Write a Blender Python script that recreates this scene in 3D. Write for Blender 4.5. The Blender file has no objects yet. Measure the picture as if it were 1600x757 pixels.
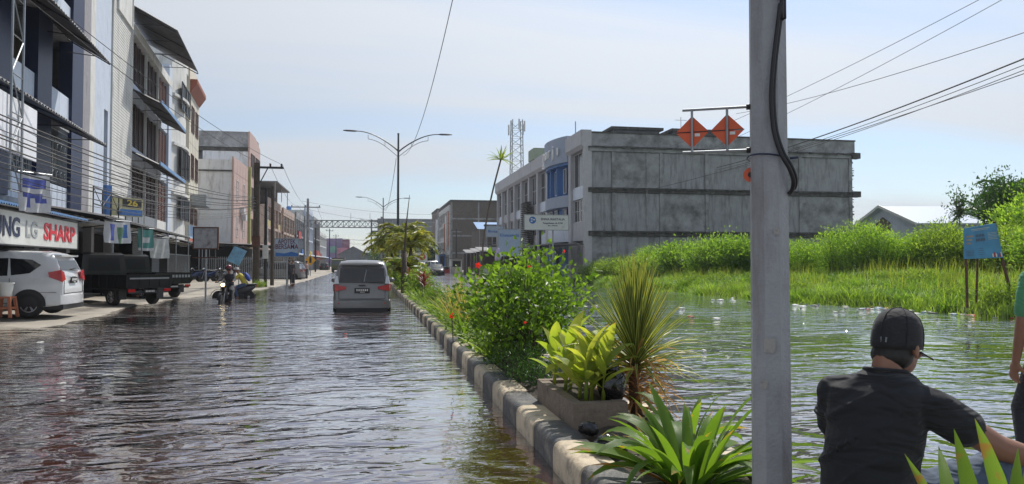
import bpy, math, random
import numpy as np
from mathutils import Vector, Matrix, noise
R = math.radians
PI = math.pi
random.seed(7)
rng = np.random.default_rng(11)
SC = bpy.context.scene
COL = SC.collection

# ------------------------------------------------------------------ camera
cam_d = bpy.data.cameras.new('camera')
cam = bpy.data.objects.new('camera', cam_d)
COL.objects.link(cam)
cam_d.sensor_width = 36.0
cam_d.lens = 36.0 * 1155 / 1600
cam_d.clip_start = 0.05
cam_d.clip_end = 6000
CAM_H = 1.42
cam.location = (0, 0, CAM_H)
cam.rotation_euler = (R(90 + 1.66), 0, R(-10.785))
SC.camera = cam
VIEW_M = cam.rotation_euler.to_matrix()      # the measured viewpoint, fixed from here on

# ------------------------------------------------------------------ light
SUN_AZ = 33.0      # degrees to the right of the street direction (+Y)
SUN_EL = 54.0
world = bpy.data.worlds.new('World')
SC.world = world
world.use_nodes = True
wn = world.node_tree.nodes
wl = world.node_tree.links
wn.clear()
wout = wn.new('ShaderNodeOutputWorld')
wbg = wn.new('ShaderNodeBackground')
wbg.inputs['Strength'].default_value = 0.1
sky = wn.new('ShaderNodeTexSky')
sky.sky_type = 'NISHITA'
sky.sun_disc = False
sky.sun_elevation = R(SUN_EL)
sky.sun_rotation = R(SUN_AZ)
sky.air_density = 1.0
sky.dust_density = 0.4
sky.ozone_density = 2.5
tc = wn.new('ShaderNodeTexCoord')
sep = wn.new('ShaderNodeSeparateXYZ')
wl.new(tc.outputs['Generated'], sep.inputs[0])
# project the view direction onto a cloud layer: (x, y) / (z + 0.12)
addz = wn.new('ShaderNodeMath'); addz.operation = 'ADD'; addz.inputs[1].default_value = 0.16
absz = wn.new('ShaderNodeMath'); absz.operation = 'ABSOLUTE'
wl.new(sep.outputs['Z'], absz.inputs[0]); wl.new(absz.outputs[0], addz.inputs[0])
dx = wn.new('ShaderNodeMath'); dx.operation = 'DIVIDE'
dy = wn.new('ShaderNodeMath'); dy.operation = 'DIVIDE'
wl.new(sep.outputs['X'], dx.inputs[0]); wl.new(addz.outputs[0], dx.inputs[1])
wl.new(sep.outputs['Y'], dy.inputs[0]); wl.new(addz.outputs[0], dy.inputs[1])
comb = wn.new('ShaderNodeCombineXYZ')
wl.new(dx.outputs[0], comb.inputs[0]); wl.new(dy.outputs[0], comb.inputs[1])
wmap = wn.new('ShaderNodeMapping')
wmap.inputs['Rotation'].default_value = (0, 0, R(-28))
wmap.inputs['Scale'].default_value = (0.30, 0.95, 1)
wmap.inputs['Location'].default_value = (2.35, 0.62, 0)
wl.new(comb.outputs[0], wmap.inputs[0])
n1 = wn.new('ShaderNodeTexNoise'); n1.inputs['Scale'].default_value = 0.95
n1.inputs['Detail'].default_value = 7; n1.inputs['Roughness'].default_value = 0.5
n1.inputs['Distortion'].default_value = 0.35
wl.new(wmap.outputs[0], n1.inputs['Vector'])
ramp = wn.new('ShaderNodeValToRGB')
ramp.color_ramp.elements[0].position = 0.40
ramp.color_ramp.elements[0].color = (0.30, 0.30, 0.30, 1)
ramp.color_ramp.elements[1].position = 0.58
ramp.color_ramp.elements[1].color = (0.97, 0.97, 0.97, 1)
wl.new(n1.outputs['Fac'], ramp.inputs[0])
mixc = wn.new('ShaderNodeMix'); mixc.data_type = 'RGBA'
wl.new(ramp.outputs['Color'], mixc.inputs['Factor'])
wl.new(sky.outputs['Color'], mixc.inputs[6])
mixc.inputs[7].default_value = (5.5, 5.85, 6.35, 1)      # thin high cloud lit by the sun
# thin cloud scatters forward: it is brighter towards the veiled sun
sdir = (math.sin(R(SUN_AZ)) * math.cos(R(SUN_EL)), math.cos(R(SUN_AZ)) * math.cos(R(SUN_EL)), math.sin(R(SUN_EL)))
dt = wn.new('ShaderNodeVectorMath'); dt.operation = 'DOT_PRODUCT'; dt.inputs[1].default_value = sdir
wl.new(tc.outputs['Generated'], dt.inputs[0])
mxd = wn.new('ShaderNodeMath'); mxd.operation = 'MAXIMUM'; mxd.inputs[1].default_value = 0.0
wl.new(dt.outputs['Value'], mxd.inputs[0])
pw = wn.new('ShaderNodeMath'); pw.operation = 'POWER'; pw.inputs[1].default_value = 3.0
wl.new(mxd.outputs[0], pw.inputs[0])
gl_ = wn.new('ShaderNodeMath'); gl_.operation = 'MULTIPLY_ADD'; gl_.inputs[1].default_value = 0.85; gl_.inputs[2].default_value = 0.86
wl.new(pw.outputs[0], gl_.inputs[0])
scl = wn.new('ShaderNodeVectorMath'); scl.operation = 'SCALE'
wl.new(mixc.outputs[2], scl.inputs[0]); wl.new(gl_.outputs[0], scl.inputs['Scale'])
wl.new(scl.outputs[0], wbg.inputs['Color'])
wl.new(wbg.outputs[0], wout.inputs[0])

sun_d = bpy.data.lights.new('sun', 'SUN')
sun_d.energy = 4.0
sun_d.angle = R(0.6)
sun_d.color = (1.0, 0.95, 0.86)
sun = bpy.data.objects.new('sun', sun_d)
COL.objects.link(sun)
sv = Vector((math.sin(R(SUN_AZ)) * math.cos(R(SUN_EL)), math.cos(R(SUN_AZ)) * math.cos(R(SUN_EL)), math.sin(R(SUN_EL))))
sun.rotation_euler = sv.to_track_quat('Z', 'Y').to_euler()
sun.location = sv * 60

SC.view_settings.view_transform = 'Standard'
SC.view_settings.look = 'None'
SC.view_settings.gamma = 1
SC.view_settings.exposure = 0.22
SC.view_settings.use_curve_mapping = False
SC.render.engine = 'CYCLES'
SC.cycles.max_bounces = 8
SC.cycles.transparent_max_bounces = 12
SC.render.resolution_x = 1024
SC.render.resolution_y = 484

# ------------------------------------------------------------------ materials
MATS = {}


def nodemat(name):
    m = bpy.data.materials.new(name)
    m.use_nodes = True
    nt = m.node_tree
    b = nt.nodes['Principled BSDF']
    return m, nt, b


def set_in(b, key, v):
    if key in b.inputs:
        b.inputs[key].default_value = v


def mat(name, col, rough=0.6, var=0.12, scale=6.0, metal=0.0, bump=0.0, bscale=30.0,
        dirt=None, damt=0.0, dscale=1.2, streak=False, trans=0.0, coat=0.0, emit=None, space='Object', spec=0.5):
    """procedural surface: a base colour with fine value noise, an optional dirt layer and fine relief"""
    if name in MATS:
        return MATS[name]
    m, nt, b = nodemat(name)
    N, L = nt.nodes, nt.links
    tcn = N.new('ShaderNodeTexCoord')
    src = tcn.outputs[space]
    no = N.new('ShaderNodeTexNoise'); no.inputs['Scale'].default_value = scale
    no.inputs['Detail'].default_value = 5; no.inputs['Roughness'].default_value = 0.6
    L.new(src, no.inputs['Vector'])
    cr = N.new('ShaderNodeValToRGB')
    c0 = [max(0, c * (1 - var)) for c in col]
    c1 = [min(1, c * (1 + var)) for c in col]
    cr.color_ramp.elements[0].position = 0.3; cr.color_ramp.elements[0].color = (*c0, 1)
    cr.color_ramp.elements[1].position = 0.7; cr.color_ramp.elements[1].color = (*c1, 1)
    L.new(no.outputs['Fac'], cr.inputs[0])
    out = cr.outputs['Color']
    if dirt:
        mp = N.new('ShaderNodeMapping')
        mp.inputs['Scale'].default_value = (2.2, 2.2, 0.35) if streak else (1, 1, 1)
        L.new(src, mp.inputs[0])
        n2 = N.new('ShaderNodeTexNoise'); n2.inputs['Scale'].default_value = dscale
        n2.inputs['Detail'].default_value = 8; n2.inputs['Roughness'].default_value = 0.68
        L.new(mp.outputs[0], n2.inputs['Vector'])
        r2 = N.new('ShaderNodeValToRGB')
        r2.color_ramp.elements[0].position = 0.62 - 0.3 * damt; r2.color_ramp.elements[0].color = (0, 0, 0, 1)
        r2.color_ramp.elements[1].position = 0.86 - 0.3 * damt; r2.color_ramp.elements[1].color = (1, 1, 1, 1)
        L.new(n2.outputs['Fac'], r2.inputs[0])
        mx = N.new('ShaderNodeMix'); mx.data_type = 'RGBA'
        L.new(r2.outputs['Color'], mx.inputs['Factor'])
        L.new(out, mx.inputs[6])
        mx.inputs[7].default_value = (*dirt, 1)
        out = mx.outputs[2]
    L.new(out, b.inputs['Base Color'])
    b.inputs['Roughness'].default_value = rough
    b.inputs['Metallic'].default_value = metal
    set_in(b, 'Coat Weight', coat)
    set_in(b, 'Specular IOR Level', spec)
    if emit:
        b.inputs['Emission Color'].default_value = (*emit[:3], 1)
        b.inputs['Emission Strength'].default_value = emit[3]
    if bump > 0:
        n3 = N.new('ShaderNodeTexNoise'); n3.inputs['Scale'].default_value = bscale
        n3.inputs['Detail'].default_value = 4
        L.new(src, n3.inputs['Vector'])
        bp = N.new('ShaderNodeBump'); bp.inputs['Strength'].default_value = bump
        bp.inputs['Distance'].default_value = 0.02
        L.new(n3.outputs['Fac'], bp.inputs['Height'])
        L.new(bp.outputs[0], b.inputs['Normal'])
    MATS[name] = m
    return m


def leafmat(name, col, col2, trans=0.45, rough=0.4, scale=3.0, stripe=None, veins=False):
    """leaf: glossy skin with light coming through the blade; colour varies from leaf to leaf"""
    if name in MATS:
        return MATS[name]
    m, nt, b = nodemat(name)
    N, L = nt.nodes, nt.links
    geo = N.new('ShaderNodeNewGeometry')
    tcn = N.new('ShaderNodeTexCoord')
    no = N.new('ShaderNodeTexNoise'); no.inputs['Scale'].default_value = scale; no.inputs['Detail'].default_value = 3
    L.new(tcn.outputs['Object'], no.inputs['Vector'])
    ad = N.new('ShaderNodeMath'); ad.operation = 'MULTIPLY_ADD'
    oi = N.new('ShaderNodeObjectInfo')
    rs = N.new('ShaderNodeMath'); rs.operation = 'ADD'
    L.new(geo.outputs['Random Per Island'], rs.inputs[0]); L.new(oi.outputs['Random'], rs.inputs[1])
    rf = N.new('ShaderNodeMath'); rf.operation = 'FRACT'; L.new(rs.outputs[0], rf.inputs[0])
    ad.inputs[1].default_value = 0.7; L.new(rf.outputs[0], ad.inputs[0])
    mm = N.new('ShaderNodeMath'); mm.operation = 'MULTIPLY_ADD'; mm.inputs[1].default_value = 1.4; mm.inputs[2].default_value = -0.55
    L.new(no.outputs['Fac'], mm.inputs[0]); L.new(mm.outputs[0], ad.inputs[2])
    cr = N.new('ShaderNodeValToRGB')
    cr.color_ramp.elements[0].position = 0.15; cr.color_ramp.elements[0].color = (*col, 1)
    cr.color_ramp.elements[1].position = 0.95; cr.color_ramp.elements[1].color = (*col2, 1)
    L.new(ad.outputs[0], cr.inputs[0])
    out = cr.outputs['Color']
    if stripe:
        # a stripe along the blade margin / centre: the blades carry U across their width in the UV map
        uv = N.new('ShaderNodeUVMap')
        sp = N.new('ShaderNodeSeparateXYZ'); L.new(uv.outputs[0], sp.inputs[0])
        su = N.new('ShaderNodeMath'); su.operation = 'SUBTRACT'; su.inputs[1].default_value = 0.5
        L.new(sp.outputs[0], su.inputs[0])
        ab = N.new('ShaderNodeMath'); ab.operation = 'ABSOLUTE'; L.new(su.outputs[0], ab.inputs[0])
        gt = N.new('ShaderNodeMath'); gt.operation = 'GREATER_THAN'; gt.inputs[1].default_value = stripe[3]
        L.new(ab.outputs[0], gt.inputs[0])
        mx = N.new('ShaderNodeMix'); mx.data_type = 'RGBA'
        L.new(gt.outputs[0], mx.inputs['Factor']); L.new(out, mx.inputs[6]); mx.inputs[7].default_value = (*stripe[:3], 1)
        out = mx.outputs[2]
    if veins:
        # fine parallel veins, a paler midrib, and a dry brown tip and blotches
        uv = N.new('ShaderNodeUVMap')
        sp = N.new('ShaderNodeSeparateXYZ'); L.new(uv.outputs[0], sp.inputs[0])
        wv = N.new('ShaderNodeMath'); wv.operation = 'MULTIPLY'; wv.inputs[1].default_value = 75; L.new(sp.outputs[0], wv.inputs[0])
        sn = N.new('ShaderNodeMath'); sn.operation = 'SINE'; L.new(wv.outputs[0], sn.inputs[0])
        m1 = N.new('ShaderNodeMapRange'); m1.inputs[1].default_value = -1; m1.inputs[2].default_value = 1; m1.inputs[3].default_value = 0.0; m1.inputs[4].default_value = 0.22
        L.new(sn.outputs[0], m1.inputs[0])
        mv = N.new('ShaderNodeMix'); mv.data_type = 'RGBA'; L.new(m1.outputs[0], mv.inputs['Factor']); L.new(out, mv.inputs[6]); mv.inputs[7].default_value = (0.30, 0.34, 0.08, 1)
        bn = N.new('ShaderNodeTexNoise'); bn.inputs['Scale'].default_value = 14; bn.inputs['Detail'].default_value = 5; L.new(tcn.outputs['Object'], bn.inputs['Vector'])
        ba = N.new('ShaderNodeMath'); ba.operation = 'MULTIPLY_ADD'; ba.inputs[1].default_value = 0.55; L.new(sp.outputs[1], ba.inputs[0]); L.new(bn.outputs['Fac'], ba.inputs[2])
        br_ = N.new('ShaderNodeAttribute') if False else None
        bo = N.new('ShaderNodeMath'); bo.operation = 'MULTIPLY_ADD'; bo.inputs[1].default_value = 0.16; L.new(rf.outputs[0], bo.inputs[0]); L.new(ba.outputs[0], bo.inputs[2])
        bm = N.new('ShaderNodeMapRange'); bm.inputs[1].default_value = 1.13; bm.inputs[2].default_value = 1.22; L.new(bo.outputs[0], bm.inputs[0])
        mb_ = N.new('ShaderNodeMix'); mb_.data_type = 'RGBA'; L.new(bm.outputs[0], mb_.inputs['Factor']); L.new(mv.outputs[2], mb_.inputs[6]); mb_.inputs[7].default_value = (0.30, 0.17, 0.05, 1)
        out = mb_.outputs[2]
        bp = N.new('ShaderNodeBump'); bp.inputs['Strength'].default_value = 0.35; bp.inputs['Distance'].default_value = 0.002
        L.new(sn.outputs[0], bp.inputs['Height']); L.new(bp.outputs[0], b.inputs['Normal'])
    L.new(out, b.inputs['Base Color'])
    b.inputs['Roughness'].default_value = rough
    set_in(b, 'Specular IOR Level', 0.4)
    tr = N.new('ShaderNodeBsdfTranslucent')
    hs = N.new('ShaderNodeMix'); hs.data_type = 'RGBA'; hs.blend_type = 'MULTIPLY'
    hs.inputs['Factor'].default_value = 1.0
    L.new(out, hs.inputs[6]); hs.inputs[7].default_value = (2.3, 2.2, 0.8, 1)
    L.new(hs.outputs[2], tr.inputs['Color'])
    ms = N.new('ShaderNodeMixShader'); ms.inputs[0].default_value = trans
    L.new(b.outputs[0], ms.inputs[1]); L.new(tr.outputs[0], ms.inputs[2])
    L.new(ms.outputs[0], N['Material Output'].inputs['Surface'])
    MATS[name] = m
    return m


# ------------------------------------------------------------------ mesh helpers
class MB:
    def __init__(s):
        s.v = []; s.f = []; s.m = []; s.uv = {}; s.mats = []; s.cur = 0

    def use(s, m):
        if m not in s.mats:
            s.mats.append(m)
        s.cur = s.mats.index(m)
        return s

    def face(s, idx):
        s.f.append(tuple(idx)); s.m.append(s.cur)

    def quad(s, a, b, c, d):
        i = len(s.v); s.v += [tuple(a), tuple(b), tuple(c), tuple(d)]; s.face((i, i + 1, i + 2, i + 3))

    def poly(s, pts):
        i = len(s.v); s.v += [tuple(p) for p in pts]; s.face(range(i, i + len(pts)))

    def box(s, x0, x1, y0, y1, z0, z1, M=None):
        x0, x1 = min(x0, x1), max(x0, x1); y0, y1 = min(y0, y1), max(y0, y1); z0, z1 = min(z0, z1), max(z0, z1)
        P = [(x0, y0, z0), (x1, y0, z0), (x1, y1, z0), (x0, y1, z0), (x0, y0, z1), (x1, y0, z1), (x1, y1, z1), (x0, y1, z1)]
        if M is not None:
            P = [tuple(M @ Vector(p)) for p in P]
        i = len(s.v); s.v += P
        for q in ((0, 3, 2, 1), (4, 5, 6, 7), (0, 1, 5, 4), (1, 2, 6, 5), (2, 3, 7, 6), (3, 0, 4, 7)):
            s.face([i + k for k in q])
        return s

    def prism(s, poly, axis, a, b):
        """poly in the two other axes, extruded along axis from a to b"""
        def P(p, t):
            if axis == 'x': return (t, p[0], p[1])
            if axis == 'y': return (p[0], t, p[1])
            return (p[0], p[1], t)
        n = len(poly); i = len(s.v)
        s.v += [P(p, a) for p in poly] + [P(p, b) for p in poly]
        s.face([i + k for k in range(n)][::-1]); s.face([i + n + k for k in range(n)])
        for k in range(n):
            s.face((i + k, i + (k + 1) % n, i + n + (k + 1) % n, i + n + k))
        return s

    def tube(s, pts, r, n=6, cap=True):
        pts = [Vector(p) for p in pts]
        rs = r if hasattr(r, '__len__') else [r] * len(pts)
        rings = []
        t0 = (pts[1] - pts[0]).normalized()
        up = Vector((0, 0, 1)) if abs(t0.z) < 0.9 else Vector((1, 0, 0))
        side = t0.cross(up).normalized()
        for k, p in enumerate(pts):
            a = pts[max(0, k - 1)]; b = pts[min(len(pts) - 1, k + 1)]
            t = (b - a)
            t = t.normalized() if t.length > 1e-9 else t0
            side = (side - t * side.dot(t))
            side = side.normalized() if side.length > 1e-6 else t.orthogonal().normalized()
            bi = t.cross(side)
            i = len(s.v); rings.append(i)
            for q in range(n):
                an = 2 * PI * q / n
                s.v.append(tuple(p + (side * math.cos(an) + bi * math.sin(an)) * rs[k]))
        for k in range(len(pts) - 1):
            a, b = rings[k], rings[k + 1]
            for q in range(n):
                s.face((a + q, a + (q + 1) % n, b + (q + 1) % n, b + q))
        if cap:
            s.face([rings[0] + q for q in range(n)][::-1]); s.face([rings[-1] + q for q in range(n)])
        return s

    def lathe(s, prof, n=16, c=(0, 0, 0), M=None):
        """prof: (r, z) pairs about a vertical axis through c"""
        base = len(s.v)
        for r, z in prof:
            for q in range(n):
                an = 2 * PI * q / n
                p = Vector((r * math.cos(an), r * math.sin(an), z))
                if M is not None: p = M @ p
                s.v.append((p.x + c[0], p.y + c[1], p.z + c[2]))
        for k in range(len(prof) - 1):
            for q in range(n):
                s.face((base + k * n + q, base + k * n + (q + 1) % n, base + (k + 1) * n + (q + 1) % n, base + (k + 1) * n + q))
        s.face([base + q for q in range(n)][::-1]); s.face([base + (len(prof) - 1) * n + q for q in range(n)])
        return s

    def ell(s, c, r, M=None, n=12, m=8):
        prof = []
        base = len(s.v)
        for k in range(m + 1):
            th = PI * k / m
            for q in range(n):
                an = 2 * PI * q / n
                p = Vector((r[0] * math.sin(th) * math.cos(an), r[1] * math.sin(th) * math.sin(an), r[2] * math.cos(th)))
                if M is not None: p = M @ p
                s.v.append((p.x + c[0], p.y + c[1], p.z + c[2]))
        for k in range(m):
            for q in range(n):
                s.face((base + k * n + q, base + (k + 1) * n + q, base + (k + 1) * n + (q + 1) % n, base + k * n + (q + 1) % n))
        return s

    def loft(s, rings, close=True, cap=True):
        base = len(s.v); n = len(rings[0])
        for rg in rings: s.v += [tuple(p) for p in rg]
        for k in range(len(rings) - 1):
            for q in range(n if close else n - 1):
                s.face((base + k * n + q, base + k * n + (q + 1) % n, base + (k + 1) * n + (q + 1) % n, base + (k + 1) * n + q))
        if cap:
            s.face([base + q for q in range(n)][::-1]); s.face([base + (len(rings) - 1) * n + q for q in range(n)])
        return s

    def mesh(s, name, m=None):
        me = bpy.data.meshes.new(name)
        me.from_pydata(s.v, [], s.f)
        if m is not None and not s.mats:
            me.materials.append(m)
        else:
            for q in s.mats: me.materials.append(q)
            me.polygons.foreach_set('material_index', s.m)
        me.update()
        return me

    def build(s, name, m=None, parent=None, smooth=False, kind=None, loc=None):
        me = s.mesh(name, m)
        if smooth is True:
            me.polygons.foreach_set('use_smooth', [True] * len(me.polygons))
        elif smooth:
            me.polygons.foreach_set('use_smooth', [True] * len(me.polygons))
            me.set_sharp_from_angle(angle=R(smooth))
        return link(name, me, parent, kind, loc)


def link(name, me, parent=None, kind=None, loc=None):
    o = bpy.data.objects.new(name, me)
    COL.objects.link(o)
    if parent is not None: o.parent = parent
    if loc is not None: o.location = loc
    if kind: o['kind'] = kind
    return o


def thing(name, label, cat, loc=(0, 0, 0), rz=0.0, group=None):
    o = bpy.data.objects.new(name, None)
    o.empty_display_size = 0.2
    COL.objects.link(o)
    o.location = loc; o.rotation_euler = (0, 0, rz)
    tag(o, label, cat, group)
    return o


def tag(o, label, cat, group=None, kind=None):
    if label: o['label'] = label
    if cat: o['category'] = cat
    if group: o['group'] = group
    if kind: o['kind'] = kind
    return o


def copy_tree(o, parent=None):
    c = o.copy(); COL.objects.link(c)
    c.parent = parent
    for ch in list(o.children):
        copy_tree(ch, c)
    return c


def inst(name, me, parent, loc=(0, 0, 0), rot=(0, 0, 0), sc=(1, 1, 1)):
    o = bpy.data.objects.new(name, me)
    COL.objects.link(o)
    o.parent = parent; o.location = loc; o.rotation_euler = rot; o.scale = sc
    return o


def npmesh(name, verts, faces, mats, smooth=False, midx=None, uv=None):
    """fast mesh from numpy arrays; all faces the same size"""
    me = bpy.data.meshes.new(name)
    nv, (nf, k) = len(verts), faces.shape
    me.vertices.add(nv); me.vertices.foreach_set('co', verts.astype(np.float32).ravel())
    me.loops.add(nf * k); me.loops.foreach_set('vertex_index', faces.astype(np.int32).ravel())
    me.polygons.add(nf)
    me.polygons.foreach_set('loop_start', np.arange(0, nf * k, k, dtype=np.int32))
    me.polygons.foreach_set('loop_total', np.full(nf, k, dtype=np.int32))
    for m in mats: me.materials.append(m)
    if midx is not None: me.polygons.foreach_set('material_index', midx.astype(np.int32))
    if smooth: me.polygons.foreach_set('use_smooth', np.ones(nf, dtype=bool))
    if uv is not None:
        ul = me.uv_layers.new(name='UVMap')
        ul.data.foreach_set('uv', uv.astype(np.float32).ravel())
    me.update(calc_edges=True)
    return me


def text_mesh(body, size, depth=0.01, m=None, width=None, align='CENTER', bold=0.0, shear=0.0):
    cu = bpy.data.curves.new('letters', 'FONT')
    cu.body = body; cu.size = size; cu.extrude = depth / 2; cu.align_x = align; cu.align_y = 'CENTER'
    cu.offset = bold; cu.shear = shear; cu.resolution_u = 3
    o = bpy.data.objects.new('letters', cu)
    COL.objects.link(o)
    dg = bpy.context.evaluated_depsgraph_get()
    me = bpy.data.meshes.new_from_object(o.evaluated_get(dg))
    bpy.data.objects.remove(o)
    if width:
        xs = [v.co.x for v in me.vertices]
        w = max(xs) - min(xs)
        for v in me.vertices: v.co.x *= width / w
    me.materials.clear()
    if m: me.materials.append(m)
    return me


def ray(px, py):
    """unit-depth view ray (world space) of a point measured on the 1600 x 757 photograph"""
    d = Vector(((px - 800) / 1155, (378.5 - py) / 1155, -1))
    return VIEW_M @ d


def gnd(px, py, z=0.0):
    d = ray(px, py); t = (z - CAM_H) / d.z
    return Vector((0, 0, CAM_H)) + d * t


def kerb_x(y):
    return 1.24 - 0.0042 * max(0.0, y - 15)


def glassmat(name, col=(0.03, 0.035, 0.04), rough=0.08):
    return mat(name, col, rough=rough, var=0.3, scale=1.5, spec=0.7)
# ================================================================== SETTING
# ---- flood water: one sheet out to the horizon
def water_material():
    m, nt, b = nodemat('flood_water')
    N, L = nt.nodes, nt.links
    g = N.new('ShaderNodeNewGeometry')
    sp = N.new('ShaderNodeSeparateXYZ'); L.new(g.outputs['Position'], sp.inputs[0])
    # peat-brown water on the road, greener beside the bank
    mr = N.new('ShaderNodeMapRange'); mr.inputs[1].default_value = 2; mr.inputs[2].default_value = 9
    L.new(sp.outputs[0], mr.inputs[0])
    mx = N.new('ShaderNodeMix'); mx.data_type = 'RGBA'
    L.new(mr.outputs[0], mx.inputs['Factor'])
    mx.inputs[6].default_value = (0.055, 0.020, 0.011, 1)
    mx.inputs[7].default_value = (0.013, 0.015, 0.008, 1)
    def layer(scale, sx, sy, rot, detail, dist, w, seed):
        mp = N.new('ShaderNodeMapping'); mp.inputs['Scale'].default_value = (sx, sy, 1)
        mp.inputs['Rotation'].default_value = (0, 0, R(rot)); mp.inputs['Location'].default_value = (seed, seed * 0.7, 0)
        L.new(g.outputs['Position'], mp.inputs[0])
        n = N.new('ShaderNodeTexNoise'); n.noise_dimensions = '2D'
        n.inputs['Scale'].default_value = scale
        n.inputs['Detail'].default_value = detail; n.inputs['Roughness'].default_value = 0.5
        n.inputs['Distortion'].default_value = dist
        L.new(mp.outputs[0], n.inputs['Vector'])
        mu = N.new('ShaderNodeMath'); mu.operation = 'MULTIPLY'; mu.inputs[1].default_value = w
        L.new(n.outputs['Fac'], mu.inputs[0])
        return mu.outputs[0]
    a = layer(1.1, 1.0, 2.2, 14, 1.0, 0.7, 0.062, 3.1)
    c = layer(4.0, 1.0, 1.9, -10, 1.0, 1.0, 0.015, 7.7)
    d = layer(11.0, 1.0, 1.6, 20, 1.0, 0.8, 0.0020, 1.3)
    s1 = N.new('ShaderNodeMath'); L.new(a, s1.inputs[0]); L.new(c, s1.inputs[1])
    s2 = N.new('ShaderNodeMath'); L.new(s1.outputs[0], s2.inputs[0]); L.new(d, s2.inputs[1])
    # patches where the wind or passing wheels roughen the surface
    pn = N.new('ShaderNodeTexNoise'); pn.noise_dimensions = '2D'; pn.inputs['Scale'].default_value = 0.22; pn.inputs['Detail'].default_value = 4
    L.new(g.outputs['Position'], pn.inputs['Vector'])
    pr = N.new('ShaderNodeMapRange'); pr.inputs[1].default_value = 0.35; pr.inputs[2].default_value = 0.68
    pr.inputs[3].default_value = 0.28; pr.inputs[4].default_value = 1.45
    L.new(pn.outputs['Fac'], pr.inputs[0])
    s3 = N.new('ShaderNodeMath'); s3.operation = 'MULTIPLY'
    L.new(s2.outputs[0], s3.inputs[0]); L.new(pr.outputs[0], s3.inputs[1])
    # rings spreading from the moving van and from the motorcycles
    last = s3.outputs[0]
    for (wx_, wy_, amp, fr_, reach) in ((-0.3, 22.0, 0.020, 9.0, 2.2), (-5.6, 28.0, 0.012, 11.0, 1.6), (4.6, 5.2, 0.006, 16.0, 1.6)):
        vd = N.new('ShaderNodeVectorMath'); vd.operation = 'DISTANCE'; vd.inputs[1].default_value = (wx_, wy_, 0)
        L.new(g.outputs['Position'], vd.inputs[0])
        nn_ = N.new('ShaderNodeMath'); nn_.operation = 'MULTIPLY_ADD'; nn_.inputs[1].default_value = 5.0
        L.new(pn.outputs['Fac'], nn_.inputs[0]); L.new(vd.outputs['Value'], nn_.inputs[2])
        sc_ = N.new('ShaderNodeMath'); sc_.operation = 'MULTIPLY'; sc_.inputs[1].default_value = fr_; L.new(nn_.outputs[0], sc_.inputs[0])
        si = N.new('ShaderNodeMath'); si.operation = 'SINE'; L.new(sc_.outputs[0], si.inputs[0])
        ex = N.new('ShaderNodeMath'); ex.operation = 'MULTIPLY'; ex.inputs[1].default_value = -1.0 / reach; L.new(vd.outputs['Value'], ex.inputs[0])
        ee = N.new('ShaderNodeMath'); ee.operation = 'EXPONENT'; L.new(ex.outputs[0], ee.inputs[0])
        am = N.new('ShaderNodeMath'); am.operation = 'MULTIPLY'; am.inputs[1].default_value = amp; L.new(ee.outputs[0], am.inputs[0])
        pr2 = N.new('ShaderNodeMath'); pr2.operation = 'MULTIPLY_ADD'; L.new(si.outputs[0], pr2.inputs[0]); L.new(am.outputs[0], pr2.inputs[1]); L.new(last, pr2.inputs[2])
        last = pr2.outputs[0]
    bp = N.new('ShaderNodeBump'); bp.inputs['Strength'].default_value = 1.0; bp.inputs['Distance'].default_value = 1.0
    L.new(last, bp.inputs['Height'])
    # murky body under a mirror surface; the mirror strengthens towards grazing angles
    df = N.new('ShaderNodeBsdfDiffuse'); L.new(mx.outputs[2], df.inputs['Color'])
    gs = N.new('ShaderNodeBsdfGlossy'); gs.inputs['Roughness'].default_value = 0.04; gs.inputs['Color'].default_value = (0.96, 0.96, 0.96, 1)
    L.new(bp.outputs[0], gs.inputs['Normal'])
    fr = N.new('ShaderNodeFresnel'); fr.inputs['IOR'].default_value = 1.9; L.new(bp.outputs[0], fr.inputs['Normal'])
    fm = N.new('ShaderNodeMath'); fm.operation = 'MULTIPLY'; fm.inputs[1].default_value = 1.85; fm.use_clamp = True
    L.new(fr.outputs[0], fm.inputs[0])
    ms = N.new('ShaderNodeMixShader'); L.new(fm.outputs[0], ms.inputs[0]); L.new(df.outputs[0], ms.inputs[1]); L.new(gs.outputs[0], ms.inputs[2])
    L.new(ms.outputs[0], N['Material Output'].inputs['Surface'])
    N.remove(b)
    return m


b = MB()
b.quad((-1500, -300, 0), (1500, -300, 0), (1500, 2500, 0), (-1500, 2500, 0))
b.build('flood_water', water_material(), kind='structure')

m_asphalt = mat('asphalt', (0.05, 0.05, 0.052), rough=0.9, scale=40, bump=0.2)
b = MB(); b.quad((-1500, -300, -0.5), (1500, -300, -0.5), (1500, 2500, -0.5), (-1500, 2500, -0.5))
b.build('road', m_asphalt, kind='structure')


def sstep(a, c, x):
    t = min(1, max(0, (x - a) / (c - a))); return t * t * (3 - 2 * t)


def lerp_table(tab, y):
    if y <= tab[0][0]: return tab[0][1]
    for (a, va), (c, vc) in zip(tab, tab[1:]):
        if y <= c: return va + (vc - va) * (y - a) / (c - a)
    return tab[-1][1]


EDGE = [(15, -7.4), (18.3, -6.8), (22, -6.9), (27, -7.6), (31, -7.4), (36, -6.6), (42, -5.6), (60, -4.9), (90, -5.2), (160, -6.5), (400, -9)]


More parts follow.
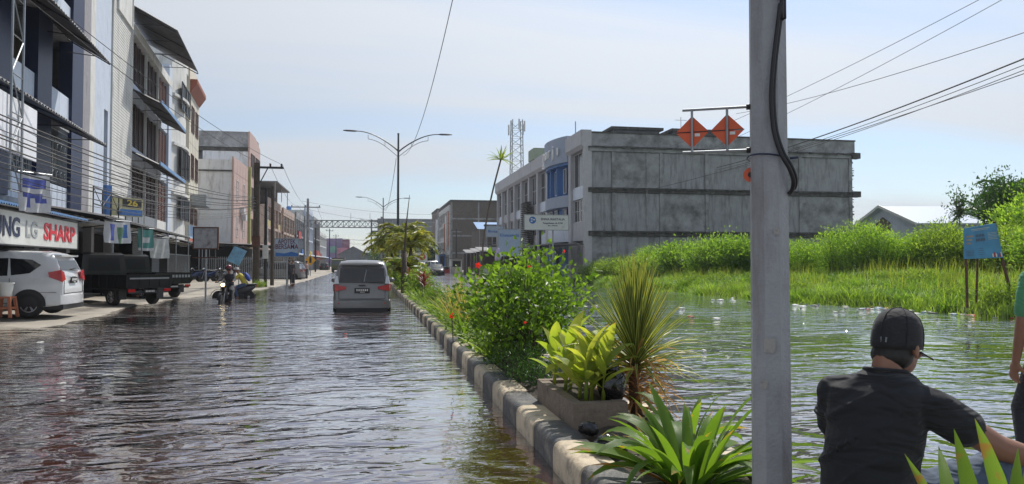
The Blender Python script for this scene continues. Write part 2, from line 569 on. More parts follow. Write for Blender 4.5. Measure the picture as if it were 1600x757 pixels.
def apron_z(x, y):
    """left forecourt: concrete falling gently into the flood, with a broken lip on its near side"""
    e = lerp_table(EDGE, y) + 0.35 * math.sin(y * 1.3) * noise.noise(Vector((0, y * 0.7, 3)))
    dx_ = e - x
    yn = 17.6 + max(0, (-7.0 - x)) * 0.10 + 0.35 * noise.noise(Vector((x * 0.8, 0, 1)))
    dy_ = y - yn
    z1 = -0.12 + 0.15 * sstep(-0.3, 0.5, dx_) + 0.09 * sstep(0.3, 4.0, dx_)
    z2 = -0.3 + 0.44 * sstep(-0.06, 0.10, dy_)
    z = min(z1, z2)
    return z + 0.025 * noise.noise(Vector((x * 0.9, y * 0.5, 0))) + 0.012 * noise.noise(Vector((x * 3, y * 3, 5)))


m_apron = mat('worn_concrete_forecourt', (0.30, 0.27, 0.225), rough=0.75, var=0.25, scale=0.8, bump=0.4, bscale=18,
              dirt=(0.11, 0.085, 0.062), damt=0.35, dscale=0.5)
ys = list(np.concatenate([np.arange(14, 50, 0.22), np.arange(50, 120, 1.0), np.arange(120, 420, 10)]))
xs = list(np.concatenate([np.arange(-3.5, -14, -0.25), np.arange(-14, -70, -2.5)]))
V = [(x, y, apron_z(x, y)) for y in ys for x in xs]
nx = len(xs)
Fc = [(j * nx + i, j * nx + i + 1, (j + 1) * nx + i + 1, (j + 1) * nx + i) for j in range(len(ys) - 1) for i in range(nx - 1)]
me = bpy.data.meshes.new('forecourt'); me.from_pydata(V, [], Fc); me.materials.append(m_apron)
me.polygons.foreach_set('use_smooth', [True] * len(me.polygons))
if me.polygons[0].normal.z < 0: me.flip_normals()
link('pavement', me, kind='structure')


# ---- grassy bank on the right
BANK = [(-20, 19.0), (8, 18.0), (17, 16.3), (24.5, 15.3), (30, 14.8), (48, 15.4), (56, 17.0), (62, 21.0), (110, 24)]


def bank_z(x, y):
    e = lerp_table(BANK, y) + 0.5 * noise.noise(Vector((0, y * 0.4, 9)))
    d = x - e
    z = -0.25 + 0.42 * sstep(-0.3, 0.5, d) + 0.75 * sstep(0.5, 9, d)
    return z + 0.12 * noise.noise(Vector((x * 0.5, y * 0.5, 2)))


m_soil = mat('bank_soil_and_moss', (0.06, 0.085, 0.025), rough=0.95, var=0.5, scale=1.5, bump=0.6, bscale=9, dirt=(0.05, 0.04, 0.025), damt=0.4, dscale=2)
ys = list(np.concatenate([np.arange(-20, 80, 0.6), np.arange(80, 300, 12)]))
xs = list(np.concatenate([np.arange(13, 30, 0.35), np.arange(30, 60, 1.5), np.arange(60, 400, 20)]))
nx = len(xs)
V = [(x, y, bank_z(x, y)) for y in ys for x in xs]
Fc = [(j * nx + i, j * nx + i + 1, (j + 1) * nx + i + 1, (j + 1) * nx + i) for j in range(len(ys) - 1) for i in range(nx - 1)]
me = bpy.data.meshes.new('bank'); me.from_pydata(V, [], Fc); me.materials.append(m_soil)
me.polygons.foreach_set('use_smooth', [True] * len(me.polygons))
link('grass_bank', me, kind='structure')
# paved strip before the shops beyond the bank
b = MB()
b.poly([(13.2, 60, 0.08), (60, 60, 0.08), (60, 400, 0.08), (12.2, 400, 0.08)])
b.build('pavement', m_apron, kind='structure')

# ---- grass on the bank
def blades(n, sampler, hfun, wid, name, mats, lean=0.35, seg=2):
    """n curved blades, one strip each"""
    P = sampler(n)
    n = len(P)
    az = rng.uniform(0, 2 * PI, n)
    h = hfun(P, n)
    ln = rng.uniform(0.1, 1.0, n) * lean
    w = wid * rng.uniform(0.6, 1.3, n)
    dirx, diry = np.cos(az), np.sin(az)
    px_, py_ = -np.sin(az + rng.uniform(-0.6, 0.6, n)), np.cos(az)
    verts = []
    for k in range(seg + 1):
        t = k / seg
        cx = P[:, 0] + dirx * h * ln * t * t
        cy = P[:, 1] + diry * h * ln * t * t
        cz = P[:, 2] + h * (t - 0.25 * ln * t * t)
        ww = w * (1 - 0.85 * t)
        verts.append(np.stack([cx - px_ * ww / 2, cy - py_ * ww / 2, cz], 1))
        verts.append(np.stack([cx + px_ * ww / 2, cy + py_ * ww / 2, cz], 1))
    V_ = np.stack(verts, 1).reshape(-1, 3)
    base = np.arange(n) * (2 * (seg + 1))
    F_ = []
    for k in range(seg):
        F_.append(np.stack([base + 2 * k, base + 2 * k + 1, base + 2 * k + 3, base + 2 * k + 2], 1))
    F_ = np.concatenate(F_)
    return npmesh(name, V_, F_, mats)


m_grass = leafmat('bank_grass', (0.075, 0.14, 0.022), (0.26, 0.37, 0.075), trans=0.4, rough=0.5, scale=0.35)
m_reed = leafmat('tall_yellowing_grass', (0.12, 0.19, 0.03), (0.33, 0.36, 0.10), trans=0.4, rough=0.55, scale=0.3)


def bank_sampler(d0, d1, y0, y1, zoff=-0.03):
    def f(n):
        y = rng.uniform(y0, y1, n)
        d = d0 + (d1 - d0) * rng.uniform(0, 1, n) ** 1.2
        e = np.array([lerp_table(BANK, q) for q in y])
        x = e + d
        z = np.array([bank_z(a, c) for a, c in zip(x, y)]) + zoff
        return np.stack([x, y, z], 1)
    return f


def patchy(f, freq, thr, seed):
    def h(n):
        P = f(n * 3)
        k = np.array([noise.noise(Vector((p[0] * freq, p[1] * freq, seed))) for p in P])
        return P[k > thr][:n]
    return h


def hgt(lo, hi):
    return lambda P, n: rng.uniform(lo, hi, n) * (0.7 + 0.6 * np.array([noise.noise(Vector((p[0] * 0.5, p[1] * 0.5, 4))) * 0.5 + 0.5 for p in P]))


g1 = blades(60000, bank_sampler(-0.15, 7.5, 9, 57), hgt(0.16, 0.42), 0.034, 'grass', [m_grass], lean=0.9)
link('bank_grass', g1, kind='stuff')
m_grass2 = leafmat('pale_young_grass', (0.10, 0.19, 0.03), (0.27, 0.40, 0.08), trans=0.45, rough=0.5, scale=0.5)
m_weed = leafmat('dark_bank_weed', (0.045, 0.11, 0.018), (0.14, 0.25, 0.04), trans=0.45, rough=0.5, scale=0.5)
g3 = blades(26000, patchy(bank_sampler(-0.1, 7.5, 9, 57), 0.9, 0.05, 21), hgt(0.2, 0.6), 0.03, 'grass', [m_grass2], lean=1.2)
link('bank_grass', g3, kind='stuff')
g4 = blades(30000, patchy(bank_sampler(-0.2, 8, 9, 57), 0.6, 0.12, 33), hgt(0.2, 0.55), 0.06, 'weed', [m_weed], lean=1.6)
link('bank_weeds', g4, kind='stuff')
g2 = blades(4500, patchy(bank_sampler(2.4, 9.5, 8, 48), 0.35, 0.02, 5), hgt(0.45, 1.05), 0.022, 'tall_grass', [m_reed], lean=0.5, seg=3)
link('tall_grass', g2, kind='stuff')
# ================================================================== BUILDINGS
DIRT = (0.045, 0.043, 0.04)
m_white = mat('off_white_render', (0.62, 0.62, 0.60), rough=0.8, var=0.06, scale=2, dirt=(0.28, 0.27, 0.25), damt=0.34, streak=True, dscale=1.3, bump=0.15)
m_bluewhite = mat('pale_blue_render', (0.50, 0.56, 0.66), rough=0.8, var=0.06, scale=2, dirt=(0.25, 0.29, 0.34), damt=0.2, streak=True, bump=0.15)
m_panelw = mat('pale_blue_metal_panel', (0.56, 0.62, 0.72), rough=0.35, var=0.05, scale=2, dirt=(0.28, 0.30, 0.33), damt=0.15, streak=True)
m_navy = mat('navy_painted_column', (0.012, 0.022, 0.065), rough=0.5, var=0.15)
m_greycol = mat('grey_pilaster', (0.27, 0.26, 0.28), rough=0.7, var=0.1, dirt=DIRT, damt=0.15, streak=True)
m_darkwall = mat('dark_olive_wall', (0.105, 0.10, 0.085), rough=0.85, var=0.15, dirt=DIRT, damt=0.2)  # even dark olive colour with near-black dirt patches
m_conc = mat('stained_grey_concrete', (0.33, 0.34, 0.355), rough=0.9, var=0.25, scale=1.1, dirt=(0.11, 0.11, 0.11), damt=0.62, dscale=0.6, bump=0.5, bscale=14)
m_flank = mat('rain_streaked_render', (0.32, 0.33, 0.35), rough=0.9, var=0.16, scale=0.9, dirt=(0.15, 0.15, 0.155), damt=0.5, dscale=1.5, streak=True, bump=0.5, bscale=14)
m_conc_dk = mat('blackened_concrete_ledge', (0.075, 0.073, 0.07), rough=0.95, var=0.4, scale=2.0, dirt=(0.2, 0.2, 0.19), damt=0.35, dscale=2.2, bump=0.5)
m_pinkwall = mat('pink_tile_wall', (0.50, 0.35, 0.31), rough=0.6, var=0.08, dirt=(0.3, 0.2, 0.18), damt=0.2, streak=True)
m_sidewall = mat('stained_pale_side_wall', (0.70, 0.72, 0.76), rough=0.9, var=0.1, scale=1, dirt=(0.25, 0.2, 0.19), damt=0.35, streak=True, dscale=0.8, bump=0.3)
m_cream = mat('cream_render', (0.62, 0.58, 0.48), rough=0.8, var=0.06, dirt=(0.33, 0.3, 0.25), damt=0.2, streak=True)
m_shutter = mat('red_brown_louvre', (0.125, 0.052, 0.037), rough=0.55, var=0.3, scale=3)
m_shutter2 = mat('dark_brown_louvre', (0.05, 0.025, 0.02), rough=0.55, var=0.3, scale=3)
m_glass = glassmat('dark_window_glass')
m_glass2 = glassmat('grey_window_glass', (0.07, 0.085, 0.10), 0.12)
m_alu = mat('white_window_frame', (0.6, 0.6, 0.6), rough=0.5)
m_dkframe = mat('dark_window_frame', (0.06, 0.06, 0.065), rough=0.5)
m_steel = mat('galvanised_steel', (0.30, 0.32, 0.34), rough=0.4, metal=0.6, var=0.15, scale=8)
m_blacksteel = mat('black_steel', (0.02, 0.02, 0.022), rough=0.5, var=0.2)
m_zinc = mat('weathered_zinc_sheet', (0.15, 0.15, 0.155), rough=0.55, metal=0.2, var=0.25, scale=2, dirt=(0.10, 0.06, 0.045), damt=0.35)
m_bluezinc = mat('blue_corrugated_sheet', (0.12, 0.25, 0.47), rough=0.45, var=0.12, dirt=(0.12, 0.14, 0.18), damt=0.15)
m_dark = mat('unlit_inside_painted_dark', (0.016, 0.015, 0.015), rough=0.9, var=0.4)  # near-black colour paints the shade inside open shops, slot window and hatches
m_blue = mat('blue_painted_render', (0.065, 0.17, 0.40), rough=0.6, var=0.1, dirt=(0.05, 0.1, 0.2), damt=0.2, streak=True)
m_brick = mat('bare_brickwork', (0.13, 0.105, 0.09), rough=0.95, var=0.3, scale=3, dirt=(0.085, 0.08, 0.075), damt=0.5, dscale=0.6, bump=0.6)
m_greyblock = mat('grey_block_wall', (0.15, 0.165, 0.185), rough=0.95, var=0.15, scale=1.5, dirt=(0.09, 0.09, 0.09), damt=0.35, dscale=0.5)
m_rollgrey = mat('grey_roller_shutter', (0.26, 0.27, 0.28), rough=0.5, metal=0.3, var=0.12, dirt=(0.1, 0.09, 0.08), damt=0.2)
m_orange = mat('orange_panel', (0.55, 0.12, 0.03), rough=0.5)
m_red = mat('faded_red_paint', (0.42, 0.04, 0.035), rough=0.5, var=0.2)
m_yellow = mat('yellow_paint', (0.55, 0.42, 0.06), rough=0.5)
m_signwhite = mat('white_sign_face', (0.62, 0.63, 0.60), rough=0.45, var=0.05, dirt=(0.42, 0.42, 0.38), damt=0.2)
m_signblue = mat('blue_sign_face', (0.05, 0.16, 0.42), rough=0.4, var=0.15)
m_tarp = mat('white_printed_cloth', (0.6, 0.61, 0.62), rough=0.7, var=0.1)
m_rust = mat('rusted_steel', (0.10, 0.045, 0.03), rough=0.8, var=0.4, scale=8)

_wc = {}


def window_meshes(w, h, mull, trans, fm, pm, depth=0.08):
    key = (round(w, 2), round(h, 2), mull, trans, fm.name, pm.name)
    if key in _wc: return _wc[key]
    f = MB(); t = 0.06
    f.box(-depth, 0.0, 0, w, 0, t); f.box(-depth, 0.0, 0, w, h - t, h)
    f.box(-depth, 0.0, 0, t, t, h - t); f.box(-depth, 0.0, w - t, w, t, h - t)
    for k in range(1, mull + 1):
        y = w * k / (mull + 1); f.box(-depth, -0.004, y - 0.025, y + 0.025, t, h - t)
    for k in range(1, trans + 1):
        z = h * k / (trans + 1); f.box(-depth, -0.008, t, w - t, z - 0.022, z + 0.022)
    p = MB(); p.box(-depth + 0.01, -depth + 0.03, t * .5, w - t * .5, t * .5, h - t * .5)
    _wc[key] = (f.mesh('window', fm), p.mesh('pane', pm))
    return _wc[key]


def add_window(parent, n, u, z, w, h, mull=1, trans=0, fm=None, pm=None, side=1):
    """window whose outer frame face lies at n, spanning u..u+w and z..z+h"""
    fme, pme = window_meshes(w, h, mull, trans, fm or m_alu, pm or m_glass)
    o = inst('window', fme, parent, (n * side, u, z))
    if side < 0: o.scale = (-1, 1, 1)
    inst('pane', pme, o)
    return o


def nb(b, side, n0, n1, u0, u1, z0, z1):
    b.box(side * n0, side * n1, u0, u1, z0, z1)


def corrugated(b, side, u0, u1, n0, z0, n1, z1, pitch=0.22, amp=0.03, th=0.012):
    """sheet falling from (n0, z0) at the wall to (n1, z1) at the eave, with ridges running down the slope"""
    k = max(4, int((u1 - u0) / (pitch / 2)))
    up, dn = [], []
    for i in range(k + 1):
        u = u0 + (u1 - u0) * i / k
        a = amp * (1 if i % 2 else -1)
        up.append((u, a))
    i0 = len(b.v)
    for u, a in up:
        b.v += [(side * n0, u, z0 + a), (side * n1, u, z1 + a), (side * n1, u, z1 + a - th), (side * n0, u, z0 + a - th)]
    for i in range(k):
        p = i0 + 4 * i; q = p + 4
        b.face((p, p + 1, q + 1, q)); b.face((p + 3, q + 3, q + 2, p + 2)); b.face((p + 1, p + 2, q + 2, q + 1))


def slats(b, side, n, u0, u1, z0, z1, pitch=0.13, th=0.03):
    k = int((z1 - z0) / pitch)
    for i in range(k):
        z = z0 + (z1 - z0) * i / k
        b.poly([(side * (n), u0, z), (side * n, u1, z), (side * (n - 0.05), u1, z + pitch * 0.95), (side * (n - 0.05), u0, z + pitch * 0.95)])
        b.poly([(side * (n - 0.05), u0, z), (side * (n - 0.05), u1, z), (side * n, u1, z), (side * n, u0, z)])


def canopy(parent, side, u0, u1, n0, z0, n1, z1, m, name='canopy', brackets=True, pitch=0.25):
    b = MB(); corrugated(b, side, u0, u1, n0, z0, n1, z1, pitch)
    c = b.build(name, m, parent)
    if brackets:
        f = MB()
        k = max(1, int((u1 - u0) / 2.6))
        for i in range(k + 1):
            u = u0 + 0.05 + (u1 - u0 - 0.1) * i / k
            f.tube([(side * n0, u, z0 - 0.07), (side * n1, u, z1 - 0.07)], 0.022, 4)
            f.tube([(side * n0, u, z0 - 0.55), (side * (n0 * .35 + n1 * .65), u, (z0 * .35 + z1 * .65) - 0.08)], 0.018, 4)
        f.tube([(side * n1, u0, z1 - 0.06), (side * n1, u1, z1 - 0.06)], 0.02, 4)
        f.build('bracket', m_blacksteel, c)
    return c


LA = R(5.8)
LP = Vector((-12.7, 43.1, 0))


# ---------------------------------------------------------------- left 1: shop with the long brand sign
def building_left_1():
    B = thing('shop_building', 'pale blue and white shophouse with navy columns, barred windows and brand sign over its shop', 'building', LP, LA)
    U0 = -34.0
    # recessed body
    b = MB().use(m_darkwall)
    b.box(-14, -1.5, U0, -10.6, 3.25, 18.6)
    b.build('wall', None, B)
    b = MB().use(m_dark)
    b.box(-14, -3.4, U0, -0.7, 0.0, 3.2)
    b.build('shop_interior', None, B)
    b = MB().use(m_conc)
    for z in (3.2, 6.42, 9.95, 13.5, 17.0):
        b.box(-1.5, 0.05, U0, -10.6, z, z + 0.26)
    b.build('floor_slab', None, B)
    # bays repeat every 4.0 m; navy columns
    cols = [-12.2 - 4.0 * k for k in range(6)]
    cm = MB().box(-0.35, 0.12, 0, 1.5, 3.46, 18.6).mesh('column', m_navy)
    for u in cols:
        inst('column', cm, B, (0, u, 0))
    # ground floor posts
    pm_ = MB().box(-0.3, 0.06, 0, 0.5, 0, 3.2).mesh('post', m_greycol)
    for u in [-0.9, -4.9, -8.9, -12.9, -16.9, -21, -25]:
        inst('post', pm_, B, (-0.9, u, 0))
    pan1 = {}
    for k in range(6):
        u1 = -12.2 - 4.0 * k if k else -12.2
        a, c = u1 - 2.5, u1
        # first floor: solid panel then tall barred window
        q = MB().box(-0.05, 0.0, a, c, 3.46, 4.28)
        for j in range(1, 4): q.box(-0.02, 0.012, a + j * 2.5 / 4 - 0.01, a + j * 2.5 / 4 + 0.01, 3.46, 4.28)
        q.build('wall_panel', m_panelw, B)
        w = add_window(B, -0.5, a, 4.3, 2.5, 2.05, 3, 1, m_dkframe, m_glass)
        g = MB()
        for j in range(17):
            y = a + 0.05 + j * 2.4 / 16
            g.tube([(-0.02, y, 4.32), (-0.02, y, 6.4)], 0.012, 4, cap=False)
        for z in (4.4, 4.9, 5.4, 5.9, 6.3):
            g.tube([(-0.02, a, z), (-0.02, c, z)], 0.013, 4, cap=False)
        for j in range(5):
            for z in (4.65, 5.65):
                y = a + 0.3 + j * 0.48
                g.tube([(0.0, y + 0.12 * math.cos(t), z + 0.16 * math.sin(t)) for t in np.linspace(0, 2 * PI, 9)], 0.01, 3, cap=False)
        g.build('window_grille', m_steel, B)
        # pale curtain strips / laundry inside the grille
        cu = MB()
        for j in range(6):
            y = a + 0.15 + j * 0.4 + random.uniform(-0.05, 0.1)
            cu.box(-0.36, -0.33, y, y + random.uniform(0.08, 0.22), 5.0 + random.uniform(-0.5, 0.2), 6.2)
        cu.build('curtain', mat('grey_curtain', (0.2, 0.19, 0.17), rough=0.9, var=0.3), B)
        for z0 in (6.70, 10.22, 13.76):
            for s_ in range(2):
                d = MB().box(-0.03, 0.02, a + 0.01 + s_ * 1.25, a + 1.24 + s_ * 1.25, z0, z0 + 1.05)
                d.build('balcony_panel', m_panelw if (k + s_) % 2 else m_bluewhite, B)
            add_window(B, -1.42, a + 0.5, z0 + 0.6, 1.4, 1.6, 1, 0, m_dkframe, m_glass)
    # canopies
    canopy(B, 1, U0, -12.6, 0.05, 10.0, 1.5, 9.15, m_zinc)
    canopy(B, 1, U0, -13.4, 0.05, 6.55, 1.6, 5.85, m_zinc)
    canopy(B, 1, U0, -12.6, 0.05, 13.7, 1.6, 12.9, m_zinc)
    # pilaster and stair tower
    b = MB().use(m_greycol); b.box(-1.5, 0.10, -10.58, -9.5, 3.3, 19); b.build('pilaster', None, B)
    b = MB().use(m_white)
    b.box(-10, 0.05, -9.48, -8.5, 3.3, 19.4); b.build('tower_pier', None, B)
    b = MB().use(m_bluewhite)
    b.box(-10, 0.0, -8.49, -6.62, 3.3, 19.2); b.box(-10, 0.0, -5.9, -5.42, 3.3, 19.2)
    b.box(-10, 0.0, -6.615, -5.905, 8.5, 19.2)
    b.build('tower_wall', None, B)
    b = MB().use(m_dark); b.box(-0.5, -0.32, -6.615, -5.905, 3.3, 8.5); b.build('slot_window', None, B)
    b = MB().use(m_white)
    b.box(-10, 0.05, -5.4, -0.75, 3.3, 19.6)
    b.build('tower_front', None, B)
    b = MB()
    for k in range(110):
        z = 3.4 + k * 0.145
        b.box(0.052, 0.072, -5.38, -0.77, z, z + 0.11)
    b.build('siding', m_white, B)
    b = MB().use(m_white); fr = 0.09
    b.box(0.075, 0.17, -4.7, -1.3, 13.75, 13.75 + fr); b.box(0.075, 0.17, -4.7, -1.3, 17.2, 17.2 + fr)
    b.box(0.075, 0.17, -4.7, -4.7 + fr, 13.75 + fr, 17.2); b.box(0.075, 0.17, -1.3 - fr, -1.3, 13.75 + fr, 17.2)
    b.box(0.075, 0.12, -4.6, -1.4, 13.85, 17.18)
    b.build('plaque', None, B)
    # ground floor sign and blue canopy
    s = MB().use(m_signwhite); s.box(1.45, 1.58, -30, -17.05, 1.90, 2.73)
    sg = s.build('shop_sign', None, B)
    fr = MB()
    for z in (1.885, 2.745): fr.box(1.43, 1.60, -30, -17.02, z - 0.02, z + 0.01)
    fr.box(1.43, 1.60, -17.045, -17.01, 1.90, 2.73)
    fr.build('sign_frame', m_dkframe, sg)
    T = Matrix(((0, 0, 1), (1, 0, 0), (0, 1, 0)))   # text x -> u, text y -> z, depth -> n
    def put(body, u, z, size, width, m, bold=0.0):
        me = text_mesh(body, size, 0.012, m, width, bold=bold)
        o = inst('lettering', me, sg, (1.592, u, z)); o.rotation_euler = (R(90), 0, R(90))
        return o
    m_ltr_red = mat('red_letters', (0.62, 0.03, 0.05), rough=0.4)
    m_ltr_nv = mat('navy_letters', (0.03, 0.04, 0.09), rough=0.4)
    m_ltr_gr = mat('grey_letters', (0.36, 0.38, 0.39), rough=0.4)
    put('SHARP', -18.95, 2.30, 0.66, 3.1, m_ltr_red, 0.018)
    put('LG', -21.5, 2.31, 0.60, 0.9, m_ltr_gr, 0.01)
    put('SAMSUNG', -24.25, 2.31, 0.68, 3.7, m_ltr_nv, 0.014)
    canopy(B, 1, -30.5, -16.4, 0.0, 3.28, 1.75, 2.86, m_bluezinc, pitch=0.16)
    canopy(B, 1, -16.2, -1.0, 0.0, 3.42, 2.2, 3.05, m_zinc, pitch=0.2)
    # ridge fascia between canopy and first floor
    b = MB().use(m_bluewhite); b.box(-0.4, -0.02, -34, -0.8, 3.2, 3.45); b.build('fascia', None, B)
    # props under the grey canopy
    for u in (-14.6, -9.2, -2.2):
        MB().tube([(2.1, u, 0.1), (2.1, u, 3.0)], 0.035, 6).build('post', m_steel, B)
    # black railing truss on the canopy roof
    r = MB()
    for z in (3.62, 4.25): r.box(1.2, 1.24, -13.6, -5.2, z, z + 0.035)
    for k in range(7):
        u = -13.6 + k * 1.4
        r.box(1.2, 1.24, u, u + 0.035, 3.2, 4.25)
        if k < 6: r.tube([(1.22, u, 3.63), (1.22, u + 1.4, 4.25)] if k % 2 else [(1.22, u, 4.25), (1.22, u + 1.4, 3.63)], 0.014, 4)
    r.build('railing', m_blacksteel, B)
    return B


B1 = building_left_1()


def lp(n, u, z=0):
    """left-row frame -> world"""
    return LP + Vector((math.cos(LA) * n - math.sin(LA) * u, math.sin(LA) * n + math.cos(LA) * u, z))


# ---------------------------------------------------------------- left 2: red-brown louvres
def building_left_2():
    B = thing('shophouse', 'shophouse with red brown louvres and blue edged canopies between white tower and cream building', 'building', LP, LA)
    b = MB().use(m_bluewhite)
    b.box(-12, -0.6, -0.7, 11.6, 3.2, 15.3); b.build('wall', None, B)
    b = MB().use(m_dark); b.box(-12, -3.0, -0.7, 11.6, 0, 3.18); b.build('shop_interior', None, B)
    edges = [-0.6, 3.3, 7.3, 11.2]
    for zi, (z0, z1) in enumerate([(4.25, 6.75), (7.75, 10.2), (11.2, 13.6)]):
        for k in range(3):
            a, c = edges[k] + 0.12, edges[k + 1] - 0.12
            mm = m_shutter if k == 2 else m_shutter2
            npan = 3
            for j in range(npan):
                p0 = a + (c - a) * j / npan + 0.03; p1 = a + (c - a) * (j + 1) / npan - 0.03
                s = MB(); slats(s, 1, -0.10, p0 + 0.05, p1 - 0.05, z0 + 0.05, z1 - 0.05, 0.12)
                f = s.build('louvre', mm, B)
                g = MB(); g.box(-0.2, -0.16, p0, p1, z0, z1)
                g.box(-0.16, -0.08, p0, p0 + 0.05, z0, z1); g.box(-0.16, -0.08, p1 - 0.05, p1, z0, z1)
                g.build('louvre_frame', mm, B)
        # blue sill band
        q = MB().use(m_bluewhite if zi else m_white); q.box(-0.6, -0.02, -0.58, 11.4, z0 - 0.85, z0 - 0.02); q.build('sill_band', None, B)
    cm = MB().box(-0.6, 0.04, -0.06, 0.06, 3.3, 13.8).mesh('column', m_white)
    for u in edges[1:3]: inst('column', cm, B, (0, u, 0))
    b = MB().use(m_bluewhite); b.box(-0.6, 0.08, 11.2, 12.5, 3.2, 15.2); b.build('pier', None, B)
    b = MB().use(m_white); b.box(-0.9, 0.1, -0.5, 12.4, 13.75, 14.3); b.build('beam', None, B)
    b = MB()
    corrugated(b, 1, -0.7, 8.6, -0.8, 15.75, 2.2, 14.15, 0.3)
    c = b.build('roof_canopy', m_zinc, B)
    f = MB()
    for u in (-0.6, 2.4, 5.4, 8.5):
        f.tube([(0, u, 15.1), (2.2, u, 14.0)], 0.03, 4); f.tube([(0, u, 14.3), (1.5, u, 14.35)], 0.022, 4)
    f.tube([(2.2, -0.6, 14.05), (2.2, 8.6, 14.05)], 0.03, 4)
    f.build('bracket', m_blacksteel, c)
    for zc_, ue in ((10.1, 8.9), (6.75, 9.0)):
        cc = canopy(B, 1, -0.7, ue, 0.0, zc_ + 0.7, 1.45, zc_, m_zinc)
        MB().box(1.43, 1.47, -0.7, ue, zc_ - 0.03, zc_ + 0.16).build('blue_edge', m_bluezinc, cc)
    canopy(B, 1, -0.9, 7.4, -0.1, 3.5, 2.0, 3.1, m_zinc, pitch=0.2)
    canopy(B, 1, 7.6, 13.5, -0.1, 3.3, 1.9, 2.85, m_zinc, pitch=0.2)
    for u in (2.0, 7.3, 13.0):
        MB().tube([(1.9, u, 0.1), (1.9, u, 3.05)], 0.035, 6).build('post', m_steel, B)
    for k in range(4):
        r = MB().use(m_rollgrey)
        a = -0.2 + k * 3.1
        if k in (1, 3):
            slats(r, 1, -0.5, a, a + 2.8, 0.15, 3.0, 0.1); r.build('roller_shutter', None, B)
    g = MB()
    for j in range(40):
        u = 3.2 + j * 0.24
        g.box(1.35, 1.37, u, u + 0.025, 0.15, 2.0)
    g.box(1.33, 1.39, 3.2, 12.8, 1.95, 2.0); g.box(1.33, 1.39, 3.2, 12.8, 0.3, 0.35)
    g.build('gate', m_steel, B)
    return B


B2 = building_left_2()


def building_left_3():
    B = thing('shophouse', 'tall cream and white building with brown windows and red brown cornice left of the street', 'building', LP, LA)
    b = MB().use(m_white)
    # rounded white section
    pts = [(-12, 12.5)]
    for k in range(9):
        t = k / 8; u = 12.5 + 6.6 * t
        pts.append((0.05 + 0.45 * math.sin(PI * t), u))
    pts += [(-12, 19.1)]
    b.prism(pts, 'z', 3.0, 16.2); b.build('rounded_wall', None, B, smooth=35)
    b = MB().use(m_white)
    for z in (6.9, 10.4, 13.9):
        q = [(-1, 12.6)] + [(0.25 + 0.5 * math.sin(PI * k / 8), 12.6 + 6.4 * k / 8) for k in range(9)] + [(-1, 19.0)]
        b.prism(q, 'z', z - 0.55, z - 0.35)
    b.build('ledge', None, B)
    for z, h in ((4.6, 1.7), (7.7, 2.1), (12.6, 2.0)):
        add_window(B, 0.62, 13.6, z, 2.0, h, 1, 0, m_dkframe, m_glass2 if z < 5 else m_glass)
        add_window(B, 0.62, 16.0, z, 2.0, h, 1, 0, m_dkframe, m_glass2 if z < 5 else m_glass)
    b = MB().use(m_white); b.box(-12, 0.3, 12.52, 18.9, 16.25, 17.2); b.build('parapet', None, B)
    b = MB().use(m_cream); b.box(-12, 0.4, 19.12, 25.2, 3.0, 17.3); b.build('wall', None, B)
    for z, h in ((4.6, 1.4), (8.3, 2.0), (12.1, 2.1)):
        for u in (20.2, 22.8):
            w = add_window(B, 0.46, u, z, 1.7, h, 1, 1, m_shutter, m_shutter2)
    b = MB().use(mat('red_brown_cornice', (0.28, 0.085, 0.05), rough=0.7)); b.prism([(0.42, 15.0), (1.0, 15.75), (1.0, 16.0), (0.42, 16.0)], 'y', 19.12, 25.3) if False else None
    q = [(0.42, 15.0), (0.95, 15.8), (0.95, 16.1), (0.42, 16.1)]
    b.loft([[(p[0], 19.15, p[1]) for p in q], [(p[0], 25.3, p[1]) for p in q]]); b.build('cornice', None, B)
    # panel joints on the cream wall
    b = MB()
    for k in range(1, 6): b.box(0.402, 0.412, 19.12 + k, 19.14 + k, 3.0, 15.0)
    for k in range(1, 9): b.box(0.402, 0.411, 19.12, 25.2, 3 + k * 1.35, 3.02 + k * 1.35)
    b.build('panel_joint', m_greycol, B)
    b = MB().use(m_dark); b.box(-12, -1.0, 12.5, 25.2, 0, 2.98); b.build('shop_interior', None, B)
    canopy(B, 1, 14.5, 25.2, 0.1, 3.2, 2.1, 2.7, m_zinc, pitch=0.3)
    for u in (15, 20, 25): MB().tube([(1.9, u, 0.1), (1.9, u, 2.8)], 0.04, 6).build('post', m_steel, B)
    # awning on the side, small duct box
    b = MB().use(m_steel); b.box(0.42, 1.6, 20.2, 23.5, 6.1, 7.0); b.build('duct_box', None, B)
    b = MB().use(mat('small_red_band', (0.45, 0.12, 0.07), rough=0.6)); b.box(0.42, 0.47, 19.3, 25.0, 3.05, 3.45); b.build('sign_band', None, B)
    b = MB().use(mat('blue_white_print', (0.35, 0.5, 0.68), rough=0.6, var=0.35, scale=1.2)); b.box(0.42, 0.46, 19.3, 25.0, 3.46, 4.5); b.build('printed_panel', None, B)
    return B


B3 = building_left_3()


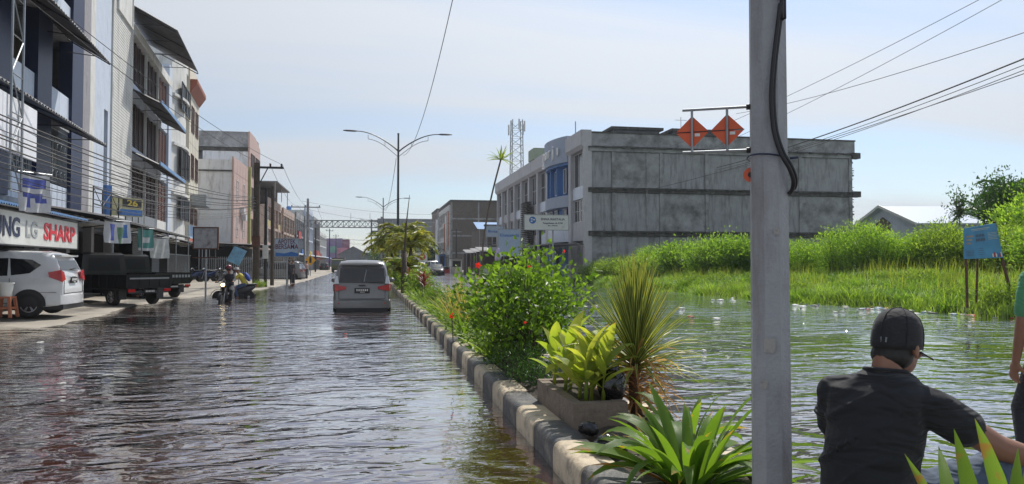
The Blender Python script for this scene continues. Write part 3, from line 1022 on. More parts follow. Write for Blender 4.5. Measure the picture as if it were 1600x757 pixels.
# ---------------------------------------------------------------- pink house and the taller block behind it
def pink_buildings():
    # lower front block: corner (-12.4, 71)
    B = thing('pink_building', 'three storey building with pink tiled front and stained pale side wall', 'building', (-12.4, 71, 0))
    b = MB().use(m_sidewall); b.box(-13, -0.15, 0.0, 8.0, 0, 9.9); b.build('side_wall', None, B)
    b = MB().use(m_sidewall); b.box(-13, -0.15, -0.06, 8.0, 9.96, 10.9); b.build('parapet', None, B)
    b = MB().use(m_conc_dk); b.box(-13, -0.12, -0.14, 0.1, 9.82, 9.95); b.build('dark_ledge', None, B)
    b = MB().use(m_conc)
    b.box(-3.9, -3.6, -0.05, 0.0, 0, 9.8); b.box(-8.2, -7.9, -0.05, 0.0, 0, 9.8); b.build('side_pilaster', None, B)
    b = MB().use(m_pinkwall); b.box(-0.149, 0.0, -0.08, 8.1, 3.0, 11.2); b.build('front_wall', None, B)
    for i in range(5):
        for k in range(6):
            t = MB().box(0.002, 0.02, 0.05 + i * 1.6, 1.58 + i * 1.6, 3.3 + k * 1.3, 4.55 + k * 1.3)
            t.build('tile_panel', m_pinkwall, B)
    for z in (3.9, 7.3):
        for u in (1.4, 5.0): add_window(B, 0.06, u, z, 0.9, 1.9, 0, 1, m_alu, m_glass2)
    for (u, z) in ((3.3, 6.2), (4.3, 5.6)):
        q = MB(); q.box(0.03, 0.4, u, u + 0.9, z, z + 0.6); q.box(0.401, 0.41, u + 0.1, u + 0.6, z + 0.08, z + 0.52); q.build('air_conditioner', m_alu, B)
    b = MB().use(mat('yellow_green_edge', (0.4, 0.4, 0.15), rough=0.7)); b.box(0.0, 0.25, 8.15, 8.5, 3.0, 11.3); b.build('edge_fin', None, B)
    b = MB().use(m_dark); b.box(-8, 0.5, -1.0, 8, 0, 2.9); b.build('shop_front', None, B)
    canopy(B, 1, -3.5, 9.0, -4.0, 3.35, 4.3, 3.0, m_zinc, pitch=0.3)
    for u in (-3.2, 2.5, 8.5): MB().tube([(4.1, u, 0), (4.1, u, 3.0)], 0.06, 6).build('post', m_brick, B)
    # taller block
    T = thing('pink_building', 'taller pink fronted block behind the pale side wall, with open top storey', 'building', (-12.4, 80, 0))
    b = MB().use(m_sidewall); b.box(-14, -0.15, 0.0, 7.0, 0, 11.3); b.box(-4.6, -0.15, -0.02, 7.0, 11.3, 13.0); b.box(-14, -11.5, 0.0, 7, 11.3, 13.0); b.build('side_wall', None, T)
    b = MB().use(m_greyblock); b.box(-11.4, -4.7, 0.8, 7, 11.3, 13.0); b.build('recessed_wall', None, T)
    b = MB().use(m_conc); b.box(-14, -0.15, -0.25, 7.1, 13.4, 15.0); b.build('parapet', None, T)
    b = MB().use(m_conc_dk); b.box(-14, -0.2, -0.1, 7.0, 13.02, 13.38); b.build('dark_ledge', None, T)
    b = MB().use(m_pinkwall)
    b.loft([[(-0.14, -0.25, 3), (0.02, -0.25, 3), (0.02, -0.25, 15.05), (-0.14, -0.25, 15.05)], [(-0.14, 3.5, 3), (0.02, 3.5, 3), (0.02, 3.5, 15.0), (-0.14, 3.5, 15.0)], [(-0.14, 7.1, 3), (0.02, 7.1, 3), (0.02, 7.1, 14.2), (-0.14, 7.1, 14.2)]])
    b.build('front_wall', None, T)
    for z in (3.8, 7.1, 10.6):
        for u in (0.5, 3.9): add_window(T, 0.1, u, z, 2.5, 2.3, 1, 1, m_shutter, m_shutter2)
    return B, T


PB, PT = pink_buildings()


# ---------------------------------------------------------------- generic shop row
def shop_block(label, xf, side, y0, L, depth, h, floors, wallm, trimm, bays, gf=3.1, win=None, name='shophouse', fmat=None, pmat=None,
               canop=None, shutm=None, parapet=0.9, wr=0.62, mull=2, signs=(), tanks=0, bandm=None, gapm=None, rz=0.0, ledge=True):
    B = thing(name, label, 'building', (xf, y0, 0), rz)
    S = side
    b = MB().use(wallm); nb(b, S, -depth, -0.25, 0, L, gf, h - 0.02); b.build('wall', None, B)
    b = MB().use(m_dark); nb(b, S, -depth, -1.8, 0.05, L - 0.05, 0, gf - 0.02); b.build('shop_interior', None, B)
    fh = (h - gf) / floors
    bw = L / bays
    slab = MB().use(trimm)
    for k in range(floors + 1):
        nb(slab, S, -0.248, 0.05, 0, L, gf + k * fh - 0.18, gf + k * fh + 0.14)
    slab.build('floor_slab', None, B)
    if parapet: q = MB().use(trimm); nb(q, S, -0.2, 0.08, 0, L, h + 0.15, h + parapet); q.build('parapet', None, B)
    cmesh = MB(); nb(cmesh, S, -0.3, 0.10, 0, 0.32, 0, h - 0.2); cm = cmesh.mesh('column', trimm)
    for k in range(bays + 1):
        inst('column', cm, B, (0, min(k * bw, L - 0.33), 0))
    for f in range(floors):
        for k in range(bays):
            w = bw * wr; z = gf + f * fh + 0.95; hh = fh - 1.25
            if random.random() < 0.1: continue
            add_window(B, -0.16, k * bw + (bw - w) / 2 + 0.15, z, w, hh, mull, random.choice((0, 1)), fmat or m_alu, pmat or m_glass, S)
            if bandm is not None:
                q = MB(); nb(q, S, -0.245, 0.01, k * bw + 0.34, (k + 1) * bw - 0.02, gf + f * fh + 0.16, z - 0.06)
                q.build('spandrel', bandm[(f + k) % len(bandm)], B)
    for k in range(bays):
        r = random.random()
        if r < 0.5:
            q = MB(); slats(q, S, -0.1, k * bw + 0.35, (k + 1) * bw - 0.05, 0.1, gf - 0.2, 0.14); q.build('roller_shutter', shutm or m_rollgrey, B)
    if canop is not None:
        canopy(B, S, 0.1, L - 0.1, 0.1, gf + 0.05, 2.0, gf - 0.4, canop, pitch=0.35)
    for (u0, u1, z0, z1, mm) in signs:
        q = MB(); nb(q, S, 0.12, 0.22, u0, u1, z0, z1); sgn = q.build('shop_sign', mm, B)
    for k in range(tanks):
        q = MB(); y = random.uniform(1, L - 1); x = -S * random.uniform(1.5, depth - 1)
        q.lathe([(0.45, h + 0.1), (0.5, h + 0.3), (0.5, h + 1.3), (0.35, h + 1.5), (0.1, h + 1.55)], 10, (x, y, 0)); q.build('water_tank', random.choice((m_orange, m_steel, m_signblue)), B, smooth=40)
    return B


m_yellowband = mat('faded_yellow_render', (0.42, 0.36, 0.16), rough=0.8, var=0.1, dirt=(0.2, 0.17, 0.1), damt=0.25)
m_greenish = mat('pale_green_render', (0.3, 0.36, 0.27), rough=0.8, var=0.1)
m_tan = mat('tan_render', (0.42, 0.32, 0.27), rough=0.85, var=0.15, dirt=DIRT, damt=0.3)
m_dkbrown = mat('dark_brown_render', (0.12, 0.09, 0.08), rough=0.85, var=0.2, dirt=DIRT, damt=0.3)
m_pinkband = mat('pink_render_band', (0.46, 0.29, 0.27), rough=0.7, var=0.1, dirt=(0.25, 0.15, 0.13), damt=0.2)
RA = shop_block('two storey shop row with pink and yellow bands behind the pharmacy sign', -12.4, 1, 93, 14, 10, 8.6, 2, m_tan, m_tan, 4, bandm=[m_pinkband, m_yellowband, m_greenish], canop=m_zinc, mull=3, wr=0.8,
                signs=[(3, 7, 2.6, 3.6, m_signblue), (9, 12, 2.7, 3.7, m_red)], tanks=1)
b = MB().use(m_brick); b.box(-6.5, -0.4, 8, 13.5, 9.55, 11.2); b.build('roof_room', None, RA)
b = MB().use(m_zinc); b.box(-7.5, 1.2, 0, 14, 11.25, 11.4); b.build('flat_roof', None, RA)
for u in (0.3, 7, 13.7): MB().tube([(0.9, u, 9.4), (0.9, u, 11.3)], 0.05, 5).build('post', m_steel, RA)
RB = shop_block('brown shop building with dark windows and sloping awning left of the street', -12.2, 1, 108, 15, 10, 8.4, 2, m_dkbrown, m_tan, 4, canop=m_zinc, wr=0.75, signs=[(2, 5, 2.7, 3.6, m_yellow), (8, 13, 2.6, 3.7, m_signwhite)], tanks=1)
RC = shop_block('grey shop building with cluttered balconies next to the street pole', -12.0, 1, 124, 16, 10, 8.9, 2, m_greyblock, m_conc, 5, canop=m_bluezinc, signs=[(3, 7, 5.6, 6.8, m_red), (9, 12, 2.7, 3.9, m_signblue)], tanks=2)
RD = shop_block('pale shophouse far along the left side of the street', -12.0, 1, 141, 18, 10, 11.3, 3, m_white, m_bluewhite, 5, canop=m_zinc, signs=[(2, 6, 2.6, 3.8, m_red), (9, 14, 2.8, 3.8, m_yellow)], tanks=2)
RE = shop_block('darker narrow shophouse before the red hoardings, far left side', -11.9, 1, 160, 18, 10, 10.4, 2, m_dkbrown, m_conc, 4, canop=m_zinc, signs=[(1, 6, 2.2, 4.2, m_red), (8, 14, 2.2, 4.2, m_red)], tanks=1)
RF = shop_block('low pale shophouse at the far left end of the shop row', -12.0, 1, 180, 26, 10, 8.2, 2, m_cream, m_white, 6, canop=m_bluezinc, signs=[(1, 6, 2.2, 3.8, m_red)], tanks=1)

# purple clad building far down the street
PUR = thing('hoarding_building', 'far building wrapped in a purple and blue advertising hoarding', 'building', (-17.5, 300, 0))
b = MB().use(mat('purple_hoarding', (0.17, 0.11, 0.27), rough=0.5, var=0.25, scale=0.2)); b.box(0, 6.2, 0, 8, 1.5, 11.3); b.build('hoarding', None, PUR)
b = MB().use(mat('pink_hoarding', (0.4, 0.14, 0.22), rough=0.5, var=0.5, scale=0.35)); b.box(4.2, 8.6, -0.3, -0.1, 3.6, 7.6); b.build('printed_poster', None, PUR)
b = MB().use(mat('green_hoarding', (0.1, 0.25, 0.22), rough=0.5, var=0.5, scale=0.35)); b.box(1.1, 4.1, -0.3, -0.1, 5.6, 8.2); b.build('printed_poster', None, PUR)
b = MB().use(mat('maroon_hoarding', (0.2, 0.06, 0.12), rough=0.5, var=0.3, scale=0.3)); b.box(6.22, 9.0, 0.3, 8, 1.5, 11.0); b.build('side_hoarding', None, PUR)
b = MB().use(m_greyblock); b.box(0.3, 8.8, 0.5, 9, 0, 1.48); b.build('base', None, PUR)


def gable_house(label, x, y, w, d, hw, hr, wm, rm, axis='y', name='house'):
    """gable facing the camera (ridge along y)"""
    H = thing(name, label, 'building', (x, y, 0))
    b = MB().use(wm); q = [(0, 0), (w, 0), (w, hw), (w / 2, hr), (0, hw)]
    b.prism(q, 'y', 0, d); b.build('wall', None, H)
    r = MB().use(rm); t = 0.12; o = 0.5
    sl = (hr - hw) / (w / 2)
    for s_ in (0, 1):
        e = (-o if s_ == 0 else w + o)
        ze = hw - o * sl
        pts = [(e, ze + 0.02), (w / 2, hr + 0.02), (w / 2, hr + t + 0.02), (e, ze + t + 0.02)]
        r.prism(pts, 'y', -o, d + o)
    r.build('roof', None, H)
    return H


gable_house('grey gabled house closing the far end of the street', -10.8, 260, 9.5, 10, 4.6, 7.2, m_greyblock, mat('dark_tile_roof', (0.09, 0.09, 0.1), rough=0.8))
FH = shop_block('low dark block left of the median palms at the far end of the street', 8, 1, 285, 10, 16, 5.6, 1, m_greyblock, m_conc, 3, rz=0)

# ---------------------------------------------------------------- right row: white shophouses with the raw concrete flank
m_rwhite = mat('greyed_white_render', (0.47, 0.47, 0.49), rough=0.8, var=0.08, scale=2, dirt=(0.24, 0.24, 0.24), damt=0.25, streak=True, dscale=1.0, bump=0.15)
m_rblue = mat('grey_blue_render', (0.33, 0.38, 0.47), rough=0.8, var=0.06, scale=2, dirt=(0.2, 0.23, 0.28), damt=0.2, streak=True)
def building_right_1():
    X = 18.0
    B = thing('concrete_building', 'long three storey building with bare grey concrete side wall and white street front', 'building', (X, 60, 0))
    W = 25.0; H0 = 3.6
    # body of the flank, panels between pilasters are separate slabs of rendered wall
    px_ = [0.0, 2.1, 6.4, 10.6, 15.0, 19.6, 24.6]
    zl = [0.0, 3.75, 7.45, 10.95]
    b = MB().use(m_conc); b.box(0.3, W - 0.2, 0.25, 44.3, 0, 11.4); b.build('core_wall', None, B)
    for i in range(len(px_) - 1):
        for k in range(3):
            a, c = px_[i] + 0.32, px_[i + 1] - 0.02
            z0, z1 = zl[k] + (0.45 if k else 0), zl[k + 1] - 0.03
            q = MB(); q.box(a, c, 0.10 + random.uniform(-0.015, 0.015), 0.26, z0, z1)
            q.build('wall_panel', m_flank if (i + k) % 3 else m_conc, B)
    for x in px_:
        q = MB(); q.box(x, x + 0.3, 0.0, 0.3, 0, 11.38); q.build('pilaster', m_conc, B)
    for k in (1, 2, 3):
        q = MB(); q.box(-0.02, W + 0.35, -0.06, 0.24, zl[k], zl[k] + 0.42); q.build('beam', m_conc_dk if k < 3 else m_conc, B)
        q = MB(); x = -0.02
        while x < W + 0.4:     # broken, uneven lip of the old formwork
            x2 = min(W + 0.4, x + random.uniform(0.25, 0.9))
            q.box(x, x2, -0.24 + random.uniform(-.05, .09), -0.062, zl[k] + 0.30 + random.uniform(-.03, .03), zl[k] + 0.40 + random.uniform(-.03, .03))
            x = x2
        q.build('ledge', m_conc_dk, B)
    q = MB()
    for k in range(1, 4): q.box(W - 0.2, W + 0.6, -0.25, 0.4, zl[k] - 0.02, zl[k] + 0.5)
    q.build('beam_end', m_conc_dk, B)
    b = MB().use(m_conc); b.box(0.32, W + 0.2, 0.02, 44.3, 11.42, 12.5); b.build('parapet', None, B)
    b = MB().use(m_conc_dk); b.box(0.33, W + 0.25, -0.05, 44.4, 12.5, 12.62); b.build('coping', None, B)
    b = MB().use(m_greyblock); b.box(3.6, 8.0, 4, 12, 12.6, 13.6); b.box(9.3, 14.2, 4, 12, 12.6, 13.6); b.build('roof_room', None, B)
    b = MB().use(m_conc_dk); b.box(3.3, 8.3, 3.7, 12.4, 13.6, 13.85); b.box(9.1, 14.4, 3.7, 12.4, 13.6, 13.85); b.build('roof_slab', None, B)
    for (x, z0, z1) in ((5.2, 3.9, 10.9), (17.2, 0.2, 10.9)):
        q = MB(); q.tube([(x, -0.02, z0), (x, -0.02, z1)], 0.05, 6); q.build('drain_pipe', m_conc, B)
    q = MB()
    for k in range(46):      # torn formwork fins and mortar drips on the free corner
        z = random.uniform(0.5, 11.3); q.box(W - 0.2, W - 0.05 + random.uniform(0.02, 0.22), 0.1, 0.3, z, z + random.uniform(.03, .15))
    q.build('mortar_drips', m_conc_dk, B)
    q = MB(); q.lathe([(0.35, 12.6), (0.4, 12.8), (0.4, 13.5), (0.2, 13.8)], 10, (14.6, 3, 0)); q.build('water_tank', m_red, B, smooth=40)
    # street front, end bay
    S = -1
    def fr(name, m, n0, n1, u0, u1, z0, z1):
        q = MB(); q.box(-n0, -n1, u0, u1, z0, z1); return q.build(name, m, B)
    fr('column', m_rwhite, -0.3, 0.35, -0.02, 0.5, 0, 11.3)
    fr('column', m_rwhite, -0.3, 0.35, 4.4, 5.2, 0, 11.3)
    for (z0, z1) in ((7.05, 8.1), (3.4, 5.0)):
        for k in range(5): fr('cladding_panel', m_panelw if z0 > 5 else m_rwhite, -0.2, 0.15, 0.52 + k * 0.77, 1.27 + k * 0.77, z0, z1)
    add_window(B, 0.0, 0.5, 8.15, 3.88, 3.0, 2, 0, m_alu, m_glass, S)
    add_window(B, 0.0, 0.5, 5.05, 3.88, 1.95, 3, 1, m_alu, m_glass, S)
    q = MB().use(m_rwhite)
    for (u0, u1) in ((0.0, 5.2), (13.4, 44.3)):
        pr = [(0.3, 11.2), (-0.35, 11.2), (-0.62, 11.5), (-0.62, 12.75), (0.3, 12.75)]
        q.loft([[(p[0], u0, p[1]) for p in pr], [(p[0], u1, p[1]) for p in pr]])
    q.build('front_parapet', None, B)
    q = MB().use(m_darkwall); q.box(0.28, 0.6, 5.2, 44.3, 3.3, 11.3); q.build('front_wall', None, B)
    # curved blue house
    def bulge(u, amp): return amp * math.sin(PI * (u - 5.2) / 8.2) ** 0.8 if 5.2 < u < 13.4 else 0
    def curved(name, m, off, amp, z0, z1, back=0.3):
        us = np.linspace(5.22, 13.38, 17)
        ring = [(-(off + bulge(u, amp)), u) for u in us] + [(back, 13.38), (back, 5.22)]
        q = MB().use(m); q.prism(ring, 'z', z0, z1); return q.build(name, None, B, smooth=40)
    curved('curved_parapet', m_rblue, 0.45, 0.9, 10.7, 13.1)
    curved('curved_parapet_soffit', m_blue, 0.30, 0.85, 10.45, 10.68)
    curved('balcony_front', m_rblue, 0.35, 0.9, 6.6, 7.65)
    curved('blue_wall', m_blue, -0.1, 0.6, 7.66, 10.44)
    curved('blue_wall', m_blue, -0.1, 0.6, 4.95, 6.58)
    curved('lower_band', m_panelw, 0.3, 0.5, 3.4, 4.93)
    for u in (6.0, 8.2, 10.4, 12.2):
        n = 0.02 + bulge(u + 0.35, 0.6)
        add_window(B, n + 0.05, u, 7.9, 0.85, 2.3, 0, 0, m_alu, m_glass2, S)
        add_window(B, n + 0.05, u, 5.1, 1.1, 1.4, 1, 0, m_alu, m_glass, S)
    for u in (7.45, 9.6, 11.6):
        n = bulge(u + 0.1, 0.6)
        fr('fin', m_blue, n - 0.2, n + 0.35, u, u + 0.22, 7.67, 10.44)
    # raised script letters on the curved parapet, one by one along the bulge
    word = 'gumarja'
    for k, chn in enumerate(word):
        u = 12.3 - k * 0.95
        me = text_mesh(chn, 1.5, 0.16, mat('bright_white_letters', (.85, .85, .82), rough=.4), None, bold=0.02, shear=0.3)
        o = inst('letter', me, B, (-(0.5 + bulge(u, 0.9)), u, 11.9 + (0.0 if k else -0.2)))
        o.rotation_euler = (R(90), 0, R(-90))
        o.rotation_euler.z += -0.25 * math.cos(PI * (u - 5.2) / 8.2)
    # remaining bays
    n_b = 7; bw = (44.3 - 13.4) / n_b
    for k in range(n_b):
        u = 13.4 + k * bw
        fr('column', m_rwhite, -0.3, 0.35, u, u + 0.75, 0, 11.2)
        fr('spandrel', m_rwhite if k % 3 else m_panelw, -0.2, 0.12, u + 0.76, u + bw - 0.01, 6.9, 7.9)
        fr('spandrel', m_rwhite if k % 2 else m_panelw, -0.2, 0.12, u + 0.76, u + bw - 0.01, 3.4, 4.5)
        add_window(B, 0.0, u + 0.76, 7.95, bw - 0.78, 3.15, 2 if k % 2 else 1, 1, m_alu, m_glass, S)
        add_window(B, 0.0, u + 0.76, 4.55, bw - 0.78, 2.3, 2, 1, m_alu, m_glass, S)
    fr('column', m_rwhite, -0.3, 0.35, 43.9, 44.3, 0, 11.2)
    q = MB()
    for z in np.arange(3.4, 8.4, 0.22): q.box(-0.4, -1.0, 20.5, 24.0, z, z + 0.09)
    q.build('slatted_screen', m_darkwall, B)
    fr('roof_box', m_greenish, -0.6, 0.7, 18.2, 21, 12.78, 14.0)
    q = MB(); q.tube([(0.3, 5.0, 12.7), (0.3, 5.0, 14.4)], 0.05, 5); q.build('mast', m_steel, B)
    # ground floor: shop mouths painted dark, canopy and posts
    q = MB().use(m_dark); q.box(2.6, W - 0.3, 0.3, 44.2, 0, 3.2) if False else None
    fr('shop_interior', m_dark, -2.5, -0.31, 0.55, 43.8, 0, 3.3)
    q = MB(); nb(q, S, 0.36, 3.4, 0.3, 12.5, 3.0, 3.1); q.build('canopy', m_zinc, B)
    canopy(B, S, 14, 43.5, 0.36, 3.35, 2.8, 2.8, m_zinc, pitch=0.4)
    for u in (0.6, 4.5, 8.4, 12.2, 18, 26, 34, 42):
        q = MB(); q.tube([(-3.2 if u < 13 else -2.6, u, 0), (-3.2 if u < 13 else -2.6, u, 3.0)], 0.06, 6); q.build('post', m_steel, B)
    for k in range(8):
        q = MB(); slats(q, S, 0.3, 5.4 + k * 4.7, 9.0 + k * 4.7, 0.1, 2.9, 0.14); q.build('roller_shutter', m_blue if k < 2 else m_rollgrey, B)
    return B


BR = building_right_1()

# pale sign boards hung out from the right row
def hung_sign(label, loc, w, h, face, txts, rz=0.0, name='sign_board'):
    s = thing(name, label, 'sign', loc, rz)
    MB().box(-w / 2, w / 2, 0.0, 0.12, 0, h).build('panel', face, s)
    f = MB(); t = 0.05
    f.box(-w / 2 - t, w / 2 + t, -0.02, 0.14, -t, 0); f.box(-w / 2 - t, w / 2 + t, -0.02, 0.14, h, h + t)
    f.box(-w / 2 - t, -w / 2, -0.02, 0.14, 0, h); f.box(w / 2, w / 2 + t, -0.02, 0.14, 0, h)
    f.build('frame', m_steel, s)
    for body, x, z, size, width, m in txts:
        me = text_mesh(body, size, 0.01, m, width, bold=0.006)
        o = inst('lettering', me, s, (x, -0.008, z)); o.rotation_euler = (R(90), 0, 0)
    return s


m_ink = mat('dark_print', (0.08, 0.10, 0.14), rough=0.5)
m_inkblue = mat('blue_print', (0.03, 0.14, 0.42), rough=0.5)
p = gnd(854, 440, 0)
# sign plane at Y = 62, just before the front of the white row
def at_y(px, py, y):
    d = ray(px, py); t = y / d.y
    return Vector((0, 0, CAM_H)) + d * t


a = at_y(820, 359, 57); c = at_y(888, 337, 57)
SB = hung_sign('wide white board with round blue globe emblem before the right hand shops', ((a.x + c.x) / 2, 57, a.z), c.x - a.x, c.z - a.z, m_signwhite,
               [('ENNA RIASTALIA', 0.5, 0.83, 0.24, 1.95, m_ink), ('Pengobatan di ATM', 0.5, 0.52, 0.17, 1.6, m_ink), ('jln. utama', 0.5, 0.33, 0.11, 0.8, m_ink)])
q = MB(); q.lathe([(0.0, 0), (0.28, 0), (0.28, 0.012), (0.0, 0.012)], 24, M=Matrix.Rotation(R(90), 3, 'X')); e = q.build('emblem', m_inkblue, SB, loc=(-1.15, -0.006, 0.75))
q = MB()
for an in (0.3, 2.2, 4.0): q.ell((0.12 * math.cos(an), -0.018, 0.12 * math.sin(an)), (0.09, 0.008, 0.06), n=8, m=5)
q.build('emblem_mark', m_signwhite, e)
MB().box(0.5, 0.62, 0.2, 0.3, -a.z, 0.1).build('post', m_steel, SB); MB().box(-0.7, -0.62, 0.2, 0.3, -a.z, 0.1).build('post', m_steel, SB)
a = at_y(779, 400, 62); c = at_y(813, 359, 62)
hung_sign('blue and white board with blue name left of the globe emblem board', ((a.x + c.x) / 2, 62, a.z), c.x - a.x, c.z - a.z, mat('pale_blue_board', (0.33, 0.42, 0.55), rough=0.5), [('Khansamulia', 0, 1.75, 0.36, 1.65, m_inkblue)])
a = at_y(760, 370, 70); c = at_y(786, 354, 70)
hung_sign('small white sign with blue lettering beneath the flat white corner', ((a.x + c.x) / 2, 70, a.z), c.x - a.x, c.z - a.z, mat('pale_blue_board2', (0.4, 0.47, 0.56), rough=0.5), [('Bintang', 0, 0.5, 0.35, 1.3, m_inkblue)])

# ---------------------------------------------------------------- further right
def raw_block(label, x0, x1, y0, y1, h, m, wins=(), name='building', beams=True, cap=m_conc_dk):
    B = thing(name, label, 'building', (x0, y0, 0))
    MB().box(0, x1 - x0, 0, y1 - y0, 0, h).build('wall', m, B)
    q = MB(); q.box(-0.15, x1 - x0 + 0.15, -0.12, y1 - y0, h, h + 0.4); q.build('parapet', cap, B)
    if beams:
        for z in np.arange(3.4, h - 1, 3.5):
            MB().box(-0.05, x1 - x0 + 0.05, -0.1, -0.002, z, z + 0.3).build('beam', m_conc, B)
        k = int((x1 - x0) / 4.2)
        for i in range(k + 1):
            x = (x1 - x0) * i / max(1, k); x = min(x, x1 - x0 - 0.3)
            MB().box(x, x + 0.3, -0.08, -0.003, 0, h - 0.02).build('pilaster', m_conc, B)
    for (x, z, w, hh) in wins:
        fme, pme = window_meshes(w, hh, 1, 0, m_alu, m_glass)
        o = inst('window', fme, B, (x, -0.1, z)); o.rotation_euler = (0, 0, R(-90)); inst('pane', pme, o)
    return B


KB = raw_block('big bare brick block standing behind the brick balcony house', 15.9, 27, 150, 175, 14.0, m_brick)
OB = shop_block('orange and white fronted shophouse attached to the big brick block', 15.7, -1, 150.5, 24, 6, 12.5, 3, m_white, m_white, 5, fmat=m_alu, signs=[(1, 3, 5, 12, m_orange), (5, 7, 4, 11.5, m_signwhite), (9, 10, 4, 10, m_orange)], bandm=[m_white, m_white, m_tan], canop=m_zinc)
B5 = raw_block('brick house with roofed balcony left of the white shop row', 17.2, 27, 112, 128, 7.0, m_brick, wins=[(1.0, 4.3, 1.4, 1.5), (4.4, 4.3, 2.0, 1.5)])
q = MB()
corr = q.use(m_bluezinc)
q.poly([(-1.5, -2.0, 6.6), (8, -2.0, 6.6), (8, 3, 7.9), (-1.5, 3, 7.9)]); q.poly([(-1.5, -2.0, 6.55), (-1.5, 3, 7.85), (8, 3, 7.85), (8, -2.0, 6.55)])
q.build('balcony_roof', None, B5)
q = MB()
for x in (-1.2, 1.8, 4.8, 7.8): q.tube([(x, -1.9, 0), (x, -1.9, 6.6)], 0.06, 5)
for z in (3.6, 4.1, 4.5): q.tube([(-1.2, -1.9, z), (7.8, -1.9, z)], 0.03, 4)
q.build('balcony_post', m_steel, B5)
MB().box(-1.4, 8, -2.0, 0, 3.3, 3.5).build('balcony_floor', m_conc, B5)
B6 = raw_block('narrow dark brown tower block at the right of the far street', 17.2, 26, 196, 214, 15.6, m_dkbrown, wins=[(0.6, 11, 1.6, 1.6), (3.2, 7.5, 1.6, 1.6)])
B7 = raw_block('wide blue grey block behind the median palms', 2.2, 21.5, 255, 275, 16.3, m_greyblock, wins=[(1.5, 4.5, 2, 2), (5.5, 4.5, 2, 2)], cap=m_greyblock)
q = MB()
for z in (6, 9, 12, 15.6): q.box(-2.4, -0.01, 0.2, 1.0, z, z + 0.6)
q.box(-2.4, -1.9, 0.2, 1.0, 0, 16.4); q.build('open_stair_frame', m_conc_dk, B7)
B8 = shop_block('low shop row with white and blue signs before the narrow dark tower block', 15.0, -1, 178, 17, 8, 6.6, 1, m_white, m_white, 4, canop=m_bluezinc, signs=[(1, 7, 3.2, 4.6, m_signblue), (8, 15, 3.2, 4.6, m_signwhite)])
B9 = shop_block('long low shop row with pale signboards at the bend of the street', 3.0, -1, 232, 14, 18, 4.6, 1, m_white, m_white, 4, gf=3.0)
# gable warehouse on the right, behind the bushes
WH = gable_house('white gabled warehouse with pale metal roof beyond the bushes', 48.9, 68, 12, 42, 4.9, 6.7, m_bluewhite, mat('white_metal_roof', (0.45, 0.5, 0.58), rough=0.4, var=0.08), name='warehouse')
WH.rotation_euler = (0, 0, R(-100.8))
q = MB().use(m_dkbrown)
q.prism([(4.4, 4.5), (7.1, 4.5), (7.1, 5.2), (5.75, 5.8), (4.4, 5.2)], 'y', -0.12, -0.02); q.build('vent', None, WH)
q = MB().use(m_signwhite)
for s_ in (0, 1):
    e = -0.5 if s_ == 0 else 12.5
    q.prism([(e, 4.7), (6, 6.7), (6, 6.95), (e, 4.95)], 'y', -0.62, -0.52)
q.build('barge_board', None, WH)
# ================================================================== MEDIAN
m_kblack = mat('black_kerb_paint', (0.060, 0.060, 0.064), rough=0.55, var=0.3, scale=9, dirt=(0.17, 0.15, 0.125), damt=0.55, dscale=7, bump=0.4, bscale=40)
m_kcream = mat('cream_kerb_paint', (0.50, 0.41, 0.29), rough=0.6, var=0.15, scale=9, dirt=(0.15, 0.12, 0.09), damt=0.42, dscale=6, bump=0.4, bscale=40)
m_medsoil = mat('median_soil', (0.055, 0.042, 0.030), rough=0.95, var=0.45, scale=7, bump=0.9, bscale=25, dirt=(0.10, 0.09, 0.07), damt=0.3, dscale=9)
KH = 0.20
KL = 0.66


def kerb_mesh(flip):
    W = 0.24; s = -1 if flip else 1
    prof = [(0, -0.3), (0, KH - 0.06)] + [(0.06 - 0.06 * math.cos(t), KH - 0.06 + 0.06 * math.sin(t)) for t in (0.35, 0.75, 1.15, PI / 2)] + [(W, KH), (W, -0.3)]
    q = MB()
    L_ = KL - 0.008
    e = 0.008
    def ring(y, inset):
        return [(s * (p[0] * (1 - inset) + W / 2 * inset), y, p[1] - (0 if p[1] < 0 else inset * 0.12)) for p in prof]
    q.loft([ring(0, 0.06), ring(e, 0), ring(L_ - e, 0), ring(L_, 0.06)])
    return q


kmesh = {}
for fl in (False, True):
    for nm, mm in (('k', m_kblack), ('c', m_kcream)):
        me = kerb_mesh(fl).mesh('kerb_stone', mm)
        me.polygons.foreach_set('use_smooth', [True] * len(me.polygons)); me.set_sharp_from_angle(angle=R(40))
        kmesh[(fl, nm)] = me
MED_W = 1.16     # outer edge to outer edge
k_left = tag(bpy.data.objects.new('kerb', None), None, None, kind='structure'); COL.objects.link(k_left)
k_right = tag(bpy.data.objects.new('kerb', None), None, None, kind='structure'); COL.objects.link(k_right)
y = 1.58 - KL * 4
idx = 0
# block boundaries seen at Y = 4.17, 5.50(-) ... : black block 4.17-5.50 split in two, so the phase is set from 4.17
y = 4.33 - KL * 10
while y < 95:
    x = kerb_x(y)
    c = 'k' if idx % 2 else 'c'
    o = inst('kerb_stone', kmesh[(False, c)], k_left, (x + random.uniform(-0.006, 0.006), y, random.uniform(-0.008, 0.006)), (0, random.uniform(-0.01, 0.01), random.uniform(-0.008, 0.008)))
    o = inst('kerb_stone', kmesh[(True, c)], k_right, (x + MED_W + random.uniform(-0.006, 0.006), y, random.uniform(-0.008, 0.006)), (0, random.uniform(-0.01, 0.01), random.uniform(-0.008, 0.008)))
    y += KL; idx += 1
yend = y
far = MB()
while y < 240:
    x = kerb_x(y)
    far.use(m_kblack if idx % 2 else m_kcream)
    far.box(x, x + 0.24, y, y + KL - 0.01, -0.3, KH); far.box(x + MED_W - 0.24, x + MED_W, y, y + KL - 0.01, -0.3, KH)
    y += KL; idx += 1
far.build('distant_kerb', None, kind='structure')
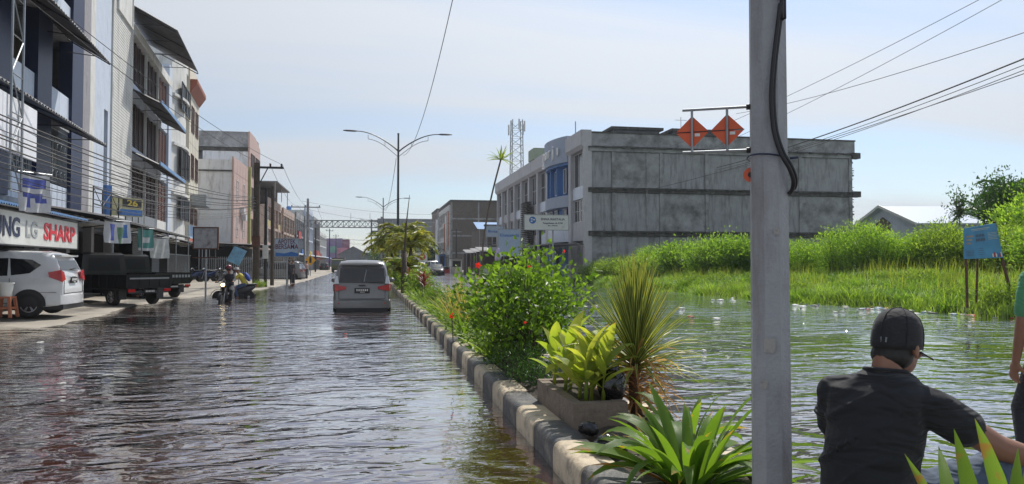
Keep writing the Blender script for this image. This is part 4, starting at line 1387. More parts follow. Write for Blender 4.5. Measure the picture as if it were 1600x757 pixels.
# soil
ys = np.concatenate([np.arange(-3, 25, 0.12), np.arange(25, 241, 2)])
xs_ = np.linspace(0.22, MED_W - 0.22, 9)
V = [(kerb_x(y) + x, y, 0.165 + 0.05 * math.sin(PI * (x - 0.2) / 0.8) + 0.05 * noise.noise(Vector((x * 4, y * 3, 0))) + 0.02 * noise.noise(Vector((x * 14, y * 14, 0)))) for y in ys for x in xs_]
Fc = [(j * 9 + i, j * 9 + i + 1, (j + 1) * 9 + i + 1, (j + 1) * 9 + i) for j in range(len(ys) - 1) for i in range(8)]
me = bpy.data.meshes.new('median'); me.from_pydata(V, [], Fc); me.materials.append(m_medsoil)
me.polygons.foreach_set('use_smooth', [True] * len(me.polygons))
link('ground', me, kind='structure')

# ---- stones and rubble on the median
m_stone = mat('pale_rubble', (0.25, 0.22, 0.18), rough=0.9, var=0.3, scale=5)
q = MB()
for k in range(260):
    y = random.uniform(1.0, 9); x = kerb_x(y) + random.uniform(0.26, 0.9)
    r = random.uniform(0.008, 0.03)
    q.ell((x, y, 0.20 + r * 0.3), (r, r * random.uniform(.6, 1), r * random.uniform(.4, .8)), M=Matrix.Rotation(random.uniform(0, 3), 3, 'Z'), n=6, m=4)
q.build('rubble', m_stone, kind='stuff')

# ================================================================== POLE WITH SIGNS IN THE FOREGROUND
m_polecon = mat('grey_concrete_pole', (0.30, 0.31, 0.33), rough=0.6, var=0.12, scale=5, dirt=(0.18, 0.17, 0.17), damt=0.5, dscale=3.5, bump=0.35, bscale=60, streak=True)
PX, PY = 1.795, 3.11
pole = thing('lamp_post', 'thick octagonal grey steel post in the foreground with black cable and red diamond signs', 'pole', (PX, PY, 0))
q = MB()
rings = []
face_ang = math.atan2(-PY, -PX)
for z, r in ((-0.3, 0.0905), (0.6, 0.089), (2.6, 0.083), (6.0, 0.074), (9.3, 0.07)):
    rings.append([(r * math.cos(face_ang + R(22.5 + 8) + k * PI / 4), r * math.sin(face_ang + R(22.5 + 8) + k * PI / 4), z) for k in range(8)])
q.loft(rings)
q.build('shaft', m_polecon, pole)
q = MB(); z_ = 0.9
for (r0, z0, w_, h_) in ((-.02, 1.02, .05, .07), (.015, .86, .03, .04), (-.04, 1.55, .02, .03)):
    q.poly([pp0 for pp0 in [tuple(Vector((math.cos(face_ang + PI / 2), math.sin(face_ang + PI / 2), 0)) * -(r0 + dx_) + Vector((math.cos(face_ang), math.sin(face_ang), 0)) * 0.0905 + Vector((0, 0, z0 + dz_))) for dx_, dz_ in ((0, 0), (w_, .004), (w_ * .9, h_), (-.003, h_ * .92))]])
q.build('sticker_remains', mat('torn_paper', (0.36, 0.35, 0.33), rough=.9, var=.25, scale=30, dirt=(.2, .19, .18), damt=.5, dscale=30), pole)
q = MB()
for sx in (-1, 1):
    pts = [(sx * 3.4 * t, 0, 8.0 + 1.25 * math.sin(t * PI / 2)) for t in np.linspace(0, 1, 9)]
    q.tube(pts, 0.04, 6)
q.build('arm', m_steel, pole)
# directions in the image plane at the pole: right vector and towards-camera vector
vx = Vector((math.cos(face_ang + PI / 2), math.sin(face_ang + PI / 2), 0))   # picture-right
vc = Vector((math.cos(face_ang), math.sin(face_ang), 0))                     # towards the camera
if vx.x < 0: vx = -vx
def pp(r, z, c=0.0): return vx * r + vc * c + Vector((0, 0, z))
m_cable = mat('black_cable_rubber', (0.012, 0.012, 0.014), rough=0.45, var=0.2)
def smooth_path(P, n=8):
    out = []
    P = [Vector(p) for p in P]
    for i in range(len(P) - 1):
        p0 = P[max(0, i - 1)]; p1 = P[i]; p2 = P[i + 1]; p3 = P[min(len(P) - 1, i + 2)]
        for k in range(n):
            t = k / n
            out.append(0.5 * ((2 * p1) + (p2 - p0) * t + (2 * p0 - 5 * p1 + 4 * p2 - p3) * t * t + (3 * p1 - p0 - 3 * p2 + p3) * t ** 3))
    out.append(P[-1]); return out
cb = thing('power_cable', 'black double cable hanging down the thick grey post and curling at its side', 'cable', (PX, PY, 0))
D = 3.52
def zz(py): return CAM_H + (412 - py) * D / 1155
c1 = [pp(0.045, 4.6, 0.085), pp(0.062, zz(0), 0.088), pp(0.056, zz(30), 0.092), pp(0.026, zz(110), 0.102), pp(0.014, zz(165), 0.105), pp(0.022, zz(215), 0.104), pp(0.050, zz(250), 0.10), pp(0.085, zz(272), 0.085), pp(0.104, zz(290), 0.06), pp(0.100, zz(302), 0.035), pp(0.086, zz(309), 0.025)]
q = MB(); q.tube(smooth_path(c1), 0.0095, 8); q.build('cable', m_cable, cb, smooth=True)
q = MB(); q.tube(smooth_path([p + vx * 0.012 + Vector((0, 0, 0.008)) - vc * 0.012 for p in c1[:-1]] + [c1[-1] + vx * 0.012 + Vector((0, 0, 0.02))]), 0.0075, 8); q.build('cable', m_cable, cb, smooth=True)
tie = thing('cable_tie', 'thin dark blue tie wire wrapped round the thick grey post below the signs', 'wire', (PX, PY, 0))
q = MB()
pts = []
for k in range(17):
    an = face_ang + 2 * PI * k / 16
    pts.append((0.094 * math.cos(an), 0.094 * math.sin(an), zz(256) + 0.02 * math.cos(an - face_ang + 0.7)))
q.tube(pts, 0.004, 5, cap=False)
q.tube([pp(0.09, zz(258), 0.07), pp(0.125, zz(257), 0.075)], 0.005, 5)
q.build('wire', mat('navy_wire', (0.02, 0.03, 0.07), rough=0.4), tie)
m_orred = mat('weathered_red_orange_sheet', (0.62, 0.10, 0.032), rough=0.5, var=0.12, scale=4, dirt=(0.35, 0.06, 0.04), damt=0.2)
q = thing('reflector', 'small orange disc fixed at the left side of the thick grey post', 'reflector', (PX, PY, 0))
g = MB(); Mr = Matrix.Rotation(math.atan2(vc.y, vc.x), 3, 'Z') @ Matrix.Rotation(R(90), 3, 'Y')
cpt = pp(-0.078, zz(277), -0.01)
g.lathe([(0.0, -0.004), (0.034, -0.004), (0.034, 0.004), (0.0, 0.004)], 20, c=tuple(cpt), M=Mr); g.build('disc', m_orred, q)
g = MB(); g.lathe([(0.0, 0.005), (0.014, 0.005), (0.014, 0.009), (0.0, 0.009)], 20, c=tuple(cpt), M=Mr); g.build('rim', m_blacksteel, q)
# bracket with two diamond plates, seen from behind
for k, (ztop, zbot) in enumerate(((173, 239),)):
    br = thing('sign_bracket', 'steel bracket of two horizontal rods clamped to the left of the thick grey post', 'bracket', (PX, PY, 0))
    for zp in (173, 239.5):
        g = MB(); g.tube([pp(-0.387, zz(zp - 1), 0), pp(-0.083, zz(zp), 0)], 0.0065, 8); g.build('rod', m_steel, br)
        g = MB(); g.tube([pp(-0.096, zz(zp), 0), pp(-0.076, zz(zp), 0)], 0.014, 8); g.build('clamp', m_blacksteel, br)
for k, pxl in enumerate((1085.5, 1141.5)):
    off = (pxl - 1205) / 1155 * D * 0.94
    s = thing('warning_sign', ('left' if k == 0 else 'right') + ' one of two red orange diamond plates hung beside the grey post', 'sign', (PX, PY, 0), group='red orange diamond signs')
    r = 0.077
    zc = zz(207)
    g = MB()
    for (z0, z1) in ((0.002, r), (-r, -0.002)):
        if z1 > 0: tri = [(-r + 0.002, 0.002), (r - 0.002, 0.002), (0, r)]
        else: tri = [(-r + 0.002, -0.002), (0, -r), (r - 0.002, -0.002)]
        f_ = [pp(off + a_, zc + b_, 0.0) for a_, b_ in tri]; bk = [pp(off + a_, zc + b_, -0.004) for a_, b_ in tri]
        i = len(g.v); g.v += [tuple(p) for p in f_ + bk]
        g.face((i, i + 1, i + 2)); g.face((i + 5, i + 4, i + 3))
        for a_, b_ in ((0, 1), (1, 2), (2, 0)): g.face((i + a_, i + 3 + a_, i + 3 + b_, i + b_))
    g.build('plate', m_orred, s)
    g = MB(); g.tube([pp(off - r, zc, 0.002), pp(off + r, zc, 0.002)], 0.0022, 5); g.build('fold', m_blacksteel, s)
    g = MB(); g.tube([pp(off, zz(174), 0.007), pp(off, zz(239), 0.007)], 0.0062, 8); g.build('upright', m_steel, s)
    g = MB(); g.poly([pp(off + 0.012, zc - 0.022, 0.003), pp(off + 0.036, zc - 0.022, 0.003), pp(off + 0.036, zc - 0.008, 0.003), pp(off + 0.012, zc - 0.008, 0.003)]); g.build('sticker', m_signwhite, s)

# ================================================================== STREET LAMPS ON THE MEDIAN
m_lampst = mat('dark_grey_painted_steel', (0.055, 0.065, 0.075), rough=0.45, metal=0.3, var=0.1)


def street_lamp(label, x, y, H=9.75, half=3.05):
    s = thing('street_lamp', label, 'street lamp', (x, y, 0), group='double arm street lamps on the median')
    g = MB(); g.tube([(0, 0, 0), (0, 0, 1.2), (0, 0, H)], [0.11, 0.095, 0.06], 10); g.build('pole', m_lampst, s)
    g = MB(); g.tube([(0, 0, H), (0, 0, H + 0.06)], 0.07, 8); g.build('cap', m_lampst, s)
    g = MB(); g.box(-0.18, 0.18, -0.18, 0.18, 0.1, 0.25); g.build('base_plate', m_lampst, s)
    for sg in (-1, 1):
        a = [(sg * half * t * 0.86, 0, H - 1.15 + 1.22 * math.sin(t * PI / 2) ** 0.9 + (0.05 if sg < 0 else 0)) for t in np.linspace(0, 1, 12)]
        g = MB(); g.tube(a, [0.045 - 0.018 * k / 11 for k in range(12)], 7); arm = g.build('arm', m_lampst, s)
        b_ = [(sg * half * t * 0.66, 0, H - 1.48 + 1.12 * math.sin(t * PI / 2)) for t in np.linspace(0, 0.95, 10)]
        g = MB(); g.tube(b_, 0.018, 5)
        g.tube([b_[-1], (b_[-1][0], 0, b_[-1][2] + 0.27)], 0.015, 5)
        g.tube([b_[4], (b_[4][0], 0, b_[4][2] + 0.33)], 0.015, 5)
        g.build('brace', m_lampst, arm)
        g = MB()
        x0 = a[-1][0]; z0 = a[-1][2]
        rr = []
        for t, w, h_ in ((0, 0.05, 0.04), (0.15, 0.11, 0.06), (0.6, 0.13, 0.06), (0.85, 0.08, 0.03)):
            xx = x0 + sg * t; zc_ = z0 + 0.02 * t
            rr.append([(xx, w * math.cos(u), zc_ + h_ * math.sin(u)) for u in np.linspace(0, 2 * PI, 9)[:-1]])
        g.loft(rr); g.build('lamp_head', m_lampst, arm, smooth=40)
    return s


street_lamp('nearest double arm street lamp rising behind the silver van and palms', kerb_x(48) + 0.58, 48)
street_lamp('second double arm street lamp seen left of the nearest one', kerb_x(96) + 0.58, 96)
street_lamp('farthest double arm street lamp beyond the overhead truss', kerb_x(144) + 0.58, 144)

# ================================================================== OVERHEAD TRUSS
tr = thing('overhead_truss', 'steel lattice truss spanning the left carriageway', 'truss', (0, 112, 0), group=None)
XL, XR = -9.6, 1.5
g = MB(); g.tube([(XR, 0, 0), (XR, 0, 8.4)], 0.14, 8); g.build('post', m_steel, tr)
g = MB(); g.tube([(XL, 0, 0), (XL, 0, 8.4)], 0.14, 8); g.build('post', m_steel, tr)
for z in (6.75, 7.75):
    for yy in (-0.35, 0.35):
        g = MB(); g.tube([(XL, yy, z), (XR, yy, z)], 0.065, 6); g.build('chord', m_steel, tr)
g = MB(); n_ = 14
for k in range(n_):
    a_ = XL + (XR - XL) * k / n_; c_ = XL + (XR - XL) * (k + 1) / n_
    for yy in (-0.35, 0.35):
        g.tube([(a_, yy, 6.75), (c_, yy, 7.75)], 0.032, 4); g.tube([(a_, yy, 7.75), (c_, yy, 6.75)], 0.032, 4); g.tube([(a_, yy, 6.75), (a_, yy, 7.75)], 0.035, 4)
g.build('lattice', m_steel, tr)
for x in (-3.0, -0.2): g = MB(); g.tube([(x, 0, 7.75), (x, 0, 8.9)], 0.03, 5); g.build('rod', m_steel, tr)

# ================================================================== UTILITY POLES AND WIRES
m_wood = mat('weathered_brown_pole', (0.075, 0.058, 0.045), rough=0.9, var=0.3, scale=5, bump=0.3)
m_ins = mat('brown_insulator', (0.06, 0.03, 0.02), rough=0.2)


def crossarm(parent, z, xl, xr, y=0, mm=None, n=3):
    g = MB(); g.box(xl, xr, y - 0.06, y + 0.06, z - 0.06, z + 0.06); a = g.build('crossarm', mm or m_steel, parent)
    for k in range(n):
        x = xl + 0.12 + (xr - xl - 0.24) * k / (n - 1)
        g = MB(); g.lathe([(0.03, z + 0.06), (0.07, z + 0.1), (0.04, z + 0.15), (0.07, z + 0.19), (0.03, z + 0.25)], 8, (x, y, 0)); g.build('insulator', m_ins, a, smooth=True)


U1 = thing('utility_pole', 'nearest brown utility pole with one sided crossarm on the left forecourt edge', 'utility pole', (-6.6, 45.2, 0))
g = MB(); g.tube([(0, 0, 0), (0, 0, 7.3)], [0.21, 0.17], 10); g.build('shaft', m_wood, U1, smooth=40)
crossarm(U1, 7.05, 0.0, 1.5, mm=m_blacksteel)
g = MB(); g.tube([(0.1, 0, 6.0), (0.6, 0, 7.0)], 0.03, 4); g.build('stay', m_blacksteel, U1)
MB().box(-0.2, 0.25, -0.32, -0.2, 2.4, 3.0).build('meter_box', m_rust, U1)
U1b = thing('utility_pole', 'slim black pole standing right beside the nearest brown utility pole', 'utility pole', (-6.15, 45.8, 0))
g = MB(); g.tube([(0, 0, 0), (0, 0, 5.9)], [0.10, 0.075], 8); g.build('shaft', m_blacksteel, U1b, smooth=40)
MB().box(-0.16, 0.16, -0.16, -0.08, 1.7, 2.5).build('notice_plate', m_signwhite, U1b)
U1c = thing('utility_pole', 'dark pole with white painted plate just behind the slim black pole', 'utility pole', (-6.1, 48.4, 0))
g = MB(); g.tube([(0, 0, 0), (0, 0, 6.3)], [0.12, 0.09], 8); g.build('shaft', m_wood, U1c, smooth=40)
U2 = thing('utility_pole', 'tall grey utility pole with wide crossarm beside the overhead truss', 'utility pole', (-7.2, 88, 0))
g = MB(); g.tube([(0, 0, 0), (0, 0, 8.9)], [0.2, 0.13], 8); g.build('shaft', m_conc, U2, smooth=40)
crossarm(U2, 7.9, -1.9, 1.4)
U3 = thing('utility_pole', 'pale grey utility pole at right roadside before the narrow dark tower block', 'utility pole', (13.0, 150, 0))
g = MB(); g.tube([(0, 0, 0), (0, 0, 10.3)], [0.28, 0.2], 8); g.build('shaft', m_sidewall, U3, smooth=40)
crossarm(U3, 9.8, -1.6, 1.0)
for lab, x, y, h in (('thin dark pole among the right hand kiosks', 13.4, 118, 7.0), ('dark pole left of the overhead truss by the grey shops', -8.6, 120, 8.0), ('dark pole by the red hoardings far left', -8.9, 165, 9.0), ('dark pole at the far left shop row end', -9.6, 210, 9.5), ('thin post before the blue name board at right', 15.2, 66, 5.4)):
    U = thing('utility_pole', lab, 'utility pole', (x, y, 0)); g = MB(); g.tube([(0, 0, 0), (0, 0, h)], [0.13, 0.09], 7); g.build('shaft', m_blacksteel, U)
    crossarm(U, h - 0.5, -0.8, 0.8)


def wire_pts(a, c, sag, n=14):
    a, c = Vector(a), Vector(c)
    return [a.lerp(c, t) - Vector((0, 0, sag * 4 * t * (1 - t))) for t in np.linspace(0, 1, n)]


m_wire = mat('black_wire', (0.014, 0.014, 0.016), rough=0.6, var=0.1)
wire_i = [0]


def wire(label, a, c, sag, r=0.012, grp='overhead wires', n=14):
    q = MB(); q.tube(wire_pts(a, c, sag, n), r, 4)
    o = q.build('overhead_wire', m_wire); tag(o, label, 'wire', grp)
    return o


# bundle passing in front of the left shophouses to the nearest utility pole
A_lab = 'black cable of the bundle slung across the left shophouse fronts'
e0 = Vector((-6.6, 45.2, 0))
def left_pt(px, py, n=2.6):
    """point n metres out from the left row front"""
    nn = Vector((math.cos(LA), math.sin(LA), 0)); P = LP + nn * n
    d = ray(px, py); t = P.dot(nn) / d.dot(nn)
    return Vector((0, 0, CAM_H)) + d * t
for k, (y0, z1, sg) in enumerate([(176, 5.3, 0.45), (184, 5.25, 0.5), (201, 5.1, 0.5), (209, 5.15, 0.55), (214, 5.0, 0.6), (228, 4.95, 0.6), (236, 4.9, 0.55), (242, 4.85, 0.7), (256, 4.75, 0.55), (264, 4.8, 0.6), (272, 4.6, 0.75), (285, 4.55, 0.5), (296, 4.4, 0.6)]):
    a = left_pt(-40, y0 - 14, 2.6 + 0.15 * (k % 3))
    wire(A_lab, a, (e0.x - 0.1 + 0.05 * (k % 3), e0.y, z1), sg * 0.9, random.choice((0.008, 0.011, 0.016, 0.022 if k in (4, 7, 11) else 0.008)), grp='cable bundle along the left shophouses')
# two higher service wires descending from top left
for k, (px0, py0, px1, py1) in enumerate([(-30, -60, 402, 262), (60, -10, 430, 268)]):
    a = left_pt(px0, py0, 3.0)
    wire(('left' if k == 0 else 'right') + ' of two thin wires descending from the top left to the nearest crossarm', a, (e0.x + 0.2 + k * 1.1, e0.y, 7.3), 0.35, 0.012, grp='service wires from top left')
for k in range(2):
    wire(('outer' if k else 'inner') + ' wire from the nearest pole crossarm to the tall grey pole', (e0.x + 0.7 + k * 0.7, e0.y, 7.3), (-7.2 - 0.8 + 1.2 * k, 88, 8.1), 0.9, 0.012, grp='wires between left poles')
    wire(('right' if k else 'left') + ' wire from the tall grey pole onwards up the street', (-7.2 - 1.2 + 2.2 * k, 88, 8.1), (-8.9, 165, 8.8), 0.8, 0.014, grp='wires far left')
    wire(('lower' if k else 'upper') + ' of two low wires running along the poles at the left', (e0.x, e0.y, 5.0 - 0.5 * k), (-7.2, 88, 6.2 - 0.6 * k), 0.6, 0.018, grp='low wires between left poles')
# wires crossing the street in the distance
for k, (y_, zl_, zr_) in enumerate([(100, 9.6, 9.0), (110, 9.2, 8.0), (118, 5.9, 5.6), (125, 5.5, 5.2), (140, 5.8, 5.0), (150, 9.5, 9.9), (170, 7, 8)]):
    wire(['first', 'second', 'third', 'fourth', 'fifth', 'sixth', 'farthest'][k] + ' thin wire crossing the far street, counted from the nearest', (-9, y_, zl_), (13.2, y_ + 12, zr_), 0.7, 0.016, grp='wires crossing the far street')
# loose long cable from the top of the frame to the nearest street lamp
topv = Vector((0, 0, CAM_H)) + ray(716, -40) * 20.0
wire('long slack cable running from overhead down to the nearest street lamp', topv, (kerb_x(48) + 0.9, 48, 8.4), 1.2, 0.012, grp=None, n=24)
wire('slack cable between the nearest and second street lamps', (kerb_x(48) + 0.45, 48, 8.2), (kerb_x(96) + 0.6, 96, 8.6), 1.5, 0.016, grp=None)
# wires right of the post, converging down to the left
for k, (ax, ay, bx_, by, r_) in enumerate([(1040, 232, 1545, -8, .010), (1080, 245, 1580, -8, .010), (1150, 178, 1610, 48, .012), (1120, 262, 1610, 88, .024), (1120, 266, 1610, 98, .012), (1130, 268, 1610, 106, .012), (1000, 300, 1610, 112, .012)]):
    a = Vector((0, 0, CAM_H)) + ray(ax, ay) * 46; c = Vector((0, 0, CAM_H)) + ray(bx_, by) * 20
    wire(['topmost thin wire crossing the sky right of the post', 'second thin wire from the top right of the post', 'single wire running alone above the heavy wire at right', 'heavy black wire rising to the right picture edge over the bank', 'thin wire just under the heavy black wire at right', 'thin wire second below the heavy black wire at right', 'lowest thin wire rising to the right over the bank'][k], a, c, 0.25, r_, grp='wires rising to the top right')

# ================================================================== CELL TOWER
ct = thing('cell_tower', 'tall lattice telecom mast behind the white shop row', 'tower', (27.2, 138, 0))
g = MB(); w0, w1, HT = 1.35, 0.95, 28.8
for sx in (-1, 1):
    for sy in (-1, 1): g.tube([(sx * w0, sy * w0, 0), (sx * w1, sy * w1, HT)], 0.10, 5)
g.build('leg', m_steel, ct)
g = MB()
k = 0; z = 12.0
while z < HT - 1:
    w = w0 + (w1 - w0) * z / HT; w2 = w0 + (w1 - w0) * (z + 1.5) / HT
    for (a_, c_) in (((-1, -1), (1, -1)), ((1, -1), (1, 1)), ((1, 1), (-1, 1)), ((-1, 1), (-1, -1))):
        g.tube([(a_[0] * w, a_[1] * w, z), (c_[0] * w2, c_[1] * w2, z + 1.5)], 0.045, 4)
        g.tube([(a_[0] * w, a_[1] * w, z), (c_[0] * w, c_[1] * w, z)], 0.045, 4)
    z += 1.5
g.build('lattice', m_steel, ct)
for (x, y, z) in ((-1.3, -1.1, 26.5), (1.3, -1.1, 26.5), (-1.4, 0.8, 26.0), (0.2, -1.4, 26.8), (1.4, 0.8, 26.2)):
    MB().box(x - 0.14, x + 0.14, y - 0.1, y + 0.1, z, z + 2.0).build('antenna', m_alu, ct)
# aerial rods on the right roofs
for lab, x, y, z, h in (('thin aerial rod on the far roof of the white row', 24, 101, 12.5, 3.2), ('short aerial beside the telecom mast', 27, 118, 7, 9), ('small antenna on the concrete roof room', 29, 66, 13.8, 1.6)):
    o = thing('roof_aerial', lab, 'aerial', (x, y, z)); MB().tube([(0, 0, 0), (0, 0, h)], 0.03, 5).build('rod', m_steel, o)
    MB().box(-0.6, 0.6, -0.02, 0.02, h * .8, h * .8 + 0.03).build('crosspiece', m_steel, o)

# ================================================================== SIGNS AND BITS, LEFT SIDE
def at_depth_y(px, py, Y): return at_y(px, py, Y)
Y = 47
a = at_y(430, 401, Y); c = at_y(466, 374, Y); base = gnd(447, 445, 0.0)
AP = hung_sign('pharmacy sign reading apotek bersama on one post beside the silver parked car', ((a.x + c.x) / 2, Y, a.z), c.x - a.x, c.z - a.z, mat('pale_sky_sign', (0.36, 0.46, 0.58), rough=0.5, var=0.15, scale=1.5),
               [('APOTEK', 0.0, (c.z - a.z) * 0.84, 0.38, 1.05, mat('dark_red_print', (0.12, 0.015, 0.03), rough=0.5)), ('BERSAMA', 0.0, (c.z - a.z) * 0.55, 0.42, 1.34, MATS['dark_red_print'])])
g = MB().use(m_inkblue); w_ = (c.x - a.x) / 2 - 0.01
g.poly([(-w_, -0.006, 0.01), (w_, -0.006, 0.01), (w_, -0.006, 0.19), (w_ * .4, -0.006, 0.29), (-w_ * .2, -0.006, 0.18), (-w_, -0.006, 0.24)]); g.build('wave_print', None, AP)
MB().box(-0.05, 0.05, 0.13, 0.22, -a.z, 0.0).build('post', m_steel, AP)
a = at_y(303, 388, 29.5); c = at_y(340, 357, 29.5)
BS = thing('blank_sign', 'peeling blank white square sign in rusty frame on a thin post', 'sign', ((a.x + c.x) / 2, 29.5, 0))
w_ = (c.x - a.x) / 2
MB().box(-w_, w_, 0, 0.03, a.z, c.z).build('panel', mat('peeled_white', (0.34, 0.35, 0.36), rough=0.7, var=0.15, dirt=(0.09, 0.05, 0.04), damt=0.4, dscale=4), BS)
g = MB(); t = 0.045
g.box(-w_ - t, w_ + t, -0.02, 0.05, a.z - t, a.z); g.box(-w_ - t, w_ + t, -0.02, 0.05, c.z, c.z + t); g.box(-w_ - t, -w_, -0.02, 0.05, a.z, c.z); g.box(w_, w_ + t, -0.02, 0.05, a.z, c.z)
g.box(-w_ - t, w_ + t, -0.01, 0.04, a.z - 0.38, a.z - 0.34)
g.build('frame', m_rust, BS)
MB().box(-0.03, 0.03, 0.05, 0.10, -0.1, a.z + 0.2).build('post', m_steel, BS)
# leaning blue sheet on a post
o = thing('blue_sheet', 'tilted faded blue metal sheet hanging by the brown pole', 'sheet', (-8.3, 38.5, 0)); p0 = at_y(370, 400, 38.5)
g = MB(); g.box(-0.32, 0.32, -0.02, 0.02, -0.42, 0.42, Matrix.Translation((p0.x + 8.3, 0, p0.z)) @ Matrix.Rotation(R(24), 4, 'Y') @ Matrix.Rotation(R(-18), 4, 'X')); g.build('panel', mat('faded_blue_sheet', (0.16, 0.33, 0.45), rough=0.4, var=0.3), o)
MB().tube([(p0.x + 8.4, 0.03, 0), (p0.x + 8.4, 0.03, p0.z)], 0.03, 5).build('post', m_steel, o)
# yellow warning diamond
p0 = at_y(485, 407, 84)
o = thing('warning_sign', 'yellow diamond road sign with dark symbol near the tall grey pole', 'road sign', (p0.x, 84, 0))
g = MB(); g.box(-0.42, 0.42, -0.02, 0.02, -0.42, 0.42, Matrix.Translation((0, 0, p0.z)) @ Matrix.Rotation(R(45), 4, 'Y')); g.build('plate', mat('amber_sign', (0.70, 0.36, 0.02), rough=0.4), o)
g = MB(); g.box(-0.12, 0.12, -0.035, -0.025, p0.z - 0.3, p0.z + 0.2); g.ell((0, -0.03, p0.z + 0.28), (0.1, 0.01, 0.1), n=8, m=5); g.build('symbol', m_blacksteel, o)
MB().box(-0.04, 0.04, 0.03, 0.1, 0, p0.z).build('post', m_steel, o)
# round red emblem sign by the oncoming van
p0 = at_y(660, 402, 75)
o = thing('round_sign', 'white square sign with red ring above the oncoming white car', 'road sign', (p0.x, 75, 0))
MB().box(-0.5, 0.5, 0, 0.03, p0.z - 0.45, p0.z + 0.45).build('plate', m_signwhite, o)
g = MB(); g.lathe([(0.13, 0), (0.33, 0), (0.33, 0.01), (0.13, 0.01)], 16, c=(0, -0.004, p0.z), M=Matrix.Rotation(R(90), 3, 'X')); g.build('ring', m_red, o)
MB().box(-0.03, 0.03, 0.04, 0.1, 0, p0.z).build('post', m_steel, o)


def cloth(name, label, w, h, loc, rz, m, cat='banner', bands=()):
    o = thing(name, label, cat, loc, rz)
    nx_, nz_ = 10, 8
    V = [(-w / 2 + w * i / nx_, 0.05 * math.sin(i * 1.5 + j * 0.4) * (0.4 + j / nz_), -h * j / nz_ - 0.04 * abs(math.sin(PI * i / nx_)) * (1 if j == 0 else 0.6)) for j in range(nz_ + 1) for i in range(nx_ + 1)]
    g = MB(); g.v = V
    mats_ = [m] + [b_[2] for b_ in bands]
    for j in range(nz_):
        for i in range(nx_):
            mm = m
            for (r0, r1, bm, c0, c1) in bands:
                if r0 <= j < r1 and c0 <= i < c1: mm = bm
            g.use(mm); k_ = nx_ + 1
            g.face((j * k_ + i, j * k_ + i + 1, (j + 1) * k_ + i + 1, (j + 1) * k_ + i))
    g.build('sheet', None, o, smooth=True)
    q = MB(); q.tube([(-w / 2 - 0.05, 0, 0.02), (w / 2 + 0.05, 0, 0.02)], 0.015, 5); q.build('rail', m_steel, o)
    return o


m_pb = mat('blue_violet_print', (0.09, 0.12, 0.42), rough=0.6, var=0.4, scale=4)
m_teal = mat('teal_banner_cloth', (0.10, 0.30, 0.27), rough=0.6, var=0.1)
m_leafprint = mat('green_print', (0.12, 0.24, 0.14), rough=0.6, var=0.5, scale=4)
pL = left_pt(55, 272, 2.3); cloth('hanging_banner', 'white banner with blue violet print hung on the cables above the blue canopy', .78, .92, pL, R(60), m_tarp, bands=[(1, 3, m_pb, 1, 9), (4, 5, m_pb, 1, 8), (5, 7, m_pb, 2, 4), (5, 6, m_pb, 5, 9)])
pL = left_pt(184, 346, 2.25); cloth('hanging_banner', 'white blue and green banner below the grey canopy edge', 1.15, .78, pL, R(62), m_tarp, bands=[(1, 7, m_pb, 2, 4), (2, 8, m_leafprint, 5, 7), (1, 6, m_signblue, 7, 9)])
pL = left_pt(228, 358, 2.1); cloth('hanging_banner', 'small teal banner at the end of the grey canopy', .72, .95, pL, R(50), m_teal, bands=[(3, 5, m_tarp, 2, 8), (7, 8, m_tarp, 0, 10)])
m_plas = mat('translucent_plastic', (0.42, 0.44, 0.44), rough=0.35, var=0.25, scale=3)
pL = left_pt(250, 372, 2.0); cloth('plastic_sheet', 'crumpled clear plastic sheet hanging before the barred gate', 1.2, 1.0, pL, R(62), m_plas, cat='sheet')
# small yellow-blue light box
pL = left_pt(200, 322, 1.4)
o = thing('light_box', 'small yellow and blue shop light box above the grey canopy', 'sign', pL, R(62))
MB().box(-0.85, 0.85, 0, 0.2, -0.45, 0.35).build('box', mat('pale_yellow_box', (0.5, 0.46, 0.25), rough=0.4), o)
MB().box(-0.3, 0.75, -0.02, -0.002, -0.05, 0.3).build('panel', m_blacksteel, o); MB().box(-0.6, 0.8, -0.02, -0.002, -0.42, -0.16).build('panel', m_signblue, o)
MB().box(-1.15, -0.87, 0, 0.2, -0.45, 0.8).build('fin', m_signblue, o)
me = text_mesh('26', 0.36, 0.01, m_yellow, 0.6, bold=0.01); q_ = inst('lettering', me, o, (0.22, -0.025, 0.12)); q_.rotation_euler = (R(90), 0, 0)
# large grey billboard back and lattice mast at the far left
bb = thing('billboard', 'grey weathered billboard panel on lattice mast at the left picture edge', 'billboard', lp(2.4, -24.0), LA)
for k in range(3):
    for j in range(2):
        MB().box(-0.05, 0.0, -6.6 + k * 2.2, -4.42 + k * 2.2, 3.85 + j * 0.62, 4.45 + j * 0.62).build('panel', m_sidewall, bb)
g = MB()
def lat(g, x, y0, y1, z0, z1, st=0.85):
    for yy in (y0, y1): g.tube([(x, yy, z0), (x, yy, z1)], 0.028, 5)
    z = z0; s_ = 0
    while z < z1 - 0.1:
        z2 = min(z1, z + st)
        g.tube([(x, y0 if s_ else y1, z), (x, y1 if s_ else y0, z2)], 0.016, 4); g.tube([(x, y0, z), (x, y1, z)], 0.016, 4)
        z = z2; s_ ^= 1
lat(g, 0.05, -1.9, -1.2, 3.0, 12)
g.build('lattice_mast', m_steel, bb)

